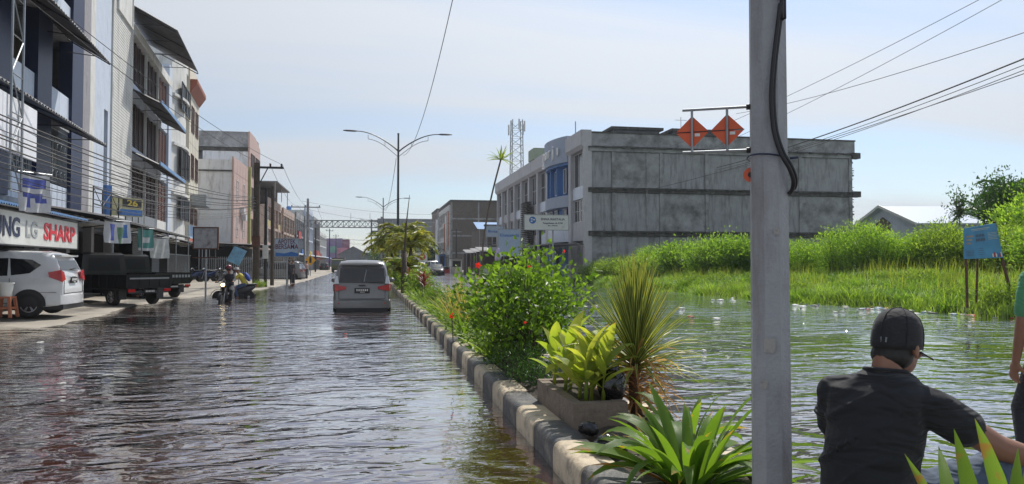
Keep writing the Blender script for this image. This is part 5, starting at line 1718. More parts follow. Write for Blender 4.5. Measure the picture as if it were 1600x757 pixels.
# white sacks and street-side clutter by the cream building
m_sack = mat('white_sack', (0.5, 0.48, 0.44), rough=0.8, var=0.2, bump=0.5)
for k in range(6):
    p0 = lp(3.2 + 0.7 * (k % 2), 14.0 + 1.1 * k, 0.12)
    o = thing('sack', ['nearest', 'second', 'third', 'fourth', 'fifth', 'farthest'][k] + ' bulging white sack of the heap before the cream building', 'sack', p0, k * 0.7, group='white sacks in a heap')
    g = MB(); rr = []
    for t, r_ in ((0, .32), (.15, .42), (.45, .45), (.75, .36), (.9, .18), (1.0, .22)):
        rr.append([(r_ * math.cos(u) * (1 + .12 * math.sin(3 * u + k)), r_ * .75 * math.sin(u), t * 0.75) for u in np.linspace(0, 2 * PI, 13)[:-1]])
    g.loft(rr); g.build('bag', m_sack, o, smooth=True)
# bucket on orange stool
st = thing('plastic_stool', 'orange plastic stool at the left edge beside the white car', 'stool', (gnd(8, 497, 0.12).x, gnd(8, 497, 0.12).y, 0.13))
m_stool = mat('orange_brown_plastic', (0.42, 0.15, 0.08), rough=0.4)
hs = 0.50
g = MB(); g.box(-0.17, 0.17, -0.17, 0.17, hs - 0.04, hs); g.build('seat', m_stool, st)
for sx in (-1, 1):
    for sy in (-1, 1):
        g = MB(); g.loft([[(sx * .19 + a_, sy * .19 + b_, 0) for a_, b_ in ((-.03, -.03), (.03, -.03), (.03, .03), (-.03, .03))], [(sx * .14 + a_, sy * .14 + b_, hs - .041) for a_, b_ in ((-.03, -.03), (.03, -.03), (.03, .03), (-.03, .03))]]); g.build('leg', m_stool, st)
g = MB()
for sx in (-1, 1): g.box(sx * .165 - .012, sx * .165 + .012, -.14, .14, .2, .25); g.box(-.14, .14, sx * .165 - .012, sx * .165 + .012, .201, .249)
g.build('stretcher', m_stool, st)
bk = thing('bucket', 'white plastic bucket standing on the orange stool', 'bucket', st.location + Vector((0, 0, hs + 0.002)))
g = MB(); g.lathe([(0.13, 0), (0.165, 0.30), (0.18, 0.30), (0.18, 0.33), (0.165, 0.33), (0.13, 0.03), (0.0, 0.03)], 20); g.build('body', m_signwhite, bk, smooth=40)
g = MB(); g.tube([(0.182 * math.cos(t), 0.182 * math.sin(t), 0.31 - 0.04 * abs(math.cos(t))) for t in np.linspace(0, PI, 12)], 0.005, 5); g.build('handle', m_blacksteel, bk)
# barred fence beyond the sacks
fe = thing('fence', 'grey vertical bar fence behind the parked motorcycles', 'fence', (-13.0, 62.0, 0))
for k in range(46):
    MB().box(-0.03 + k * .14, 0.02 + k * .14, 0, 0.05, 0.1, 1.95).build('bar', m_steel, fe) if k % 1 == 0 else None
MB().box(-0.1, 6.4, 0.052, 0.1, 1.75, 1.82).build('rail', m_steel, fe); MB().box(-0.1, 6.4, 0.052, 0.1, 0.3, 0.37).build('rail', m_steel, fe)
# blue tilted information board on the bank
p1 = at_y(1507, 405, 17.6); p2 = at_y(1568, 403, 17.6); p3 = at_y(1556, 349, 17.6); p4 = at_y(1507, 357, 17.6)
ib = thing('information_board', 'leaning blue information board with faded print on the grassy bank', 'sign', (p1.x, 17.6, 0))
off0 = Vector((p1.x, 17.6, 0))
m_ibl = mat('blue_board_print', (0.06, 0.24, 0.42), rough=0.4, var=0.25, scale=1.5)
P = [p - off0 for p in (p1, p2, p3, p4)]
g = MB(); g.v = [tuple(p) for p in P] + [tuple(p + Vector((0, .03, 0))) for p in P]
for f_ in ((0, 1, 2, 3), (7, 6, 5, 4), (0, 4, 5, 1), (1, 5, 6, 2), (2, 6, 7, 3), (3, 7, 4, 0)): g.face(f_)
g.build('panel', m_ibl, ib)
def bil(u, v): return (P[0] * (1 - u) + P[1] * u) * (1 - v) + (P[3] * (1 - u) + P[2] * u) * v + Vector((0, -0.006, 0))
def strip(u0, u1, v0, v1, m, nm='print'):
    g = MB(); g.poly([bil(u0, v0), bil(u1, v0), bil(u1, v1), bil(u0, v1)]); g.build(nm, m, ib)
m_pr1 = mat('pale_print', (0.35, 0.42, 0.42), rough=0.5); m_pr2 = mat('ochre_print', (0.3, 0.25, 0.2), rough=0.5)
strip(.2, .78, .90, .925, m_pr1); strip(.22, .72, .865, .88, m_pr1)
for k in range(5): strip(.68, .97 - .03 * (k % 2), .74 - .045 * k, .755 - .045 * k, m_pr1)
for k in range(3): strip(.05, .26 - .04 * k, .68 - .11 * k, .74 - .11 * k, m_pr2)
for k in range(4): strip(.05 + .0 * k, .25, .24 - .05 * k, .255 - .05 * k, m_ink); strip(.35, .52, .30 - .06 * k, .31 - .06 * k, m_ink)
for k in range(6):
    strip(.33 + .045 * k, .355 + .045 * k, .66, .75, m_ink); strip(.33 + .045 * k, .36 + .045 * k, .53, .62, m_ink)
for k, mm in enumerate((m_signwhite, m_red, m_signwhite, m_signblue, m_red, m_signwhite)): strip(.72 + .045 * k, .755 + .045 * k, .03, .13 + .04 * (k % 2), mm)
g = MB(); g.tube([P[0] + Vector((.1, .06, .3)), Vector((.12, .06, .2))], 0.035, 6); g.build('post', m_rust, ib)
g = MB(); g.tube([P[2] + Vector((0, .06, .05)), P[1] + Vector((.0, .06, 0)), P[1] + Vector((.42, .06, -1.5))], 0.04, 6); g.build('post', m_rust, ib)
g = MB(); g.tube([(P[0] + P[1]) / 2 + Vector((.1, .3, .4)), Vector(((P[0].x + P[1].x) / 2, .3, .3))], 0.03, 6); g.build('post', m_rust, ib)
# red kiosk and stall at right
for lab, px0, px1, py0, Yk, mm in (('red painted roadside kiosk right of the oncoming cars', 690, 703, 418, 110, m_red), ('white fronted stall beside the red kiosk', 705, 722, 405, 112, m_white), ('blue sign stall behind the red kiosk', 686, 696, 398, 125, m_signblue), ('low grey stall beside the pale utility pole', 640, 676, 408, 190, m_greyblock)):
    a = at_y(px0, py0, Yk); c = at_y(px1, py0, Yk)
    o = thing('kiosk', lab, 'kiosk', (a.x, Yk, 0)); w_ = c.x - a.x; hh = a.z
    MB().box(0, w_, 0, 2.2, 0, hh).build('body', mm, o)
    g = MB(); corr = g.box(-0.3, w_ + 0.3, -0.9, 2.5, hh + 0.02, hh + 0.1); g.build('roof', m_zinc, o)
    MB().box(0.2, w_ - 0.2, -0.05, -0.005, 0.9, hh - 0.3).build('hatch', m_dark, o)
# kerbside kiosks under zinc roofs along the right side
for k, (x, y, w_) in enumerate([(12.2, 84, 5), (12.6, 92, 6), (12.8, 101, 5)]):
    o = thing('market_stall', ('open stall with zinc roof and dark inside, nearest of three', 'open stall with zinc roof between its two neighbours', 'open stall with zinc roof, farthest of three')[k], 'stall', (x, y, 0), group='zinc roofed stalls at right')
    g = MB(); g.poly([(0, 0, 2.9), (w_, 0, 2.9), (w_, 4, 3.4), (0, 4, 3.4)]); g.poly([(0, 0, 2.85), (0, 4, 3.35), (w_, 4, 3.35), (w_, 0, 2.85)]); g.build('roof', m_zinc, o)
    MB().box(0.1, w_ - 0.1, 3.0, 3.6, 0, 2.8).build('back_wall', m_dkbrown, o)
    MB().box(0.5, w_ - 0.5, 0.6, 1.5, 0, 0.95).build('counter', (m_signwhite, m_signblue, m_yellow)[k], o)
    for xx in (0.1, w_ - 0.1):
        MB().tube([(xx, 0.1, 0), (xx, 0.1, 2.85)], 0.05, 5).build('post', m_steel, o)
# planter and black jar
m_planter = mat('mossy_brown_concrete', (0.21, 0.165, 0.13), rough=0.9, var=0.25, scale=4, dirt=(0.05, 0.045, 0.035), damt=0.4, dscale=4, bump=0.6, bscale=30)
pl = thing('planter_box', 'low brown concrete planter box holding broad yellow green leaves', 'planter', (1.47, 5.30, 0.0))
PW, PLn, PH = 0.42, 1.2, 0.385
g = MB(); g.box(0, PW, 0, 0.09, 0.05, PH); g.build('end_wall', m_planter, pl); g = MB(); g.box(0, PW, PLn - .09, PLn, 0.05, PH); g.build('end_wall', m_planter, pl)
g = MB(); g.box(0, .085, .092, PLn - .092, 0.05, PH - .003); g.build('side_wall', m_planter, pl); g = MB(); g.box(PW - .085, PW, .092, PLn - .092, 0.05, PH - .003); g.build('side_wall', m_planter, pl)
g = MB(); g.box(.087, PW - .087, .094, PLn - .094, 0.1, PH - 0.03); g.build('soil', m_medsoil, pl)
pl2 = thing('planter_box', 'small mossy concrete planter box left of the hibiscus bush foot', 'planter', (1.5, 10.1, 0.0))
g = MB(); g.box(0, .5, 0, .9, 0.05, .33); g.build('wall', m_planter, pl2)
g = MB(); g.box(.06, .44, .06, .84, .331, .335); g.build('soil', m_medsoil, pl2)
m_jar = mat('glossy_black_glaze', (0.008, 0.008, 0.009), rough=0.12, var=0.2, coat=0.5)
jar = thing('black_jar', 'glossy black round jar in the planter between the leaves and spiky plant', 'jar', (1.84, 5.52, PH - 0.03))
g = MB(); g.lathe([(0.05, 0), (0.085, 0.02), (0.115, 0.10), (0.11, 0.18), (0.075, 0.235), (0.05, 0.25), (0.06, 0.27), (0.05, 0.275), (0.0, 0.26)], 24); g.build('body', m_jar, jar, smooth=True)
m_bag = mat('black_plastic_bag', (0.012, 0.012, 0.014), rough=0.22, var=0.2)
for k, (px_, py_, s_, lab) in enumerate([(895, 672, .075, 'small knotted black rubbish bag on the soil by the planter corner'), (925, 698, .11, 'larger crumpled black rubbish bag beside the broad lily leaves')]):
    p0 = gnd(px_, py_, 0.26) + Vector((.13, .02, 0))
    g = MB(); g.ell((0, 0, 0), (s_, s_ * .8, s_ * .6), n=28, m=18)
    g.v = [tuple(Vector(v) * (1 + 0.35 * noise.noise(Vector(v) * 22 + Vector((k * 9, 0, 0))) + 0.2 * noise.noise(Vector(v) * 60))) for v in g.v]
    o = g.build('rubbish_bag', m_bag, smooth=True, loc=p0); tag(o, lab, 'rubbish bag')
# floating litter: along the bank and on the water
LIT = [mat('litter_white', (0.55, 0.55, 0.53), rough=0.5, var=0.2), mat('litter_grey', (0.33, 0.33, 0.32), rough=0.6, var=0.3), mat('litter_blue', (0.12, 0.28, 0.5), rough=0.4, var=0.3), mat('litter_red', (0.55, 0.08, 0.06), rough=0.4), mat('litter_dark', (0.05, 0.05, 0.055), rough=0.5)]
lits = []
for k in range(8):
    g = MB(); g.ell((0, 0, 0), (1, .7, .38), n=10, m=6)
    g.v = [tuple(Vector(v) * (1 + 0.55 * noise.noise(Vector(v) * 1.9 + Vector((k * 7, 0, 0))))) for v in g.v]
    lits.append(g)
litmesh = {}
def litter(px_, py_, s, mi, lab, grp=None):
    p0 = gnd(px_, py_, 0.0); k = random.randrange(8)
    if (k, mi) not in litmesh:
        me = lits[k].mesh('litter', LIT[mi]); me.polygons.foreach_set('use_smooth', [True] * len(me.polygons)); litmesh[(k, mi)] = me
    o = inst('litter', litmesh[(k, mi)], None, (p0.x, p0.y, 0.005), (0, 0, random.uniform(0, 6)), (s, s, s * .45)); tag(o, lab, 'litter', grp)
for k in range(125):
    px_ = random.choice([random.uniform(1240, 1600), random.uniform(1100, 1600), random.gauss(1300, 25), random.gauss(1385, 30), random.gauss(1500, 50)])
    py_ = 473 + (px_ - 1240) * 0.060 + random.uniform(-2.0, 4) + (random.random() < .15) * random.uniform(2, 14)
    mi = random.choices(range(5), (6, 4, 1.2, 0.9, 2))[0]
    litter(px_, py_, random.uniform(.04, .10) + (random.random() < .25) * random.uniform(.03, .12), mi, ('white', 'grey', 'blue', 'red', 'dark')[mi] + ' scrap in the line of litter floating at the grass edge', ('white', 'grey', 'blue', 'red', 'dark')[mi] + ' litter along the bank')
for k, (px_, py_, s, mi, lab) in enumerate([(930, 478, .10, 0, 'white floating wrapper left of the spiky plant'), (962, 485, .07, 0, 'small white scrap just left of the spiky leaves'), (1065, 482, .12, 0, 'white plastic cup floating right of the spiky leaves'), (1080, 495, .09, 3, 'pinkish scrap floating right of the spiky leaves'), (1120, 498, .10, 0, 'white scrap floating before the thick post'), (168, 587, .07, 1, 'tan scrap floating on the brown left water'), (95, 600, .06, 1, 'faint grey scrap floating at the lower left'), (62, 536, .08, 0, 'white scrap floating close to the forecourt edge'), (540, 522, .04, 3, 'tiny reddish scrap floating behind the silver van'), (1100, 548, .05, 0, 'white fleck by the post on the right water')]):
    litter(px_, py_, s, mi, lab)
# foam flecks
g = MB()
for k in range(170):
    px_ = random.uniform(1090, 1620) if random.random() < .8 else random.uniform(900, 1150)
    py_ = random.uniform(480, 560)
    p0 = gnd(px_, py_, 0.004); r_ = random.uniform(.01, .035)
    n_ = 7; g.poly([(p0.x + r_ * math.cos(t) * random.uniform(.6, 1.3), p0.y + r_ * .8 * math.sin(t) * random.uniform(.6, 1.3), 0.006) for t in np.linspace(0, 2 * PI, n_ + 1)[:-1]])
g.build('foam', mat('pale_foam', (0.5, 0.5, 0.46), rough=0.7), kind='stuff')
# ================================================================== PLANTS
def strap(name, L_, W_, bend, m, seg=7, fold=0.25, tip=0.5, twist=0.0, start=0.55, droop=0.0):
    """one strap leaf growing from the origin along +Z and arching towards +X"""
    V, F_, UV = [], [], []
    ang = 0.05; p = Vector((0, 0, 0)); ds = L_ / seg
    for k in range(seg + 1):
        t = k / seg
        w = W_ * (start + (1 - start) * min(1, t / 0.35)) * max(0, 1 - max(0, (t - tip) / (1 - tip)) ** 2.3)
        w = max(w, 0.0015)
        side = Vector((0, 1, 0)) * math.cos(twist * t) + Vector((math.cos(ang), 0, -math.sin(ang))) * math.sin(twist * t)
        nrm = Vector((math.cos(ang), 0, -math.sin(ang)))
        up = -nrm
        V += [tuple(p + side * w / 2 + up * w * fold), tuple(p), tuple(p - side * w / 2 + up * w * fold)]
        UV.append(t)
        ang += bend / seg * (0.4 + 1.2 * t) + droop * (t > 0.6) / seg
        p = p + Vector((math.sin(ang), 0, math.cos(ang))) * ds
    for k in range(seg):
        a = 3 * k
        F_ += [(a, a + 1, a + 4, a + 3), (a + 1, a + 2, a + 5, a + 4)]
    me = bpy.data.meshes.new(name); me.from_pydata(V, [], F_); me.materials.append(m)
    ul = me.uv_layers.new(name='UVMap'); c_ = [0.0, 0.5, 1.0]
    for lp_ in me.loops:
        ul.data[lp_.index].uv = (c_[lp_.vertex_index % 3], (lp_.vertex_index // 3) / seg)
    me.polygons.foreach_set('use_smooth', [True] * len(me.polygons))
    return me


def leaf_quads(P, D, L_, W_, fold=0.25):
    """diamond leaves from arrays: P base points, D directions"""
    n = len(P)
    D = D / np.linalg.norm(D, axis=1, keepdims=True)
    rnd = rng.normal(size=(n, 3)); S = np.cross(D, rnd); S /= np.linalg.norm(S, axis=1, keepdims=True) + 1e-9
    U = np.cross(S, D)
    L_ = (L_ * rng.uniform(0.65, 1.25, n))[:, None]; W_ = L_ * W_
    mid = P + D * L_ * 0.45
    v0 = P; v1 = mid + S * W_ / 2 + U * W_ * fold; v2 = P + D * L_ - U * L_ * 0.12; v3 = mid - S * W_ / 2 + U * W_ * fold
    V = np.stack([v0, v1, v2, v3], 1).reshape(-1, 3)
    b_ = np.arange(n) * 4
    F_ = np.concatenate([np.stack([b_, b_ + 1, b_ + 2], 1), np.stack([b_, b_ + 2, b_ + 3], 1)])
    return V, F_


def shrub_meshes(name, W_, D_, H_, n_tw, per, leafL, leafW, m, stem_m, seed, hollow=0.25, bottom=0.35, lift=0.5, stems=7, stem_r=0.012, tone=0.3):
    """foliage (leaf clusters on twigs) and stems (base to twig ends)"""
    r = np.random.default_rng(seed); rd = random.Random(seed)
    tips = []
    while len(tips) < n_tw:
        u = r.normal(size=3); u /= np.linalg.norm(u); q = r.uniform(hollow, 1) ** 0.5
        x, y, z = u * q
        lump = 1 + 0.28 * noise.noise(Vector((u[0] * 2.1 + seed, u[1] * 2.1, u[2] * 2.1)))
        z01 = (z * lump + 1) / 2
        if z01 < bottom * r.uniform(0.2, 1): continue
        tips.append((x * lump * W_ / 2 * (0.55 + 0.45 * min(1, z01 * 1.8)), y * lump * D_ / 2 * (0.55 + 0.45 * min(1, z01 * 1.8)), z01 * H_))
    tips = np.array(tips)
    P, Dr = [], []
    sm = MB()
    bases = [(rd.uniform(-.12, .12) * W_, rd.uniform(-.12, .12) * D_, 0) for _ in range(stems)]
    for i, t in enumerate(tips):
        b0 = bases[i % stems]
        if i < stems * 5:
            mid = ((b0[0] * .5 + t[0] * .5), (b0[1] * .5 + t[1] * .5), t[2] * .55)
            sm.tube([b0, mid, tuple(t)], [stem_r, stem_r * .7, stem_r * .3], 4, cap=False)
        dirn = np.array([t[0], t[1], max(0.1, t[2] - H_ * 0.3)]); dirn = dirn / (np.linalg.norm(dirn) + 1e-6)
        k = per
        s = leafL * 1.6
        off = r.normal(size=(k, 3)) * s * np.array([1, 1, 0.8])
        P.append(t + off - dirn * abs(r.normal(size=(k, 1))) * s)
        d = r.normal(size=(k, 3)) * 0.7 + dirn * 0.7; d[:, 2] += lift * r.uniform(-0.6, 1, k)
        Dr.append(d)
    P = np.concatenate(P); Dr = np.concatenate(Dr)
    V, F_ = leaf_quads(P, Dr, leafL, leafW)
    fo = npmesh('foliage', V, F_, [m])
    return fo, sm.mesh('stem', stem_m), tips


m_stem = mat('brown_green_stem', (0.075, 0.06, 0.035), rough=0.8, var=0.3, scale=12)
m_trunk = mat('grey_brown_bark', (0.12, 0.10, 0.08), rough=0.9, var=0.3, scale=6, bump=0.5)
m_hib = leafmat('hibiscus_leaf', (0.038, 0.085, 0.012), (0.15, 0.26, 0.035), trans=0.45, rough=0.4)
m_lily = leafmat('lily_leaf', (0.045, 0.115, 0.016), (0.10, 0.20, 0.028), trans=0.42, rough=0.42, scale=4, veins=True)
m_canna = leafmat('yellow_green_leaf', (0.17, 0.25, 0.04), (0.36, 0.38, 0.085), trans=0.45, rough=0.42, scale=9, veins=True)
m_spike = leafmat('striped_spiky_leaf', (0.05, 0.09, 0.022), (0.13, 0.17, 0.045), trans=0.32, rough=0.4, stripe=(0.36, 0.36, 0.11, 0.34))
m_dead = leafmat('dry_brown_leaf', (0.26, 0.12, 0.06), (0.50, 0.33, 0.17), trans=0.3, rough=0.7)
m_redl = leafmat('dark_red_leaf', (0.07, 0.012, 0.018), (0.16, 0.03, 0.03), trans=0.3, rough=0.4)
m_border = leafmat('border_leaf', (0.055, 0.12, 0.02), (0.19, 0.27, 0.055), trans=0.42, rough=0.4)
m_palmleaf = leafmat('palm_leaflet', (0.07, 0.12, 0.018), (0.34, 0.32, 0.07), trans=0.4, rough=0.4, scale=0.9)
m_bushl = leafmat('bank_bush_leaf', (0.09, 0.18, 0.03), (0.28, 0.43, 0.08), trans=0.53, rough=0.45, scale=0.8)
m_treel = leafmat('dark_tree_leaf', (0.018, 0.055, 0.012), (0.05, 0.12, 0.022), trans=0.35, rough=0.4, scale=0.8)
m_flower = leafmat('red_petal', (0.55, 0.02, 0.02), (0.75, 0.04, 0.03), trans=0.3, rough=0.5)


def ghere(x, y): return 0.20


def rosette(root, meshes, n, elev, az0=0.0, r0=0.02, z0=0.0, sc=(0.8, 1.1), name='leaf', zspan=0.0, azr=None):
    for k in range(n):
        az = az0 + k * 2.399963 + random.uniform(-.25, .25)
        if azr: az = random.uniform(*azr)
        el = random.uniform(*elev)      # tilt away from vertical
        t = k / max(1, n - 1)
        s = random.uniform(*sc)
        inst(name, random.choice(meshes), root, (r0 * math.cos(az), r0 * math.sin(az), z0 + zspan * t), (0, el, az), (s, s, s))


# --- big strap leaved lily in the foreground
lil_m = [strap('leaf', 0.62, 0.066, b_, m_lily, tip=0.5, fold=0.18, seg=9, twist=tw) for b_, tw in ((0.5, .3), (0.9, -.5), (1.5, .5), (0.75, .8), (2.3, -.3))]
lil_s = [strap('leaf', 0.45, 0.05, b_, m_lily, tip=0.45, fold=0.18) for b_ in (0.4, 1.0)]
L1 = thing('lily_plant', 'large clump of broad strap leaved lily in front of the thick grey post', 'plant', (1.74, 3.88, 0.18))
rosette(L1, lil_m, 54, (0.1, 1.1), r0=0.08, sc=(0.75, 1.2))
rosette(L1, lil_s, 16, (0.1, 1.0), r0=0.10, sc=(0.8, 1.15))
inst('leaf', strap('leaf', 0.5, 0.05, 0.6, leafmat('browning_leaf', (0.3, 0.2, 0.03), (0.45, 0.18, 0.05), trans=.3)), L1, (-.08, -.03, 0), (0, 1.0, PI * .93)).name = 'leaf'
L1b = thing('lily_plant', 'smaller strap leaved clump close behind the large lily clump', 'plant', (2.02, 4.55, 0.18))
rosette(L1b, lil_m, 16, (0.15, 0.9), r0=0.05, sc=(0.6, 0.9))
# --- lily in the lower right corner in front of the seated man
lil_b = [strap('leaf', 0.92, 0.058, b_, leafmat('light_lily_leaf', (0.08, 0.17, 0.02), (0.17, 0.30, 0.04), trans=.42, rough=.42, veins=True), tip=0.68, fold=0.2, seg=10, twist=tw) for b_, tw in ((0.35, .5), (0.8, -.5), (1.5, .4))]
L2 = thing('lily_plant', 'bright broad lily leaves in the bottom right corner before the seated man', 'plant', (1.68, 1.80, 0.06))
for (rx, ry, el, az, k, s_) in ((-.02, .05, .45, 2.4, 1, .98), (.06, .02, .18, .3, 0, 1.02), (.10, -.02, .35, 0.1, 1, 1.0), (.0, .08, .75, 2.6, 2, .9), (-.05, .06, .55, 3.1, 1, .8), (.12, .05, .22, 1.2, 0, .96), (.08, .0, .6, -.3, 1, .9), (-.03, .1, .55, 1.9, 1, .84), (.15, .08, .3, .7, 0, .92), (.02, .0, .95, 2.8, 2, .85), (.16, -.02, .45, -.5, 1, .95), (-.08, .1, .62, 3.3, 0, .80), (.12, .02, .10, .6, 0, .90), (.2, .05, .2, .1, 0, 1.02), (.05, .1, .3, 1.0, 1, 1.0), (.22, .0, .32, .4, 1, .96), (.0, .0, .5, -.9, 1, 1.0), (.1, .1, .7, .2, 2, 1.05), (.14, .1, .15, 2.0, 0, .86), (.24, .06, .08, 1.5, 0, .97)):
    inst('leaf', lil_b[k], L2, (rx, ry, 0), (0, el, az), (s_, s_, s_))
inst('leaf', strap('leaf', 0.62, 0.05, 0.5, MATS['browning_leaf'], fold=.5), L2, (-.05, .12, 0), (0, .48, 2.5))
L3 = thing('lily_plant', 'sparse narrow lily leaves reaching past the thick post foot towards the seated man', 'plant', (1.62, 2.12, 0.16))
for (el, az, s_) in ((.5, .9, .72), (.85, 1.3, .75), (1.0, .4, .7), (.3, 2.0, .62), (.75, .2, .8)):
    inst('leaf', lil_s[0], L3, (0, 0, 0), (0, el, az), (s_ * .95, s_ * .6, s_ * .95))

# --- tall spiky striped plant
sp_m = [strap('leaf', 0.60, 0.024, b_, m_spike, seg=6, fold=0.3, tip=0.35, start=.8) for b_ in (0.05, 0.2, 0.45, 0.9)]
sp_d = [strap('dry_leaf', 0.42, 0.024, b_, m_dead, seg=5, fold=0.4, tip=0.3, start=.8) for b_ in (0.6, 1.3, 2.0)]
S1 = thing('spiky_plant', 'tall spiky plant with yellow striped sword leaves and dry brown skirt', 'plant', (2.12, 5.74, 0.18))
g = MB(); g.tube([(0, 0, 0), (-.02, 0, .25), (0.0, .01, .62), (.01, .01, .85)], [.055, .045, .05, .045], 8)
g.build('stem', mat('fibrous_brown_stem', (0.16, 0.085, 0.05), rough=0.95, var=0.4, scale=20, bump=0.8), S1, smooth=True)
for k in range(230):
    az = k * 2.399963; t = k / 229
    el = 1.30 * (1 - t) ** 2.0 + 0.07 + random.uniform(-.1, .1)
    s_ = random.uniform(.85, 1.12)
    inst('leaf', sp_m[0 if el < .5 else (1 if el < .8 else random.choice((2, 3)))], S1, (.03 * math.cos(az), .03 * math.sin(az), .36 + .34 * t), (0, el, az), (s_,) * 3)
for k in range(105):
    az = k * 2.399963; t = k / 104; s_ = random.uniform(.7, 1.15)
    inst('dry_leaf', random.choice(sp_d), S1, (.035 * math.cos(az), .035 * math.sin(az), .06 + .42 * t), (0, random.uniform(.7, 1.75), az), (s_,) * 3)

# --- broad yellow-green leaves in the planter: each stem is a plant of its own with its leaves
ca_m = [strap('leaf', 0.40, 0.135, b_, m_canna, seg=7, fold=0.22, tip=0.30, start=.12, twist=tw) for b_, tw in ((.35, .2), (.8, -.3), (1.3, .3), (.55, -.1))]
spots = [(1.61, 5.46), (1.68, 5.54), (1.62, 5.66), (1.75, 5.46), (1.59, 5.98), (1.66, 6.08), (1.80, 5.90), (1.83, 5.75), (1.84, 6.0), (1.57, 6.28), (1.72, 6.3)]
descr = ['nearest yellow green broad leaved stem at the planter front corner', 'second broad leaved stem beside the planter front corner', 'broad leaved stem on the kerb side, middle of the planter', 'broad leaved stem just left of the black jar', 'broad leaved stem at the left rear of the planter', 'tall broad leaved stem in the middle rear of the planter', 'broad leaved stem behind the black jar', 'broad leaved stem between the jar and the spiky plant', 'broad leaved stem partly behind the spiky plant', 'leftmost farthest broad leaved stem in the planter', 'farthest broad leaved stem near the hibiscus']
for i, (x, y) in enumerate(spots):
    h = random.uniform(.22, .36)
    p_ = thing('broad_leaf_plant', descr[i], 'plant', (x, y, PH - .04), group='broad leaved plants in the planter box')
    g = MB(); g.tube([(0, 0, 0), (.01, 0, h * .6), (0.02, .01, h)], [.016, .014, .010], 6); g.build('stem', m_canna, p_, smooth=True)
    for k in range(7):
        az = k * 2.4 + i; t = k / 6; s_ = random.uniform(.66, 1.0)
        inst('leaf', random.choice(ca_m), p_, (0.01, 0, h * (.35 + .65 * t)), (0, .85 - .65 * t + random.uniform(-.12, .12), az), (s_,) * 3)

# --- hibiscus bushes
fo, st_, tips = shrub_meshes('hibiscus', 1.5, 2.1, 1.47, 270, 16, 0.078, 0.6, m_hib, m_stem, 3, hollow=.15, bottom=.30, stems=12, stem_r=.011)
H1 = thing('hibiscus_bush', 'large glossy green hibiscus bush with a few red flowers on the median', 'bush', (1.80, 8.75, .18)); H1.scale = (1.08, 1.08, 1.0)
inst('foliage', fo, H1)['kind'] = 'stuff'; inst('stem', st_, H1)


def flower(parent, p, s, name='flower'):
    V, F_ = [], []
    g = MB()
    for k in range(5):
        a0 = 2 * PI * k / 5
        for j in range(2):
            pass
        d = Vector((math.cos(a0), -0.35, math.sin(a0))); sd = Vector((-math.sin(a0), 0, math.cos(a0)))
        b0 = Vector((0, 0, 0)); g.poly([b0, d * s * .5 + sd * s * .32, d * s, d * s * .5 - sd * s * .32])
    g.tube([(0, 0, 0), (0, -s * 1.1, s * .2)], s * .05, 4)
    return g.build(name, m_flower, parent, loc=p)


for (px_, py_, Y_, s_) in ((752, 415, 9.3, .042), (876, 393, 9.0, .022), (826, 417, 8.6, .018), (820, 503, 8.2, .018), (700, 395, 9.3, .0)):
    if s_ > 0:
        w_ = at_y(px_, py_, Y_ - .75); flower(H1, w_ - H1.location, s_)
fo2, st2, _ = shrub_meshes('hib2', 1.0, 1.3, .95, 150, 16, 0.06, 0.55, m_hib, m_stem, 8, stems=6, stem_r=.008)
for (x, y, s_, lab) in ((1.78, 11.3, .62, 'low leafy shrub between the hibiscus bush and the straw coloured grass'), (1.9, 16.5, .8, 'leafy shrub halfway along the median verge'), (1.75, 20.5, .7, 'rounded leafy shrub before the dark red leaved plants')):
    t_ = thing('leafy_shrub', lab, 'bush', (x, y, .18)); t_.scale = (s_,) * 3
    inst('foliage', fo2, t_)['kind'] = 'stuff'; inst('stem', st2, t_)
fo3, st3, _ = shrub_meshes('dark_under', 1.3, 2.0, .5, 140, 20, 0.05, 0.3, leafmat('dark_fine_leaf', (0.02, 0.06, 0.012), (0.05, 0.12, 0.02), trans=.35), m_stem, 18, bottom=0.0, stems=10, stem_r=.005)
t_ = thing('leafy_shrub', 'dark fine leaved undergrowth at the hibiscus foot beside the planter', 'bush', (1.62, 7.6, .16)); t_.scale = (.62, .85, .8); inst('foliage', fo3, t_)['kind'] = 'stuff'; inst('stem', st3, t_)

# --- straw coloured grass clump
gr_m = [strap('leaf', 1.15, 0.022, b_, leafmat('straw_leaf', (0.20, 0.19, 0.06), (0.42, 0.34, 0.16), trans=.35, rough=.6), seg=5, tip=.2, start=.9) for b_ in (.15, .5, 1.0)]
G1 = thing('straw_grass', 'tall straw coloured grass clump behind the left of the hibiscus bush', 'plant', (1.80, 13.6, .18))
rosette(G1, gr_m, 90, (0.02, .5), r0=.08, sc=(.8, 1.1))
G2 = thing('straw_grass', 'shorter reddish tipped grass clump left of the tall straw clump', 'plant', (1.66, 14.6, .18)); rosette(G2, [strap('leaf', .8, .025, .6, m_dead, seg=4, tip=.2, start=.9), gr_m[1]], 40, (0.1, .7), r0=.06, sc=(.7, .9))

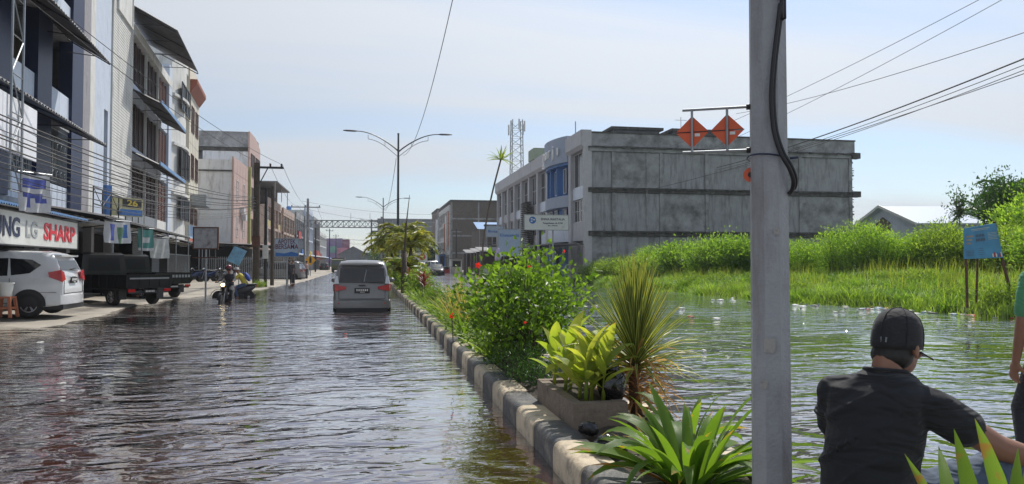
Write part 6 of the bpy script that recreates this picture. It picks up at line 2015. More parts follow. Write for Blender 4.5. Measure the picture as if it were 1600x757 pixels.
# --- border of strappy plants along the kerb
bd = []
for k in range(5):
    mb_v = []
    objs = []
    g = MB()
    for j in range(34):
        me = strap('tmp', random.uniform(.26, .44), .034, random.uniform(.4, 1.5), m_border, seg=4, tip=.4)
        az = j * 2.4; el = random.uniform(.1, .9); M_ = Matrix.Translation((random.uniform(-.1, .1), random.uniform(-.14, .14), 0)) @ Matrix.Rotation(az, 4, 'Z') @ Matrix.Rotation(el, 4, 'Y')
        i0 = len(g.v); g.v += [tuple(M_ @ v.co) for v in me.vertices]
        for p_ in me.polygons: g.face([i0 + q for q in p_.vertices])
        bpy.data.meshes.remove(me)
    bd.append(g.mesh('foliage', m_border))
n_b = 0
y = 9.2
while y < 46:
    for lane in ((.36, .74) if y < 30 else (.45,)):
        if 7.2 < y < 10.5 and lane > .5: continue
        t_ = thing('border_plant', 'low strap leaved plant in the green border behind the left kerb' if lane < .6 else 'low strap leaved plant in the middle of the green border', 'plant', (kerb_x(y) + lane + random.uniform(-.05, .06), y + random.uniform(-.1, .1), .17), random.uniform(0, 6), group='border plants behind the left kerb' if lane < .6 else 'border plants mid median')
        s_ = random.uniform(.9, 1.35); t_.scale = (s_, s_, s_ * random.uniform(.8, 1.2))
        inst('foliage', random.choice(bd), t_); n_b += 1
    y += .42 if y < 25 else .7
F2 = thing('red_flower', 'single red flower standing in the green border by the kerb', 'flower', at_y(706, 494, 9.6)); flower(F2, (0, 0, 0), .05); MB().tube([(0, 0, 0), (0.02, .02, -.35)], .006, 5).build('stalk', m_stem, F2)
# --- low shrubs filling the median further on
fo4, st4, _ = shrub_meshes('med', 1.0, 1.6, 1.0, 110, 16, 0.08, 0.5, m_border, m_stem, 28, stems=5)
for k, y in enumerate([27, 31, 36, 41, 47, 54, 62, 72, 84, 98]):
    t_ = thing('leafy_shrub', ['first', 'second', 'third', 'fourth', 'fifth', 'sixth', 'seventh', 'eighth', 'ninth', 'farthest'][k] + ' leafy shrub of the far median row, counted from the nearest', 'bush', (kerb_x(y) + .58, y, .17), k * 1.3, group='leafy shrubs along the far median'); s_ = random.uniform(.85, 1.25); t_.scale = (s_ * .95, s_ * .95, s_ * (1.0 if k < 6 else 1.4)); inst('foliage', fo4, t_); inst('stem', st4, t_)
# --- dark red leaved plants
rd_m = strap('leaf', .42, .07, .7, m_redl, seg=4, tip=.3, start=.3)
for k, (px_, Y_, lab) in enumerate([(646, 23, 'dark red leaved plant before the oncoming white car, left one'), (660, 22, 'dark red leaved plant before the oncoming white car, right one'), (632, 30, 'dark red leaved plant at the foot of the leaning spike'), (612, 44, 'small dark red plant behind the silver van')]):
    w_ = at_y(px_, 430, Y_); t_ = thing('red_leaf_plant', lab, 'plant', (max(kerb_x(Y_) + .35, min(w_.x, kerb_x(Y_) + .95)), Y_, .18))
    h = .85; MB().tube([(0, 0, 0), (0, 0, h)], .015, 5).build('stem', m_stem, t_)
    rosette(t_, [rd_m], 16, (.25, 1.0), r0=.01, z0=h * .6, zspan=h * .4, sc=(.7, 1.0))
# --- slim tall plant with starburst crown
w_ = at_y(783, 248, 11.2)
T1 = thing('slim_palm_lily', 'slim bent stem topped by a starburst of sword leaves above the hibiscus', 'tree', (1.66, 11.2, .18))
top = w_ - T1.location
g = MB(); g.tube(smooth_path([(0, 0, 0), (.02, 0, .8), (.02, 0, 1.5), (top.x * .45, 0, 2.2), (top.x, top.y, top.z)], 4), .014, 6); g.build('trunk', m_trunk, T1, smooth=True)
cr_m = [strap('leaf', .22, .022, b_, leafmat('crown_leaf', (.10, .16, .03), (.25, .30, .08), trans=.4), seg=4, tip=.35) for b_ in (.15, .5, 1.2)]
rosette(T1, cr_m, 34, (.1, 1.6), z0=top.z - .02, sc=(.8, 1.2))
for ch in T1.children:
    if ch.name.startswith('leaf'): ch.location.x += top.x; ch.location.y += top.y
# --- leaning spike and thick stump
T2 = thing('bare_spike', 'leaning bare flower spike rising from a thick stem left of the palms', 'tree', (kerb_x(31) + .55, 31, .18))
a_ = at_y(640, 305, 31) - T2.location; b_ = at_y(632, 395, 31) - T2.location
g = MB(); g.tube([(b_.x - .02, 0, 0), (b_.x, 0, b_.z)], [.13, .10], 8); g.build('trunk', m_wood, T2, smooth=True)
g = MB(); g.tube([(b_.x, 0, b_.z), ((a_.x * .35 + b_.x * .65), 0, b_.z + (a_.z - b_.z) * .5), (a_.x, 0, a_.z)], [.06, .035, .012], 6); g.build('spike', m_trunk, T2, smooth=True)


# --- palms
def palm(label, x, y, h, n_fr, fl, seed, lean=0.0, mm=None, z0=.18, droop=2.3, group=None, ll=.46):
    rd = random.Random(seed); t_ = thing('palm_tree', label, 'palm', (x, y, z0), group=group)
    g = MB(); g.tube([(0, 0, 0), (lean * .3, 0, h * .5), (lean, 0, h)], [.13, .10, .07], 8); g.build('trunk', m_trunk, t_, smooth=True)
    for k in range(n_fr):
        az = k * 2.4 + rd.uniform(-.3, .3); el = .15 + 1.0 * (k / n_fr) + rd.uniform(-.1, .1)
        ang = el; p = Vector((lean, 0, h)); pts = [p.copy()]; dirs = []
        n_ = 12
        for j in range(n_):
            d = Vector((math.cos(az) * math.sin(ang), math.sin(az) * math.sin(ang), math.cos(ang)))
            p = p + d * fl / n_; pts.append(p.copy()); dirs.append(d); ang += droop / n_ * (.4 + j / n_)
        rb = MB(); rb.tube(pts, [.016 * (1 - .8 * j / n_) + .004 for j in range(n_ + 1)], 4, cap=False)
        fr_ = rb.build('frond', m_border, t_)
        P_, D_ = [], []
        sd = Vector((-math.sin(az), math.cos(az), 0))
        for j in range(3, 60):
            u = j / 60 * n_; i_ = min(n_ - 1, int(u)); q = pts[i_].lerp(pts[i_ + 1], u - i_)
            for sg in (-1, 1):
                P_.append(q); D_.append(sd * sg * .9 + dirs[i_] * .7 + Vector((0, 0, -.25 + rd.uniform(-.2, .2))))
        P_ = np.array([tuple(q) for q in P_]); D_ = np.array([tuple(q) for q in D_])
        V, F_ = leaf_quads(P_, D_, ll, .085)
        link('leaflets', npmesh('leaflets', V, F_, [mm or m_palmleaf]), fr_)
    return t_


palm('taller middle palm with yellowing fronds on the median behind the silver van', kerb_x(41) + .55, 41, 2.55, 21, 1.7, 1, lean=.05)
palm('left palm of the median group close to the nearest street lamp', kerb_x(44) + .35, 44, 2.0, 20, 1.8, 2, lean=-.35)
palm('right palm of the median group behind the leaning spike', kerb_x(38) + .7, 38, 2.0, 18, 1.5, 3, lean=.15)
palm('low palm at the foot of the median palm group', kerb_x(36) + .4, 36, .8, 12, 1.3, 4)
palm('short far palm in front of the second street lamp', kerb_x(56) + .5, 56, 1.9, 12, 1.7, 5)

# --- bank shrubs
m_bush2 = leafmat('bank_bush_leaf_yellowish', (0.09, 0.16, 0.025), (0.28, 0.40, 0.08), trans=0.45, rough=0.45, scale=0.8)
m_bush3 = leafmat('bank_bush_leaf_dark', (0.075, 0.15, 0.03), (0.23, 0.37, 0.07), trans=0.55, rough=0.45, scale=0.8)
bsh = [shrub_meshes('b%d' % k, 3.0, 3.0, 2.3, 230 + 25 * (k % 3), 38, 0.12 + .035 * (k % 3), 0.26 + .08 * (k % 2), [m_bushl, m_bush2, m_bush3][k % 3], m_stem, 40 + k, hollow=.1, bottom=.03, stems=9, stem_r=.018) for k in range(6)]
place = []
def bush(px_, Y_, s_, zs, k, lab, grp=None, m=None):
    if px_ > 1290: Y_ *= 1.16; zs *= 1.04 if px_ < 1390 else .90 if px_ < 1500 else .80
    X_ = at_y(px_, 412, Y_).x
    t_ = thing('bank_shrub', lab, 'bush', (X_, Y_, bank_z(X_, Y_) - .1), k * 1.9, group=grp); t_.scale = (s_, s_, zs * (0.98 if px_ > 1500 else 1.15 if px_ > 1290 else 1.12))
    f_, st__, _ = bsh[(k * 3 + k // 4) % len(bsh)]
    inst('foliage', f_, t_)['kind'] = 'stuff'; inst('stem', st__, t_)
for i, (px_, Y_, s_, zs, lab) in enumerate([
    (1310, 27.5, 1.0, .90, 'big bright green shrub between the thick post and the concrete wall end'),
    (1355, 27, .95, .95, 'rounded shrub below the warehouse gable'),
    (1400, 26.5, 1.0, .88, 'shrub under the right slope of the warehouse gable'),
    (1440, 26, 1.0, .92, 'shrub left of the small dark shoot above the bank'),
    (1478, 25, .95, 1.02, 'shrub left behind the blue board'),
    (1512, 24, .95, 1.15, 'taller shrub directly behind the blue board'),
    (1550, 23.5, 1.0, 1.2, 'shrub at the right behind the blue board'),
    (1590, 22, 1.0, 1.25, 'shrub at the right picture edge behind the bank'),
    (1640, 20, 1.0, 1.2, 'shrub just outside the right picture edge'),
    (1150, 40, 1.0, .95, 'shrub before the concrete wall left of the thick post'),
    (1110, 42, 1.1, 1.0, 'broad shrub at the foot of the concrete wall'),
    (1060, 46, 1.1, .95, 'shrub at the concrete wall above the spiky plant'),
    (1018, 50, 1.0, .9, 'shrub at the concrete wall right of the brick corner'),
    (978, 54, 1.0, .75, 'small shrub near the concrete wall corner'),
    (1250, 34, .9, .78, 'low shrub just right of the thick post before the wall'),
    (1210, 38, 1.0, .9, 'shrub hidden partly behind the thick post'),
    (1278, 36, .8, .6, 'low yellowish shrub in the gap before the wall'),
    (930, 57, .9, .62, 'small shrub at the street corner of the concrete wall'),
    (955, 52, .9, .7, 'shrub below the dark shop mouth by the concrete corner'),
    (1000, 46, 1.0, .7, 'low shrub before the wall above the right of the spiky plant'),
    (1470, 33, 1.1, 1.0, 'rear shrub in front of the warehouse roof'),
    (1530, 31, 1.1, 1.2, 'rear shrub below the dark tree'),
    (1420, 35, 1.1, .85, 'rear shrub behind the front row under the warehouse')]):
    bush(px_, Y_, s_, zs, i, lab)
# low creeping clumps at the grass front
lowm = [shrub_meshes('c%d' % k, 1.3, 1.3, .6, 90, 22, 0.09, 0.4, m_grass, m_stem, 60 + k, bottom=0, stems=4, stem_r=.006) for k in range(3)]
for i in range(46):
    y_ = random.uniform(13, 55); x_ = lerp_table(BANK, y_) + random.uniform(.15, 6.0)
    t_ = thing('ground_cover_clump', 'low leafy clump in the grass of the bank', 'plant', (x_, y_, bank_z(x_, y_) - .05), i, group='low leafy clumps in the bank grass'); s_ = random.uniform(.5, 1.15); t_.scale = (s_, s_, s_ * random.uniform(.7, 1.2))
    f_, st__, _ = lowm[i % 3]; inst('foliage', f_, t_)


# --- trees at right edge
def tree(label, x, y, h, w, n_tw, leaf, m, seed, ch=.62, trunk_r=.16, grp=None, per=40):
    t_ = thing('tree', label, 'tree', (x, y, bank_z(x, y) if x > 14 and y < 75 else 0), group=grp)
    fo_, sb, _ = shrub_meshes('t', w, w, h * ch, n_tw, per, leaf, .42, m, m_trunk, seed, hollow=.25, bottom=.05, stems=6, stem_r=.04)
    inst('foliage', fo_, t_, (0, 0, h * (1 - ch)))['kind'] = 'stuff'; inst('limb', sb, t_, (0, 0, h * (1 - ch)))
    g = MB(); g.tube([(0, 0, -.1), (.05, 0, h * .3), (0, 0, h * (1 - ch) + .3)], [trunk_r, trunk_r * .8, trunk_r * .5], 8); g.build('trunk', m_trunk, t_, smooth=True)
    return t_


wx = lambda px_, Y_: at_y(px_, 412, Y_).x
tree('dark broad leaved tree rising highest at the right behind the bank', wx(1568, 34), 34, 5.6, 2.4, 110, .20, m_treel, 71, ch=.7)
tree('dense dark tree at the right picture edge', wx(1608, 28), 28, 3.7, 3.0, 120, .18, m_bushl, 72, ch=.85)
tree('second dark tree behind the right picture edge', wx(1640, 33), 33, 5.0, 3.6, 120, .2, m_treel, 73, ch=.85)
palm('palm with grey fronds behind the dark tree at right', wx(1580, 36), 36, 4.3, 13, 2.3, 9, z0=.6, ll=.6, mm=m_treel)
palm('half hidden palm left of the dark tree at right', wx(1538, 40), 40, 3.6, 11, 2.2, 10, z0=.6, ll=.55, mm=m_treel)
tree('thin dark leafed sapling above the shrubs left of the blue board', wx(1500, 30), 30, 4.1, .7, 18, .16, m_treel, 75, ch=.35, trunk_r=.04, per=18)
# roadside weeds at the nearest utility pole
t_ = thing('roadside_weeds', 'yellow green weeds round the foot of the nearest utility pole', 'plant', (-6.3, 44.6, .0)); rosette(t_, gr_m, 10, (.2, .8), r0=.2, sc=(.4, .6))
inst('foliage', lowm[0][0], t_, (0, 0, 0), (0, 0, 0), (.6, .6, .7))
# distant tree mass where the street bends
for i, (px_, Y_, h_, w_2, lab) in enumerate([(590, 205, 5.5, 6, 'distant round tree behind the silver van'), (672, 160, 6, 3, 'small dark distant tree by the pale utility pole')]):
    tree(lab, at_y(px_, 412, Y_).x, Y_, h_, w_2, 60, .45, m_treel, 80 + i, ch=.75)
# ================================================================== VEHICLES
m_tyre = mat('tyre_rubber', (0.018, 0.018, 0.018), rough=0.8, var=0.2)
m_rim = mat('alloy_rim', (0.35, 0.35, 0.36), rough=0.3, metal=0.8, var=0.1)
m_carwhite = mat('white_car_paint', (0.60, 0.61, 0.62), rough=0.22, var=0.03, coat=0.6)
m_carsilver = mat('silver_grey_car_paint', (0.19, 0.188, 0.19), rough=0.3, var=0.04, metal=0.3, coat=0.3)
m_carblack = mat('black_car_paint', (0.006, 0.006, 0.007), rough=0.35, var=0.1, coat=0.15, spec=0.35)
m_carglass = glassmat('tinted_car_glass', (0.012, 0.014, 0.018), 0.06)
m_lightred = mat('red_lamp_lens', (0.42, 0.012, 0.015), rough=0.15, coat=0.5)
m_lightclear = mat('clear_lamp_lens', (0.55, 0.57, 0.6), rough=0.12, coat=0.5)
m_plastic = mat('black_trim_plastic', (0.018, 0.018, 0.02), rough=0.55)
m_plate = mat('black_number_plate', (0.015, 0.015, 0.016), rough=0.4)


def wheel(parent, x, y, r, w, side, rim=m_rim, spokes=6):
    """axle along y; side +1/-1 is the outward direction"""
    Mw = Matrix.Rotation(R(-90) * side, 3, 'X')
    g = MB(); g.lathe([(r * .62, -w / 2), (r * .9, -w / 2), (r, -w * .32), (r, w * .32), (r * .9, w / 2), (r * .64, w / 2), (r * .60, w * .38)], 24, (x, y, r), Mw)
    t_ = g.build('wheel', m_tyre, parent, smooth=35)
    g = MB(); g.lathe([(r * .60, w * .05), (r * .63, w * .47), (r * .57, w * .47), (r * .53, w * .15), (0, w * .15)], 24, (x, y, r), Mw)
    for k in range(spokes):
        a = 2 * PI * k / spokes
        for d_ in (-.10, .10):
            p0 = Mw @ Vector((r * .1 * math.cos(a), r * .1 * math.sin(a), w * .38)); p1 = Mw @ Vector((r * .58 * math.cos(a + d_), r * .58 * math.sin(a + d_), w * .36))
            g.tube([Vector((x, y, r)) + p0, Vector((x, y, r)) + p1], r * .045, 4)
    g.lathe([(r * .13, w * .15), (r * .13, w * .42), (0, w * .44)], 12, (x, y, r), Mw)
    g.build('rim', rim, t_, smooth=35)
    return t_


def mpv(name, label, loc, rz, paint, L_=4.2, W_=1.68, H_=1.68, group=None, hood=.95, wheels=(.62, 3.35), glass=None, wr=.31, plate=m_plate, detail=True, cat='car', rear='split'):
    """people carrier, x runs from the tail (0) to the nose (L_)"""
    V_ = thing(name, label, cat, loc, rz, group)
    gl = glass or m_carglass
    zb, zbelt = .24, .98
    hw = W_ / 2
    xr = L_ - hood            # windscreen foot
    def shift(x, z):
        """slant of tail and nose"""
        return 0
    st = [  # x at belt, x-lean per metre above belt, zroof, widths (sill, belt, roof)
        (0.00, .42, H_ - .14, .90, .95, .80, .36),
        (0.05, .42, H_ - .06, .96, .985, .82, .28),
        (0.35, .30, H_ - .01, 1.0, 1.0, .83, .25),
        (1.30, .0, H_ + .01, 1.0, 1.0, .84, .24),
        (2.30, .0, H_, 1.0, 1.0, .84, .24),
        (xr - .78, .0, H_ - .07, 1.0, 1.0, .82, .24),
        (xr - .02, .0, zbelt + .10, 1.0, .985, .90, .24),
        (xr + .45, .0, zbelt - .02, .99, .95, .86, .24),
        (L_ - .12, .0, zbelt - .16, .93, .88, .75, .27),
        (L_, .0, zbelt - .34, .84, .78, .66, .34)]
    rings = []
    def ringpts(s):
        x, ln, zr, ws, wb, wt, z0 = s
        zt = max(zr, zbelt - .30)
        zbl = min(zbelt, zt - .05)
        half = [(ws * .93, z0), (ws, z0 + .10), (ws * 1.0, (z0 + zbl) * .52), (wb, zbl - .02), (wb * .975, zbl + .02)]
        half += [(wb * .97 + (wt - wb * .97) * t, zbl + .02 + (zt - .07 - zbl - .02) * t) for t in (.5, .93)]
        half += [(wt * .93, zt - .02), (wt * .6, zt + .012), (0, zt + .02)]
        ring = []
        for w_, z in half: ring.append((x + ln * max(0, z - zbelt), -w_ * hw, z))
        for w_, z in half[-2::-1]: ring.append((x + ln * max(0, z - zbelt), w_ * hw, z))
        return ring
    rings = [ringpts(s) for s in st]
    g = MB(); g.loft(rings, close=True, cap=True)
    body = g.build('body', paint, V_, smooth=38)
    # position on side surface: x, t between belt and roof
    def interp(x):
        for a, c in zip(st, st[1:]):
            if a[0] <= x <= c[0]:
                f = (x - a[0]) / (c[0] - a[0]); return [a[i] + (c[i] - a[i]) * f for i in range(7)]
        return list(st[-1])
    def side_pt(x, z, sg, off=.012):
        s = interp(x); wt, wb, zr = s[5], s[4], s[2]
        f = (z - zbelt - .02) / max(.05, (zr - .07 - zbelt - .02)); w_ = wb * .97 + (wt - wb * .97) * min(1, max(0, f))
        return (x + s[1] * max(0, z - zbelt), sg * (w_ * hw + off), z)
    for sg in (-1, 1):
        zt = H_ - .17
        wins = [[(.42, zbelt + .06), (1.10, zbelt + .04), (1.10, zt), (.62, zt - .02)],
                [(1.20, zbelt + .04), (2.10, zbelt + .03), (2.10, zt), (1.20, zt)],
                [(2.18, zbelt + .03), (xr - .16, zbelt + .05), (xr - .74, zt - .02), (2.18, zt)]]
        if rear == 'wedge':
            wins[0] = [(.40, zbelt + .30), (.70, zbelt + .10), (1.12, zbelt + .05), (1.16, zt), (.60, zt - .04)]
        for wn_ in wins:
            g = MB(); g.poly([side_pt(x, z, sg) for x, z in (wn_ if sg < 0 else wn_[::-1])]); g.build('side_window', gl, V_)
        # door seams, handles, sill
        if detail:
            g = MB()
            for x in (1.15, 2.14, xr - .1):
                for z0, z1 in ((.34, .96),): g.box(x - .006, x + .006, sg * hw * .97, sg * (hw + .004), z0, z1)
            g.box(.9, xr - .1, sg * hw * .97, sg * (hw + .004), .34, .352)
            g.box(.12, .9, sg * hw * .96, sg * (hw + .003), .60, .608)
            g.build('door_seam', m_plastic, V_)
            for x in (1.28, 2.28):
                g = MB(); g.tube([(x, sg * (hw + .02), .86), (x + .16, sg * (hw + .02), .87)], .016, 5); g.build('door_handle', paint, V_)
        # mirrors
        g = MB(); g.ell((xr - .30, sg * (hw + .10), zbelt + .08), (.07, .11, .08), n=10, m=6); g.build('mirror', paint if detail else m_plastic, V_, smooth=True)
        # arches
        for wx_ in wheels:
            g = MB(); n_ = 16; rr = wr + .07
            arc = [(wx_ + rr * math.cos(t), wr + rr * math.sin(t)) for t in np.linspace(R(-8), R(188), n_)]
            i0 = len(g.v); g.v += [(a_, sg * (hw + .006), b_) for a_, b_ in arc]; g.face(list(range(n_)) if sg > 0 else list(range(n_))[::-1])
            g.build('wheel_arch', m_plastic, V_)
            wheel(V_, wx_, sg * (hw - .09), wr, .2, sg)
        # tail lamps
        def rear_x(z): return st[0][1] * max(0, z - zbelt)
        g = MB(); g.loft([[(-.012 + .0, sg * hw * .93, .80), (.10, sg * hw * 1.0, .80), (.10 + rear_x(.99), sg * hw * 1.005, 1.0), (rear_x(1) - .014, sg * hw * .94, 1.0)],
                          [(-.016, sg * hw * .55, .86), (.05, sg * hw * .55, .86), (.05, sg * hw * .55, .93), (-.016, sg * hw * .55, .93)]]) if rear == 'split' else g.loft([[(-.02, sg * hw * .99, .86), (.28, sg * hw * 1.012, .98), (.30, sg * hw * 1.012, 1.10), (.02, sg * hw * .97, 1.16)], [(-.02, sg * hw * .72, .92), (.02, sg * hw * .72, .92), (.04, sg * hw * .72, 1.08), (.02, sg * hw * .72, 1.1)]])
        g.build('tail_lamp', m_lightred, V_)
        if rear == 'split':
            g = MB(); g.loft([[(rear_x(1.02) - .016, sg * hw * .80, 1.02), (rear_x(1.02) - .016, sg * hw * .955, 1.02), (rear_x(1.25) - .016, sg * hw * .90, 1.25), (rear_x(1.25) - .016, sg * hw * .84, 1.25)],
                              [(rear_x(1.02) + .05, sg * hw * .80, 1.02), (rear_x(1.02) + .08, sg * hw * .98, 1.02), (rear_x(1.25) + .06, sg * hw * .92, 1.25), (rear_x(1.25) + .05, sg * hw * .84, 1.25)]]); g.build('tail_lamp', m_lightclear, V_)
            g = MB(); g.box(-.035, .02, sg * hw * .60, sg * hw * .82, .42, .46); g.build('reflector', m_lightred, V_)
        # head lamps
        g = MB(); g.loft([[(L_ - .10, sg * hw * .86, .60), (L_ - .02, sg * hw * .80, .60), (L_ - .04, sg * hw * .80, .70), (L_ - .16, sg * hw * .84, .76)], [(L_ + .012, sg * hw * .42, .60), (L_ + .012, sg * hw * .40, .60), (L_ + .0, sg * hw * .40, .66), (L_ - .05, sg * hw * .42, .70)]]); g.build('headlight', m_lightclear, V_)
    def rx(z): return st[0][1] * max(0, z - zbelt) - .008
    zt = H_ - .22
    g = MB()
    if rear == 'split':
        pts = [(rx(zbelt + .08), y_, zbelt + .08) for y_ in (hw * .80, -hw * .80)] + [(rx(zt), -hw * .76, zt), (rx(zt), hw * .76, zt)]
    else:
        pts = [(rx(zbelt + .18), y_, zbelt + .18) for y_ in (hw * .80, -hw * .80)] + [(rx(zt), -hw * .74, zt), (rx(zt), hw * .74, zt)]
    g.poly(pts); g.build('rear_window', gl, V_)
    g = MB(); g.box(rx(H_ - .12) - .12, rx(H_ - .12) + .3, -hw * .72, hw * .72, H_ - .13, H_ - .085); g.build('spoiler', paint, V_)
    g = MB(); g.tube([(rx(zbelt + .1) - .02, -.05, zbelt + .09), (rx(zbelt + .45) - .015, -.16 + .04, zbelt + .45)] if rear == 'split' else [(rx(1.2) - .02, 0, 1.17), (rx(1.2) - .03, -.3, 1.2)], .012, 5); g.build('wiper', m_rim if rear == 'split' else m_plastic, V_)
    # plate, bumper, seams
    pz = .80 if rear == 'split' else .88
    g = MB(); g.box(-.022, .0, -.22, .22, pz - .06, pz + .09); pl_ = g.build('number_plate', plate, V_)
    g = MB()
    for j in range(6): g.box(-.027, -.022, -.17 + j * .06, -.135 + j * .06, pz + .0, pz + .06)
    for j in range(4): g.box(-.027, -.022, -.07 + j * .035, -.05 + j * .035, pz - .045, pz - .02)
    g.build('plate_marks', m_signwhite, pl_)
    g = MB(); rr = []
    for y_, x_ in ((-hw * 1.0, .22), (-hw * .97, .03), (-hw * .7, -.05), (0, -.075), (hw * .7, -.05), (hw * .97, .03), (hw * 1.0, .22)):
        rr.append([(x_, y_, .30), (x_ - .01, y_, .36), (x_ - .005, y_, .52), (x_ + .06, y_, .555), (x_ + .15, y_, .5), (x_ + .15, y_, .3)])
    g.loft(rr); g.build('rear_bumper', paint, V_, smooth=40)
    g = MB(); g.box(-.02, 2.0, -hw * .9, hw * .9, .17, .30); g.box(2.0, L_ - .1, -hw * .85, hw * .85, .18, .30); g.build('underside', m_plastic, V_)
    g = MB()
    for y_ in (-hw * .80, hw * .80): g.box(-.012, .0, y_ - .006, y_ + .006, .56, .97)
    g.box(-.012, 0, -hw * .80, hw * .80, .565, .577); g.box(-.016, 0, -.10, .10, .955, .985); g.build('tailgate_seam', m_plastic, V_)
    # windscreen
    x0, x1 = xr - .06, xr - .74
    z0, z1 = zbelt + .13, H_ - .11
    g = MB(); g.poly([(x0 + .02, -hw * .80, z0), (x0 + .02, hw * .80, z0), (x1 + .03, hw * .76, z1), (x1 + .03, -hw * .76, z1)]); g.build('windscreen', gl, V_)
    g = MB(); g.box(L_ - .02, L_ + .02, -hw * .55, hw * .55, .38, .56); g.build('grille', m_plastic, V_)
    g = MB(); g.box(L_ + .02, L_ + .03, -.2, .2, .42, .52); g.build('number_plate', plate, V_)
    for sg in (-1, 1):
        g = MB(); g.tube([(.7, sg * hw * .70, H_ + .02), (.8, sg * hw * .70, H_ + .05), (2.5, sg * hw * .70, H_ + .05), (2.6, sg * hw * .70, H_ + .01)], .014, 5); g.build('roof_rail', m_plastic, V_)
    return V_


# silver van driving away through the flood: tail at the camera side, sunk 0.2 m
v = ray(566, 412); Yv = 22.4
xv = at_y(566, 412, Yv).x
VAN = mpv('silver_van', 'silver grey people carrier driving away through the flood beside the median', (xv, Yv, -.20), R(90), m_carsilver, L_=4.2, W_=1.68, H_=1.70)
# white sticker on its rear glass
g = MB(); xx = .42 * .2 - .03; g.poly([(.06, -.40, 1.12), (.06, -.62, 1.12), (.09, -.62, 1.19), (.09, -.40, 1.19)]); g.build('sticker', m_rollgrey, VAN)
# white MPV parked nose to the shops
p0 = gnd(133, 489, .12)
WHT = mpv('white_car', 'white people carrier parked nose to the shop under the brand sign', (-7.55, 20.9, .10), R(182), m_carwhite, L_=4.2, W_=1.66, H_=1.62, rear='wedge', wheels=(.72, 3.3))
g = MB(); g.box(-.05, .06, -.6, .6, .36, .40); g.build('chrome_strip', m_rim, WHT)
# silver MPV parked, facing left (nose to the left), far left
w_ = at_y(474, 430, 66)
mpv('silver_car', 'silver people carrier parked side on behind the pharmacy sign', (w_.x, 66, -.08), R(172), m_carsilver, L_=4.5, W_=1.75, H_=1.68, glass=m_carglass)
mpv('black_car', 'black car parked left of the silver people carrier behind the poles', (at_y(436, 430, 71).x, 71, -.02), R(178), m_carblack, L_=4.3, W_=1.7, H_=1.55)
# oncoming white MPV on the right carriageway
w_ = at_y(652, 420, 66)
ONC = mpv('white_car', 'oncoming white people carrier right of the palms', (w_.x, 68.4, -.20), R(-90), m_carwhite, L_=4.2, W_=1.68, H_=1.72, rear='split', glass=m_glass2)
mpv('black_car', 'dark oncoming car behind the white people carrier', (at_y(682, 420, 92).x, 94, -.18), R(-90), m_carblack, L_=4.2, W_=1.7, H_=1.5)
mpv('white_car', 'pale car parked among the stalls at right', (at_y(668, 420, 118).x, 118, -.1), R(-70), m_carwhite, L_=4.2, W_=1.7, H_=1.9)
mpv('black_car', 'dark small car queueing far up the left carriageway', (at_y(506, 425, 150).x, 150, -.1), R(90), m_carblack, L_=4.2, W_=1.7, H_=1.6)


m_pickglass = mat('dull_dark_cab_glass', (0.008, 0.009, 0.010), rough=0.3, var=0.2, spec=0.2)


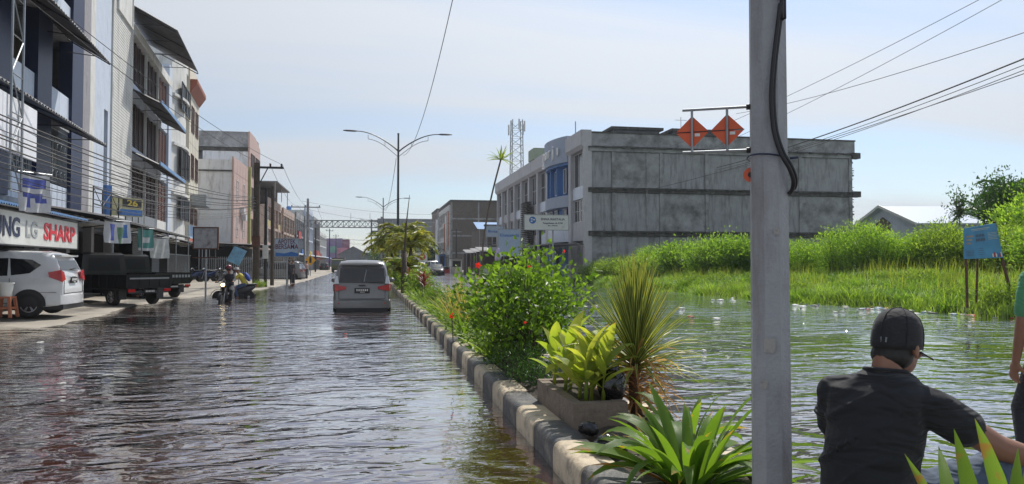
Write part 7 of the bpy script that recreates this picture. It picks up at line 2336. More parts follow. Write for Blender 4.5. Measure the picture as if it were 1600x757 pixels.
def pickup(label, loc, rz, paint, tail_txt=False, group=None):
    """small truck, tail at x = 0, nose towards +x"""
    V_ = thing('pickup_truck', label, 'pickup', loc, rz, group)
    W_ = 1.65; hw = W_ / 2
    # bed
    g = MB(); g.box(0.0, 2.35, -hw + .05, hw - .05, .58, .64); g.build('bed_floor', paint, V_)
    for sg in (-1, 1):
        g = MB(); g.box(.04, 2.35, sg * hw, sg * (hw - .035), .64, 1.0); g.box(.04, 2.35, sg * (hw + .02), sg * (hw - .05), 1.0, 1.035)
        for k in range(6): g.box(.1 + k * .44, .13 + k * .44, sg * hw, sg * (hw + .018), .64, 1.0)
        g.build('side_board', paint, V_)
        g = MB(); g.box(-.03, .02, sg * (hw - .30), sg * (hw - .06), .47, .56); g.build('tail_lamp', m_lightred, V_)
        for wx_ in (.85, 3.15): wheel(V_, wx_, sg * (hw - .12), .30, .19, sg, rim=m_rim, spokes=8)
        g = MB(); g.box(.40, .48, sg * (hw - .28), sg * (hw - .02), .22, .55); g.build('mudflap', m_plastic, V_)
    g = MB(); g.box(0.0, .035, -hw, hw, .62, 1.0); g.box(-.02, .05, -hw, hw, 1.0, 1.035)
    for k in range(5): g.box(-.018, 0.0, -hw + .05 + k * .37, -hw + .09 + k * .37, .64, .99)
    tg = g.build('tailgate', paint, V_)
    g = MB(); g.box(-.026, -.019, -hw * .86, hw * .86, .885, .935) if not tail_txt else [g.box(-.026, -.019, -hw * .9 + k * .145, -hw * .9 + k * .145 + .10, .84, .95) for k in range(10)]
    g.build('white_stripe', m_rollgrey, tg)
    g = MB(); g.box(.0, 4.0, -.35, -.28, .38, .52); g.box(.0, 4.0, .28, .35, .38, .52); g.box(0, .08, -hw + .1, hw - .1, .42, .50); g.build('chassis', m_plastic, V_)
    g = MB(); g.box(-.04, -.02, -.2, .2, .42, .54); n_ = g.build('number_plate', m_plate, V_)
    g = MB(); [g.box(-.045, -.041, -.15 + j * .055, -.12 + j * .055, .46, .51) for j in range(6)]; g.build('plate_marks', m_signwhite, n_)
    g = MB(); g.tube([(.6, 0, .32), (2.2, 0, .34)], .06, 6); g.build('exhaust', m_rust, V_)
    # cab
    prof = [(2.48, .42), (2.48, 1.02), (2.52, 1.70), (2.70, 1.78), (3.55, 1.76), (3.78, 1.65), (4.12, 1.10), (4.22, .98), (4.26, .55), (4.22, .38)]
    def ringy(y_, ins):
        return [(x + (2 * 0), y_ * (1 - (max(0, z - 1.0)) * .14) , z) for x, z in prof]
    g = MB(); g.loft([ringy(-hw, 0), ringy(-hw * .0, 0), ringy(hw, 0)]); g.build('cab', paint, V_, smooth=30)
    for sg in (-1, 1):
        def sp(x, z): return (x, sg * (hw * (1 - max(0, z - 1.0) * .14) + .008), z)
        q = [(3.02, 1.10), (3.98, 1.10), (3.70, 1.62), (3.02, 1.64)]
        g = MB(); g.poly([sp(*p_) for p_ in (q if sg < 0 else q[::-1])]); g.build('side_window', m_pickglass, V_)
        q = [(2.62, 1.12), (2.92, 1.10), (2.92, 1.64), (2.64, 1.63)]
        g = MB(); g.poly([sp(*p_) for p_ in (q if sg < 0 else q[::-1])]); g.build('side_window', m_pickglass, V_)
        g = MB(); g.box(2.96, 2.975, sg * hw, sg * (hw + .005), .45, 1.05); g.box(4.0, 4.012, sg * hw, sg * (hw + .005), .6, 1.05); g.build('door_seam', m_plastic, V_)
        g = MB(); g.box(3.85, 3.95, sg * (hw + .05), sg * (hw + .2), 1.15, 1.35); g.build('mirror', m_plastic, V_)
        g = MB(); g.ell((4.24, sg * hw * .7, .78), (.05, .13, .1), n=10, m=6); g.build('headlight', m_lightclear, V_)
    g = MB(); g.poly([(2.475, hw * .7, 1.15), (2.475, -hw * .7, 1.15), (2.505, -hw * .66, 1.6), (2.505, hw * .66, 1.6)]); g.build('rear_window', m_pickglass, V_)
    g = MB(); g.poly([(4.11, -hw * .86, 1.14), (4.11, hw * .86, 1.14), (3.80, hw * .80, 1.63), (3.80, -hw * .80, 1.63)]); g.build('windscreen', m_pickglass, V_)
    return V_


pickup('black pickup truck parked beside the white people carrier with red tail lamps', (-7.2, 26.3, .02), R(140), m_carblack)
pickup('second black pickup with pale marks on its tailgate behind the first', (-7.7, 31.4, .02), R(142), m_carblack, tail_txt=True)

# far truck
TK = thing('truck', 'olive and dark truck coming down the far left carriageway', 'truck', (at_y(528, 425, 125).x, 125, -.15), R(-90))
g = MB(); g.box(-1.0, 1.0, -1.0, 1.0, .0, .1); 
for sg in (-1, 1):
    for x in (-.6, 3.0): wheel(TK, x, sg * .85, .42, .25, sg)
g = MB(); g.loft([[(x, y_, z) for x, z in ((0.4, .5), (.4, 2.3), (-.9, 2.2), (-1.25, 1.3), (-1.3, .5))] for y_ in (-1.0, 1.0)]); g.build('cab', mat('olive_truck_paint', (.09, .10, .04), rough=.5), TK)
g = MB(); g.poly([(-1.24, -.85, 1.4), (-1.24, .85, 1.4), (-.93, .8, 2.1), (-.93, -.8, 2.1)]); g.build('windscreen', m_glass2, TK)
g = MB(); g.box(.5, 4.4, -1.05, 1.05, .8, 2.5); g.build('cargo_body', m_dkbrown, TK)
g = MB(); g.box(-1.36, -1.28, -1.0, 1.0, .45, .7); g.build('bumper', m_plastic, TK)
TK.rotation_euler = (0, 0, R(90))


def motorcycle(label, loc, rz, paint, lit=False, group=None, basket=False):
    """x forward, rear axle at 0"""
    M_ = thing('motorcycle', label, 'motorcycle', loc, rz, group)
    r = .28
    for k, x in enumerate((0, 1.24)):
        g = MB(); Mw = Matrix.Rotation(R(90), 3, 'X')
        g.lathe([(r * .80, -.045), (r * .95, -.04), (r, 0), (r * .95, .04), (r * .80, .045)], 22, (x, 0, r), Mw); w = g.build('wheel', m_tyre, M_, smooth=True)
        g = MB()
        for j in range(5):
            a = 2 * PI * j / 5; g.tube([(x, 0, r), (x + r * .8 * math.cos(a), 0, r + r * .8 * math.sin(a))], .014, 4)
        g.lathe([(.05, -.05), (.05, .05)], 10, (x, 0, r), Mw); g.build('rim', m_rim, w)
    g = MB()
    for sg in (-1, 1): g.tube([(1.24, sg * .07, r), (1.05, sg * .07, .75), (.98, sg * .03, .95)], .02, 6)
    g.build('fork', m_rim, M_)
    g = MB(); g.tube([(.92, -.33, 1.02), (1.0, -.1, .98), (1.0, .1, .98), (.92, .33, 1.02)], .014, 6)
    for sg in (-1, 1): g.tube([(.92, sg * .25, 1.02), (.90, sg * .36, 1.01)], .02, 6)
    g.build('handlebar', m_plastic, M_)
    for sg in (-1, 1):
        g = MB(); g.tube([(.95, sg * .22, 1.02), (.97, sg * .28, 1.18)], .006, 4); g.ell((.97, sg * .29, 1.21), (.015, .05, .035), n=8, m=5); g.build('mirror', m_plastic, M_)
    rr = []
    for x, z0, z1, w in ((-.28, .68, .78, .05), (-.1, .52, .80, .10), (.25, .35, .78, .12), (.5, .28, .66, .11), (.68, .30, .60, .09), (.85, .45, .85, .10), (1.0, .70, 1.02, .12), (1.10, .78, .98, .08)):
        rr.append([(x, w * math.cos(t), (z0 + z1) / 2 + (z1 - z0) / 2 * math.sin(t)) for t in np.linspace(0, 2 * PI, 13)[:-1]])
    g = MB(); g.loft(rr); g.build('body', paint, M_, smooth=True)
    g = MB()
    rr = [[(x, w * math.cos(t), z + .045 * math.sin(t)) for t in np.linspace(0, 2 * PI, 11)[:-1]] for x, z, w in ((-.32, .84, .07), (-.1, .82, .12), (.3, .80, .13), (.55, .74, .08))]
    g.loft(rr); g.build('seat', m_plastic, M_, smooth=True)
    g = MB(); rr = []
    for t in np.linspace(.2, 2.5, 8): rr.append([(1.24 + .33 * math.cos(t), y_, r + .33 * math.sin(t)) for y_ in (-.06, .06)] + [(1.24 + .35 * math.cos(t), y_, r + .35 * math.sin(t)) for y_ in (.06, -.06)])
    g.loft(rr); g.build('mudguard', paint, M_)
    g = MB(); g.box(.2, .6, -.10, .10, .22, .42); g.tube([(.3, -.14, .3), (-.3, -.16, .36)], .045, 8); g.build('engine', m_rim if False else m_plastic, M_)
    e_ = mat('lit_headlamp', (.9, .8, .5), rough=.2, emit=(1.0, .75, .35, 6)) if lit else m_lightclear
    g = MB(); g.ell((1.10, 0, .92), (.05, .075, .065), n=12, m=8); g.build('headlight', e_, M_, smooth=True)
    g = MB(); g.box(1.16, 1.17, -.10, .10, .60, .68); g.build('number_plate', m_plate, M_)
    g = MB(); g.box(-.35, -.31, -.06, .06, .72, .79); g.build('tail_lamp', m_lightred, M_)
    return M_


m_bikeblk = mat('dark_motorcycle_paint', (.02, .02, .024), rough=.25, coat=.4)
m_bikeblue = mat('dark_blue_motorcycle_paint', (.02, .04, .12), rough=.25, coat=.4)
p0 = gnd(342, 474, 0)
M1 = motorcycle('motorcycle with lit headlamp ridden towards the camera through the shallow water', (-6.25, 28.4, -.06), R(-97), m_bikeblk, lit=True)
M1.location = (p0.x + .15, p0.y + 1.6, -.24); M1.scale = (.95, .95, .95)
p1 = gnd(387, 466, 0)
M2 = motorcycle('dark motorcycle seen side on behind, ridden by the yellow shirted person', (p1.x - .05, p1.y + .6, -.24), R(183), m_bikeblk)
M2.scale = (.95, .95, .95)
for k, (px_, Y_) in enumerate([(312, 56), (322, 56.6), (334, 57), (352, 57.5), (366, 58)]):
    X_ = at_y(px_, 430, Y_).x
    motorcycle('parked motorcycle in the row before the bar fence, ' + ['first', 'second', 'third', 'fourth', 'fifth'][k] + ' from the left', (X_, Y_, .10), R(200 + 20 * k), m_bikeblk if k % 2 else m_bikeblue, group='motorcycles parked before the bar fence')
# ================================================================== PEOPLE
m_skin = mat('brown_skin', (0.24, 0.115, 0.07), rough=0.5, var=0.08, scale=12)
m_hair = mat('black_hair', (0.012, 0.010, 0.009), rough=0.6, var=0.3, scale=60)


def fabric(name, col, fold=0.5, scale=3.0):
    m, nt, b = nodemat(name); N, L = nt.nodes, nt.links
    t_ = N.new('ShaderNodeTexCoord'); mp = N.new('ShaderNodeMapping'); mp.inputs['Scale'].default_value = (1.0, 1.0, 2.6); mp.inputs['Rotation'].default_value = (0.25, 0.5, 0.2)
    L.new(t_.outputs['Object'], mp.inputs[0])
    n_ = N.new('ShaderNodeTexNoise'); n_.inputs['Scale'].default_value = scale; n_.inputs['Detail'].default_value = 2; n_.inputs['Distortion'].default_value = 1.4
    L.new(mp.outputs[0], n_.inputs['Vector'])
    w_ = N.new('ShaderNodeTexNoise'); w_.inputs['Scale'].default_value = 260
    L.new(t_.outputs['Object'], w_.inputs['Vector'])
    a_ = N.new('ShaderNodeMath'); a_.operation = 'MULTIPLY_ADD'; a_.inputs[1].default_value = 0.015
    L.new(w_.outputs['Fac'], a_.inputs[0]); L.new(n_.outputs['Fac'], a_.inputs[2])
    bp = N.new('ShaderNodeBump'); bp.inputs['Strength'].default_value = fold; bp.inputs['Distance'].default_value = 0.06
    L.new(a_.outputs[0], bp.inputs['Height']); L.new(bp.outputs[0], b.inputs['Normal'])
    cr = N.new('ShaderNodeValToRGB'); cr.color_ramp.elements[0].color = (*[c * .85 for c in col], 1); cr.color_ramp.elements[1].color = (*[c * 1.15 for c in col], 1)
    L.new(w_.outputs['Fac'], cr.inputs[0]); L.new(cr.outputs[0], b.inputs['Base Color'])
    b.inputs['Roughness'].default_value = 0.85
    set_in(b, 'Sheen Weight', 0.08); set_in(b, 'Sheen Roughness', 0.4)
    MATS[name] = m
    return m


def remesh(mb, name, m, parent, voxel, it=6, fac=.5, disp=None):
    """join overlapping volumes into one continuous surface"""
    me = mb.mesh(name); o = bpy.data.objects.new(name, me); COL.objects.link(o)
    r_ = o.modifiers.new('r', 'REMESH'); r_.mode = 'VOXEL'; r_.voxel_size = voxel; r_.adaptivity = 0
    s_ = o.modifiers.new('s', 'SMOOTH'); s_.factor = fac; s_.iterations = it
    dg = bpy.context.evaluated_depsgraph_get()
    me2 = bpy.data.meshes.new_from_object(o.evaluated_get(dg)); bpy.data.objects.remove(o)
    if disp:
        for v_ in me2.vertices:
            v_.co = v_.co + v_.normal * disp(v_.co)
    me2.materials.clear(); me2.materials.append(m)
    me2.polygons.foreach_set('use_smooth', [True] * len(me2.polygons))
    return link(name, me2, parent)


def limb(g, pts, rs, n=12):
    """tapering limb with rounded ends"""
    P = [Vector(p) for p in pts]
    out, rr = [], []
    for i in range(len(P) - 1):
        k = 5
        for j in range(k):
            t = j / k; out.append(P[i].lerp(P[i + 1], t)); rr.append(rs[i] + (rs[i + 1] - rs[i]) * t)
    out.append(P[-1]); rr.append(rs[-1])
    g.tube(out, rr, n)
    for p, r in zip(P, rs): g.ell(tuple(p), (r * .99,) * 3, n=n, m=8)


def frame(fwd, up):
    f = Vector(fwd).normalized(); r = f.cross(Vector(up)).normalized(); u = r.cross(f).normalized()
    return Matrix((r, f, u)).transposed()     # columns: right, forward, up


def hand(g, wrist, fwd, palm_n, sg=1, curl=.5, s=1.0):
    """palm, four bent fingers of different lengths and a thumb leaving the side of the palm"""
    f = Vector(fwd).normalized(); n = Vector(palm_n).normalized(); n = (n - f * n.dot(f)).normalized(); r = f.cross(n).normalized() * sg
    w = Vector(wrist)
    M_ = Matrix((r, f, n)).transposed()
    g.ell(tuple(w + f * .045 * s), (.040 * s, .050 * s, .016 * s), M=M_, n=12, m=8)
    for k, (off, L_) in enumerate(((-.030, .060), (-.010, .070), (.010, .066), (.029, .050))):
        b = w + f * .085 * s + r * off * s
        p = [b]; d = f.copy(); a = 0
        for j, q in enumerate((.42, .33, .25)):
            a += curl * (.55 + .2 * j); d = f * math.cos(a) + n * math.sin(a); p.append(p[-1] + d * L_ * q * s * 1.15)
        limb(g, p, [.0095 * s, .009 * s, .0083 * s, .007 * s], 8)
    b = w + f * .03 * s - r * .032 * s
    p = [b, b + (f * .6 - r * .7) * .032 * s + n * .006, b + (f * 1.3 - r * .9) * .040 * s + n * .022 * s]
    limb(g, p, [.013 * s, .011 * s, .009 * s], 8)


def head(g, c, M_, s=1.0):
    """skull, jaw, nose, ears: c is the centre of the head, M_ columns right/forward/up"""
    def P(x, y, z): return tuple(Vector(c) + M_ @ Vector((x, y, z)) * s)
    g.ell(P(0, -.012, .025), (.076 * s, .094 * s, .094 * s), M=M_, n=20, m=14)
    g.ell(P(0, .022, -.045), (.058 * s, .066 * s, .066 * s), M=M_, n=16, m=10)
    g.ell(P(0, .052, -.088), (.026 * s, .024 * s, .020 * s), M=M_, n=12, m=8)
    g.ell(P(0, .098, -.022), (.013 * s, .020 * s, .016 * s), M=M_, n=10, m=6)
    g.ell(P(0, .085, .004), (.008 * s, .016 * s, .026 * s), M=M_, n=10, m=6)
    g.ell(P(0, .078, .022), (.048 * s, .014 * s, .009 * s), M=M_, n=10, m=6)
    g.ell(P(0, .082, -.056), (.024 * s, .011 * s, .009 * s), M=M_, n=10, m=6)
    for sg in (-1, 1):
        g.ell(P(sg * .086, -.008, -.008), (.009 * s, .019 * s, .031 * s), M=M_ @ Matrix.Rotation(sg * .35, 3, 'Z'), n=10, m=8)
        g.ell(P(sg * .032, .072, -.018), (.022 * s, .018 * s, .018 * s), M=M_, n=10, m=6)


def face_parts(parent, c, M_, s=1.0):
    for sg in (-1, 1):
        p = Vector(c) + M_ @ Vector((sg * .030, .082, .006)) * s
        g = MB(); g.ell(tuple(p), (.012 * s, .008 * s, .007 * s), M=M_, n=10, m=6); e = g.build('eye', m_signwhite, parent, smooth=True)
        g = MB(); g.ell(tuple(p + M_ @ Vector((0, .006, 0)) * s), (.005 * s, .003 * s, .005 * s), M=M_, n=8, m=5); g.build('iris', m_hair, e)
        q = Vector(c) + M_ @ Vector((sg * .032, .090, .026)) * s
        g = MB(); g.ell(tuple(q), (.018 * s, .005 * s, .004 * s), M=M_, n=8, m=5); g.build('eyebrow', m_hair, parent)


def torso_rings(spine, n=20):
    """spine: (centre, right vector, forward vector, half width, half depth)"""
    out = []
    for c, r, f, a, b in spine:
        c, r, f = Vector(c), Vector(r).normalized(), Vector(f).normalized()
        ring = []
        for k in range(n):
            t = 2 * PI * k / n; ct, st_ = math.cos(t), math.sin(t)
            ring.append(c + r * a * math.copysign(abs(ct) ** .8, ct) + f * b * math.copysign(abs(st_) ** .85, st_))
        out.append(ring)
    return out


# ------------------------------------------------------------------ the seated man (local frame: +Y is the way his hips face)
SX, SY = 1.97, 2.61
base_z = 0.20
view = math.atan2(SX, SY)                  # azimuth of the line of sight to him
face_az = view + R(16)                     # faces away from the camera, turned a little right
SM = thing('person', 'man in black cap and dark t-shirt sitting with his back turned beside the post', 'person', (SX, SY, base_z), -face_az)
seat = 0.24
hip = Vector((-.035, 0, seat + .10))
ch = Vector((-.02, .03, seat + .42))       # chest centre
nk = Vector((.012, .055, seat + .560))
hd = Vector((.040, .125, seat + .640))
rs_, ls_ = Vector((.165, .06, seat + .430)), Vector((-.178, .04, seat + .440))
# right arm reaching right to the knee, left arm forward
r_el = Vector((.36, .22, seat + .275)); r_wr = Vector((.58, .36, seat + .20))
l_el = Vector((-.215, .14, seat + .20)); l_wr = Vector((-.06, .36, seat + .20))
r_kn = Vector((.44, .36, seat + .20)); r_an = Vector((.42, .50, -.20))
l_kn = Vector((-.10, .46, seat + .16)); l_an = Vector((-.12, .50, -.20))
Mh = Matrix.Rotation(R(-20), 3, 'Z') @ Matrix.Rotation(R(-10), 3, 'X')
g = MB()
X_, Y_ = Vector((1, 0, 0)), Vector((0, 1, 0))
g.loft(torso_rings([(hip + Vector((0, 0, -.12)), X_, Y_, .15, .11), (hip, X_, Y_, .165, .125), (hip + Vector((0, .0, .14)), X_, Y_, .150, .105), (ch, X_, Y_, .155, .110), (ch + Vector((0, .01, .06)), X_, Y_, .150, .09), (nk + Vector((0, 0, -.03)), X_, Y_, .09, .07)]))
limb(g, [nk + Vector((0, -.010, -.05)), nk + Vector((.005, .005, .04)), hd + Vector((0, -.015, -.05))], [.060, .054, .052])
head(g, hd, Mh)
limb(g, [rs_, r_el, r_wr], [.060, .050, .031]); limb(g, [ls_, l_el, l_wr], [.058, .044, .027])
limb(g, [hip + Vector((.10, .03, -.05)), r_kn, r_an], [.088, .060, .038]); limb(g, [hip + Vector((-.10, .03, -.05)), l_kn, l_an], [.088, .060, .038])
limb(g, [r_an + Vector((0, -.03, -.04)), r_an + Vector((.02, .14, -.07))], [.04, .028]); limb(g, [l_an + Vector((0, -.03, -.04)), l_an + Vector((-.02, .14, -.07))], [.04, .028])
hand(g, r_wr, (.62, .30, -.25), (-.3, .2, -1), 1, .55); hand(g, l_wr, (.7, .6, -.1), (0, 0, -1), -1, .5)
remesh(g, 'body', m_skin, SM, .0075, it=4)
face_parts(SM, hd, Mh)
# hair below the cap
g = MB(); g.ell(tuple(hd + Mh @ Vector((0, -.022, .0))), (.0785, .088, .068), M=Mh, n=20, m=12); g.ell(tuple(hd + Mh @ Vector((0, -.036, -.038))), (.0795, .078, .056), M=Mh, n=16, m=10)
remesh(g, 'hair', m_hair, SM, .007, it=2)
# cap
m_cap = fabric('black_cap_cloth', (.016, .016, .019), .15, 9)
g = MB()
prof = [(1.0, -.028), (1.02, 0.0), (1.0, .035), (.93, .068), (.78, .098), (.52, .120), (.25, .130), (.03, .133)]
rings = []
for f_, z in prof: rings.append([hd + Mh @ Vector((f_ * .088 * math.cos(t) * (1 + .0 * k_), -.012 + f_ * .104 * math.sin(t), z + .026 + (.012 * math.sin(t) if z < .02 else 0))) for k_, t in enumerate(np.linspace(0, 2 * PI, 33)[:-1])])
g.loft(rings); cap = g.build('cap', m_cap, SM, smooth=True)
g = MB()
for k in range(6):
    t0 = 2 * PI * k / 6 + .52
    g.tube([hd + Mh @ Vector((f_ * .0895 * math.cos(t0), -.012 + f_ * .1055 * math.sin(t0), z + .027)) for f_, z in prof], .0016, 4)
g.build('seam', m_cap, cap)
g = MB(); g.ell(tuple(hd + Mh @ Vector((0, -.012, .161))), (.008, .008, .004), n=8, m=5); g.build('button', m_cap, cap)
top_, bot = [], []
for t in np.linspace(-.95, .95, 15):
    a = Vector((.083 * math.sin(t), -.012 + .100 * math.cos(t), -.003)); c_ = Vector((.080 * math.sin(t), .075 + .105 * math.cos(t), -.012 - .022 * math.sin(t) ** 2))
    top_.append((hd + Mh @ a, hd + Mh @ c_))
g = MB()
for (a, c_), (a2, c2) in zip(top_, top_[1:]):
    dn = Mh @ Vector((0, 0, -.005)); g.quad(a, c_, c2, a2); g.quad(a + dn, a2 + dn, c2 + dn, c_ + dn); g.quad(c_, c_ + dn, c2 + dn, c2)
g.build('visor', m_cap, cap, smooth=True)
# adjuster slot and small clasp at the back
g = MB()
for sx in (-1, 1): g.box(-.0025 + sx * .011, .0025 + sx * .011, -.1215, -.118, .0, .020, Matrix.Translation(hd) @ Mh.to_4x4() @ Matrix.Translation((0.015, .004, .010)))
g.build('clasp', m_steel, cap)
# t-shirt
m_shirt = fabric('black_tshirt_cotton', (.012, .013, .017), 1.0, 3.2)
g = MB()
tk = .014
g.loft(torso_rings([(hip + Vector((0, -.02, -.14)), X_, Y_, .188, .15), (hip + Vector((0, -.02, -.02)), X_, Y_, .184, .155), (hip + Vector((0, -.015, .10)), X_, Y_, .176, .145), (ch + Vector((0, -.01, -.08)), X_, Y_, .180, .140), (ch + Vector((0, -.005, .01)), X_, Y_, .186, .128), (ch + Vector((0, 0, .065)), X_, Y_, .182, .112), (nk + Vector((0, -.010, -.038)), X_, Y_, .125, .092), (nk + Vector((0, -.004, -.006)), X_, Y_, .080, .074)], 28))
for S_, E_ in ((rs_, r_el), (ls_, l_el)):
    d = (E_ - S_)
    limb(g, [nk + Vector((S_.x * .15, -.01, -.06)), S_ + Vector((-S_.x * .35, 0, .022)), S_, S_ + d * .3, S_ + d * .52], [.062, .070, .080, .078, .076])
def fold_disp(co):
    # soft drag folds running from the shoulders down across the back
    z = co.z - seat; x = co.x
    u = (z - x * .62) * 19 + 1.5 * noise.noise(Vector((x * 4, co.y * 4, z * 3)))
    fr_ = (1 - abs(math.sin(u))) ** 3
    side_w = min(1, max(0, (-x + .12) * 4.5)) * (1 if z < .44 else max(0, 1 - (z - .44) * 16))
    return (.017 * fr_ - .005) * side_w * (co.y < .08) + .010 * noise.noise(Vector((x * 11, co.y * 11, z * 9)))
remesh(g, 'tshirt', m_shirt, SM, .0062, it=10, fac=.6, disp=fold_disp)
g = MB()
pts = []
for t in np.linspace(0, 2 * PI, 29): pts.append(nk + Vector((.077 * math.cos(t), -.004 + .070 * math.sin(t), -.006 - .010 * math.sin(t))))
g.tube(pts, .0085, 8, cap=False); g.build('collar', m_shirt, SM, smooth=True)
# shorts
m_short = fabric('faded_blue_shorts', (.075, .105, .16), .6, 5)
g = MB()
g.loft(torso_rings([(hip + Vector((0, 0, -.15)), X_, Y_, .17, .14), (hip + Vector((0, 0, .02)), X_, Y_, .175, .14)]))
for sx, kn in ((.10, r_kn), (-.10, l_kn)):
    h0 = hip + Vector((sx, .02, -.06)); limb(g, [h0, h0.lerp(kn, .5), h0.lerp(kn, .84)], [.105, .098, .088])
remesh(g, 'shorts', m_short, SM, .009, it=4, disp=lambda co: .006 * math.sin(co.x * 40 + co.y * 30 + 3 * noise.noise(co * 8)))
# low seat under him
ST = thing('plastic_stool', 'low stool under the seated man on the median', 'stool', (SX, SY, .17), -face_az)
g = MB(); g.box(-.15, .15, -.14, .14, .18, .215); g.build('seat', m_stool, ST)
for sx in (-1, 1):
    for sy in (-1, 1): MB().box(sx * .13 - .018, sx * .13 + .018, sy * .12 - .018, sy * .12 + .018, -.02, .18).build('leg', m_stool, ST)


# ------------------------------------------------------------------ generic figures
def person(label, loc, rz, J, shirt, trousers, voxel=.012, hat=None, extra=None, hands=True, short_sleeve=True, group=None, look=0.0):
    """J holds joint positions in the local frame (+Y forward, +X to the person's right)"""
    o = thing('person', label, 'person', loc, rz, group)
    g = MB(); V = {k: Vector(v_) for k, v_ in J.items()}
    sp = (V['neck'] - V['hip'])
    rt = (V['rs'] - V['ls']).normalized(); fw = Vector((0, 0, 1)).cross(rt).normalized() * 1.0
    fw = sp.normalized().cross(rt).normalized() * 1.0
    if fw.y < 0: fw = -fw
    def T(g, e):
        g.loft(torso_rings([(V['hip'] - sp * .12, rt, fw, .145 + e, .10 + e), (V['hip'] + sp * .1, rt, fw, .15 + e, .105 + e), (V['hip'] + sp * .4, rt, fw, .138 + e, .095 + e), (V['hip'] + sp * .72, rt, fw, .17 + e, .105 + e), (V['hip'] + sp * .9, rt, fw, .15 + e, .08 + e), (V['neck'], rt, fw, .06 + e * .6, .055 + e * .6)], 16))
    T(g, 0)
    limb(g, [V['neck'] - sp * .06, V['neck'].lerp(V['head'], .6)], [.056, .052])
    Mh_ = Matrix.Rotation(look, 3, 'Z'); head(g, V['head'], Mh_)
    for s_ in 'rl':
        limb(g, [V[s_ + 's'], V[s_ + 'e'], V[s_ + 'w']], [.050, .040, .025]); limb(g, [V[s_ + 'h'], V[s_ + 'k'], V[s_ + 'a']], [.080, .055, .038])
        fdir = Vector((0, 1, -.12)); limb(g, [V[s_ + 'a'] + Vector((0, -.03, -.04)), V[s_ + 'a'] + fdir * .15 + Vector((0, 0, -.04))], [.036, .028])
        d_ = (V[s_ + 'w'] - V[s_ + 'e']).normalized(); hand(g, V[s_ + 'w'], d_, Vector((0, 0, -1)) if abs(d_.z) < .7 else Vector((-1 if s_ == 'r' else 1, .2, 0)), 1 if s_ == 'r' else -1, .45)
    remesh(g, 'body', m_skin, o, voxel, it=3)
    face_parts(o, V['head'], Mh_)
    g = MB(); T(g, .018)
    for s_ in 'rl':
        d_ = V[s_ + 'e'] - V[s_ + 's']; k_ = .75 if short_sleeve else 1.0
        P_ = [V[s_ + 's'], V[s_ + 's'] + d_ * k_]; Rr = [.068, .062]
        if not short_sleeve: P_.append(V[s_ + 'e'].lerp(V[s_ + 'w'], .9)); Rr = [.068, .057, .042]
        limb(g, P_, Rr)
    remesh(g, 'shirt', shirt, o, voxel, it=4, disp=lambda co: .006 * noise.noise(co * 12))
    g = MB()
    g.loft(torso_rings([(V['hip'] - sp * .2, rt, fw, .15, .115), (V['hip'] + sp * .06, rt, fw, .168, .125)], 16))
    for s_ in 'rl': limb(g, [V[s_ + 'h'], V[s_ + 'k'], V[s_ + 'k'].lerp(V[s_ + 'a'], .85)], [.098, .075, .058])
    remesh(g, 'trousers', trousers, o, voxel, it=3)
    c = V['head']
    if hat is None:
        g = MB(); g.ell(tuple(c + Mh_ @ Vector((0, -.02, .035))), (.083, .097, .092), M=Mh_, n=18, m=12); g.build('hair', m_hair, o, smooth=True)
    elif hat[0] == 'helmet':
        g = MB(); g.ell(tuple(c + Mh_ @ Vector((0, -.015, .035))), (.125, .145, .135), M=Mh_, n=20, m=12); h_ = g.build('helmet', hat[1], o, smooth=True)
        g = MB(); g.ell(tuple(c + Mh_ @ Vector((0, .06, .0))), (.10, .08, .06), M=Mh_, n=16, m=10); g.build('visor', m_carglass, h_, smooth=True)
    else:
        g = MB(); g.lathe([(.15, .02), (.16, .028), (.095, .045), (.09, .11), (.05, .13), (0, .132)], 18, tuple(c)); g.build('hat', hat[1], o, smooth=True)
    return o


ride = dict(hip=(0, 0, .86), neck=(0, .12, 1.36), head=(0, .17, 1.53), rs=(.18, .10, 1.30), ls=(-.18, .10, 1.30), re=(.27, .30, 1.10), le=(-.27, .30, 1.10), rw=(.30, .55, 1.06), lw=(-.30, .55, 1.06),
            rh=(.09, .02, .82), lh=(-.09, .02, .82), rk=(.17, .42, .68), lk=(-.17, .42, .68), ra=(.15, .30, .28), la=(-.15, .30, .28))
m_drk = fabric('dark_jacket', (.035, .035, .045), .6, 5); m_trs = fabric('dark_trousers', (.02, .022, .03), .5, 5)
m_yel = fabric('yellow_shirt', (.50, .42, .06), .5, 5); m_jean = fabric('blue_jeans', (.05, .08, .16), .5, 5); m_grn = fabric('green_tshirt', (.075, .26, .13), .6, 4)
m_helm = mat('dark_red_helmet', (.16, .02, .025), rough=.2, coat=.5)
def seat_on(bike, dx):
    rz = bike.rotation_euler.z
    return (bike.location.x + math.cos(rz) * dx, bike.location.y + math.sin(rz) * dx, bike.location.z)
person('rider in dark red helmet and dark jacket on the motorcycle with lit headlamp', seat_on(M1, .22), M1.rotation_euler.z - R(90), ride, m_drk, m_trs, hat=('helmet', m_helm), short_sleeve=False).scale = (.93, .93, .95)
ride2 = dict(ride); ride2.update(neck=(0, .26, 1.30), head=(0, .36, 1.45), rs=(.18, .22, 1.25), ls=(-.18, .22, 1.25), re=(.25, .42, 1.08), le=(-.25, .42, 1.08), rw=(.28, .62, 1.05), lw=(-.28, .62, 1.05))
Y2 = person('rider in yellow shirt with blue backpack and pale hat leaning forward', seat_on(M2, .15), M2.rotation_euler.z - R(90), ride2, m_yel, m_jean, hat=('hat', mat('pale_grey_hat', (.35, .34, .33), rough=.8)))
Y2.scale = (.93, .93, .95)
bp_ = thing('backpack', 'bright blue backpack on the yellow shirted rider', 'backpack', Y2.location, Y2.rotation_euler.z); bp_.scale = (.93, .93, .95)
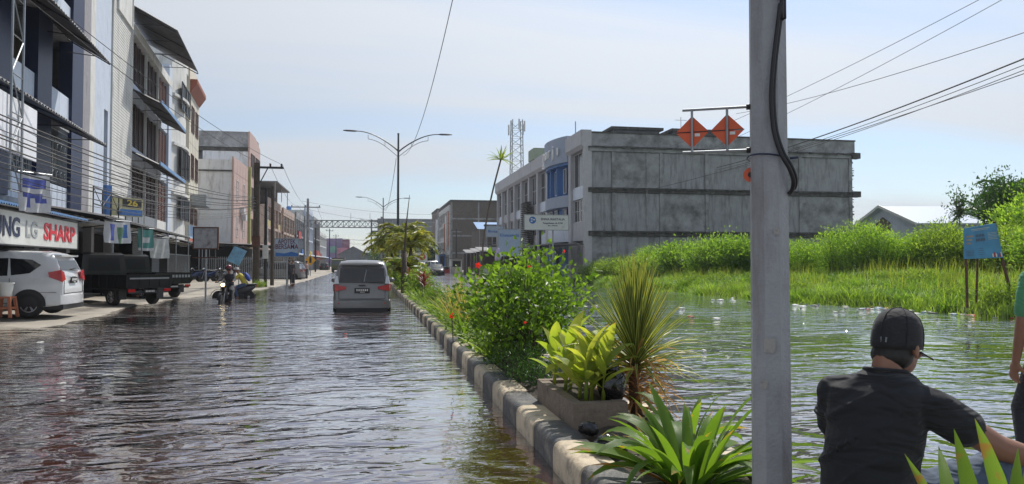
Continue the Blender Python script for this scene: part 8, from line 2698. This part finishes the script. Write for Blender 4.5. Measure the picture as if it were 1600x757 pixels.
g = MB(); g.ell((0, -.10, 1.15), (.15, .10, .22), M=Matrix.Rotation(R(-28), 3, 'X'), n=16, m=10); g.build('bag', mat('blue_backpack_cloth', (.03, .07, .33), rough=.7, bump=.3), bp_, smooth=True)
g = MB()
for sx in (-1, 1): g.tube([(sx * .10, -.02, 1.33), (sx * .11, .22, 1.34), (sx * .12, .24, 1.12), (sx * .10, .0, .98)], .015, 5)
g.build('strap', MATS['blue_backpack_cloth'], bp_)
stand = dict(hip=(0, 0, .95), neck=(0, .0, 1.44), head=(0, .03, 1.60), rs=(.19, 0, 1.37), ls=(-.19, 0, 1.37), re=(.25, .02, 1.10), le=(-.25, .02, 1.10), rw=(.27, .10, .86), lw=(-.27, .10, .86),
             rh=(.09, 0, .92), lh=(-.09, 0, .92), rk=(.10, .04, .50), lk=(-.12, .0, .50), ra=(.11, -.02, .09), la=(-.12, -.04, .09))
# man in green at the right picture edge, walking in the shallow water
walk = dict(stand); walk.update(le=(-.25, .0, 1.10), lw=(-.26, .05, .85), lk=(-.10, .20, .52), la=(-.11, .14, .10), rk=(.10, -.02, .50), ra=(.11, -.22, .12))
d_ = ray(1655, 450); Yg = 4.3; t = Yg / d_.y
person('man in green t-shirt wading at the right picture edge', (d_.x * t, Yg, -.17), R(-8), walk, m_grn, m_trs, voxel=.010).scale = (1.07, 1.07, 1.08)
for k, (px_, Y_, lab, fa) in enumerate([(452, 51, 'standing person in dark clothes left of the pharmacy sign post', 0), (458, 52.5, 'standing person in dark clothes right of the pharmacy sign post', 2.0), (479, 70, 'person in pale shirt walking behind the tall grey pole', 1.2)]):
    person(lab, (at_y(px_, 430, Y_).x, Y_, -.05), fa, stand, m_drk if k < 2 else fabric('pale_pink_shirt', (.4, .25, .24)), m_trs, voxel=.022)
# small bag hung on the hibiscus
bg = thing('plastic_bag', 'small pale lilac plastic bag caught at the top of the hibiscus bush', 'bag', at_y(777, 398, 8.9))
g = MB(); g.ell((0, 0, 0), (.028, .02, .085), M=Matrix.Rotation(R(12), 3, 'Y'), n=12, m=8); g.ell((.02, 0, -.03), (.03, .02, .05), n=10, m=6); g.build('bag', mat('lilac_plastic', (.5, .42, .6), rough=.4), bg, smooth=True)
# ================================================================== AIR
hm = bpy.data.materials.new('haze'); hm.use_nodes = True
hn = hm.node_tree; hn.nodes.clear()
ho = hn.nodes.new('ShaderNodeOutputMaterial'); hv = hn.nodes.new('ShaderNodeVolumePrincipled')
hv.inputs['Color'].default_value = (0.86, 0.92, 1.0, 1); hv.inputs['Density'].default_value = 0.00035; hv.inputs['Anisotropy'].default_value = 0.2
hn.links.new(hv.outputs[0], ho.inputs['Volume'])
MB().box(-1600, 1600, -400, 2600, -1.5, 34).build('haze', hm, kind='stuff')
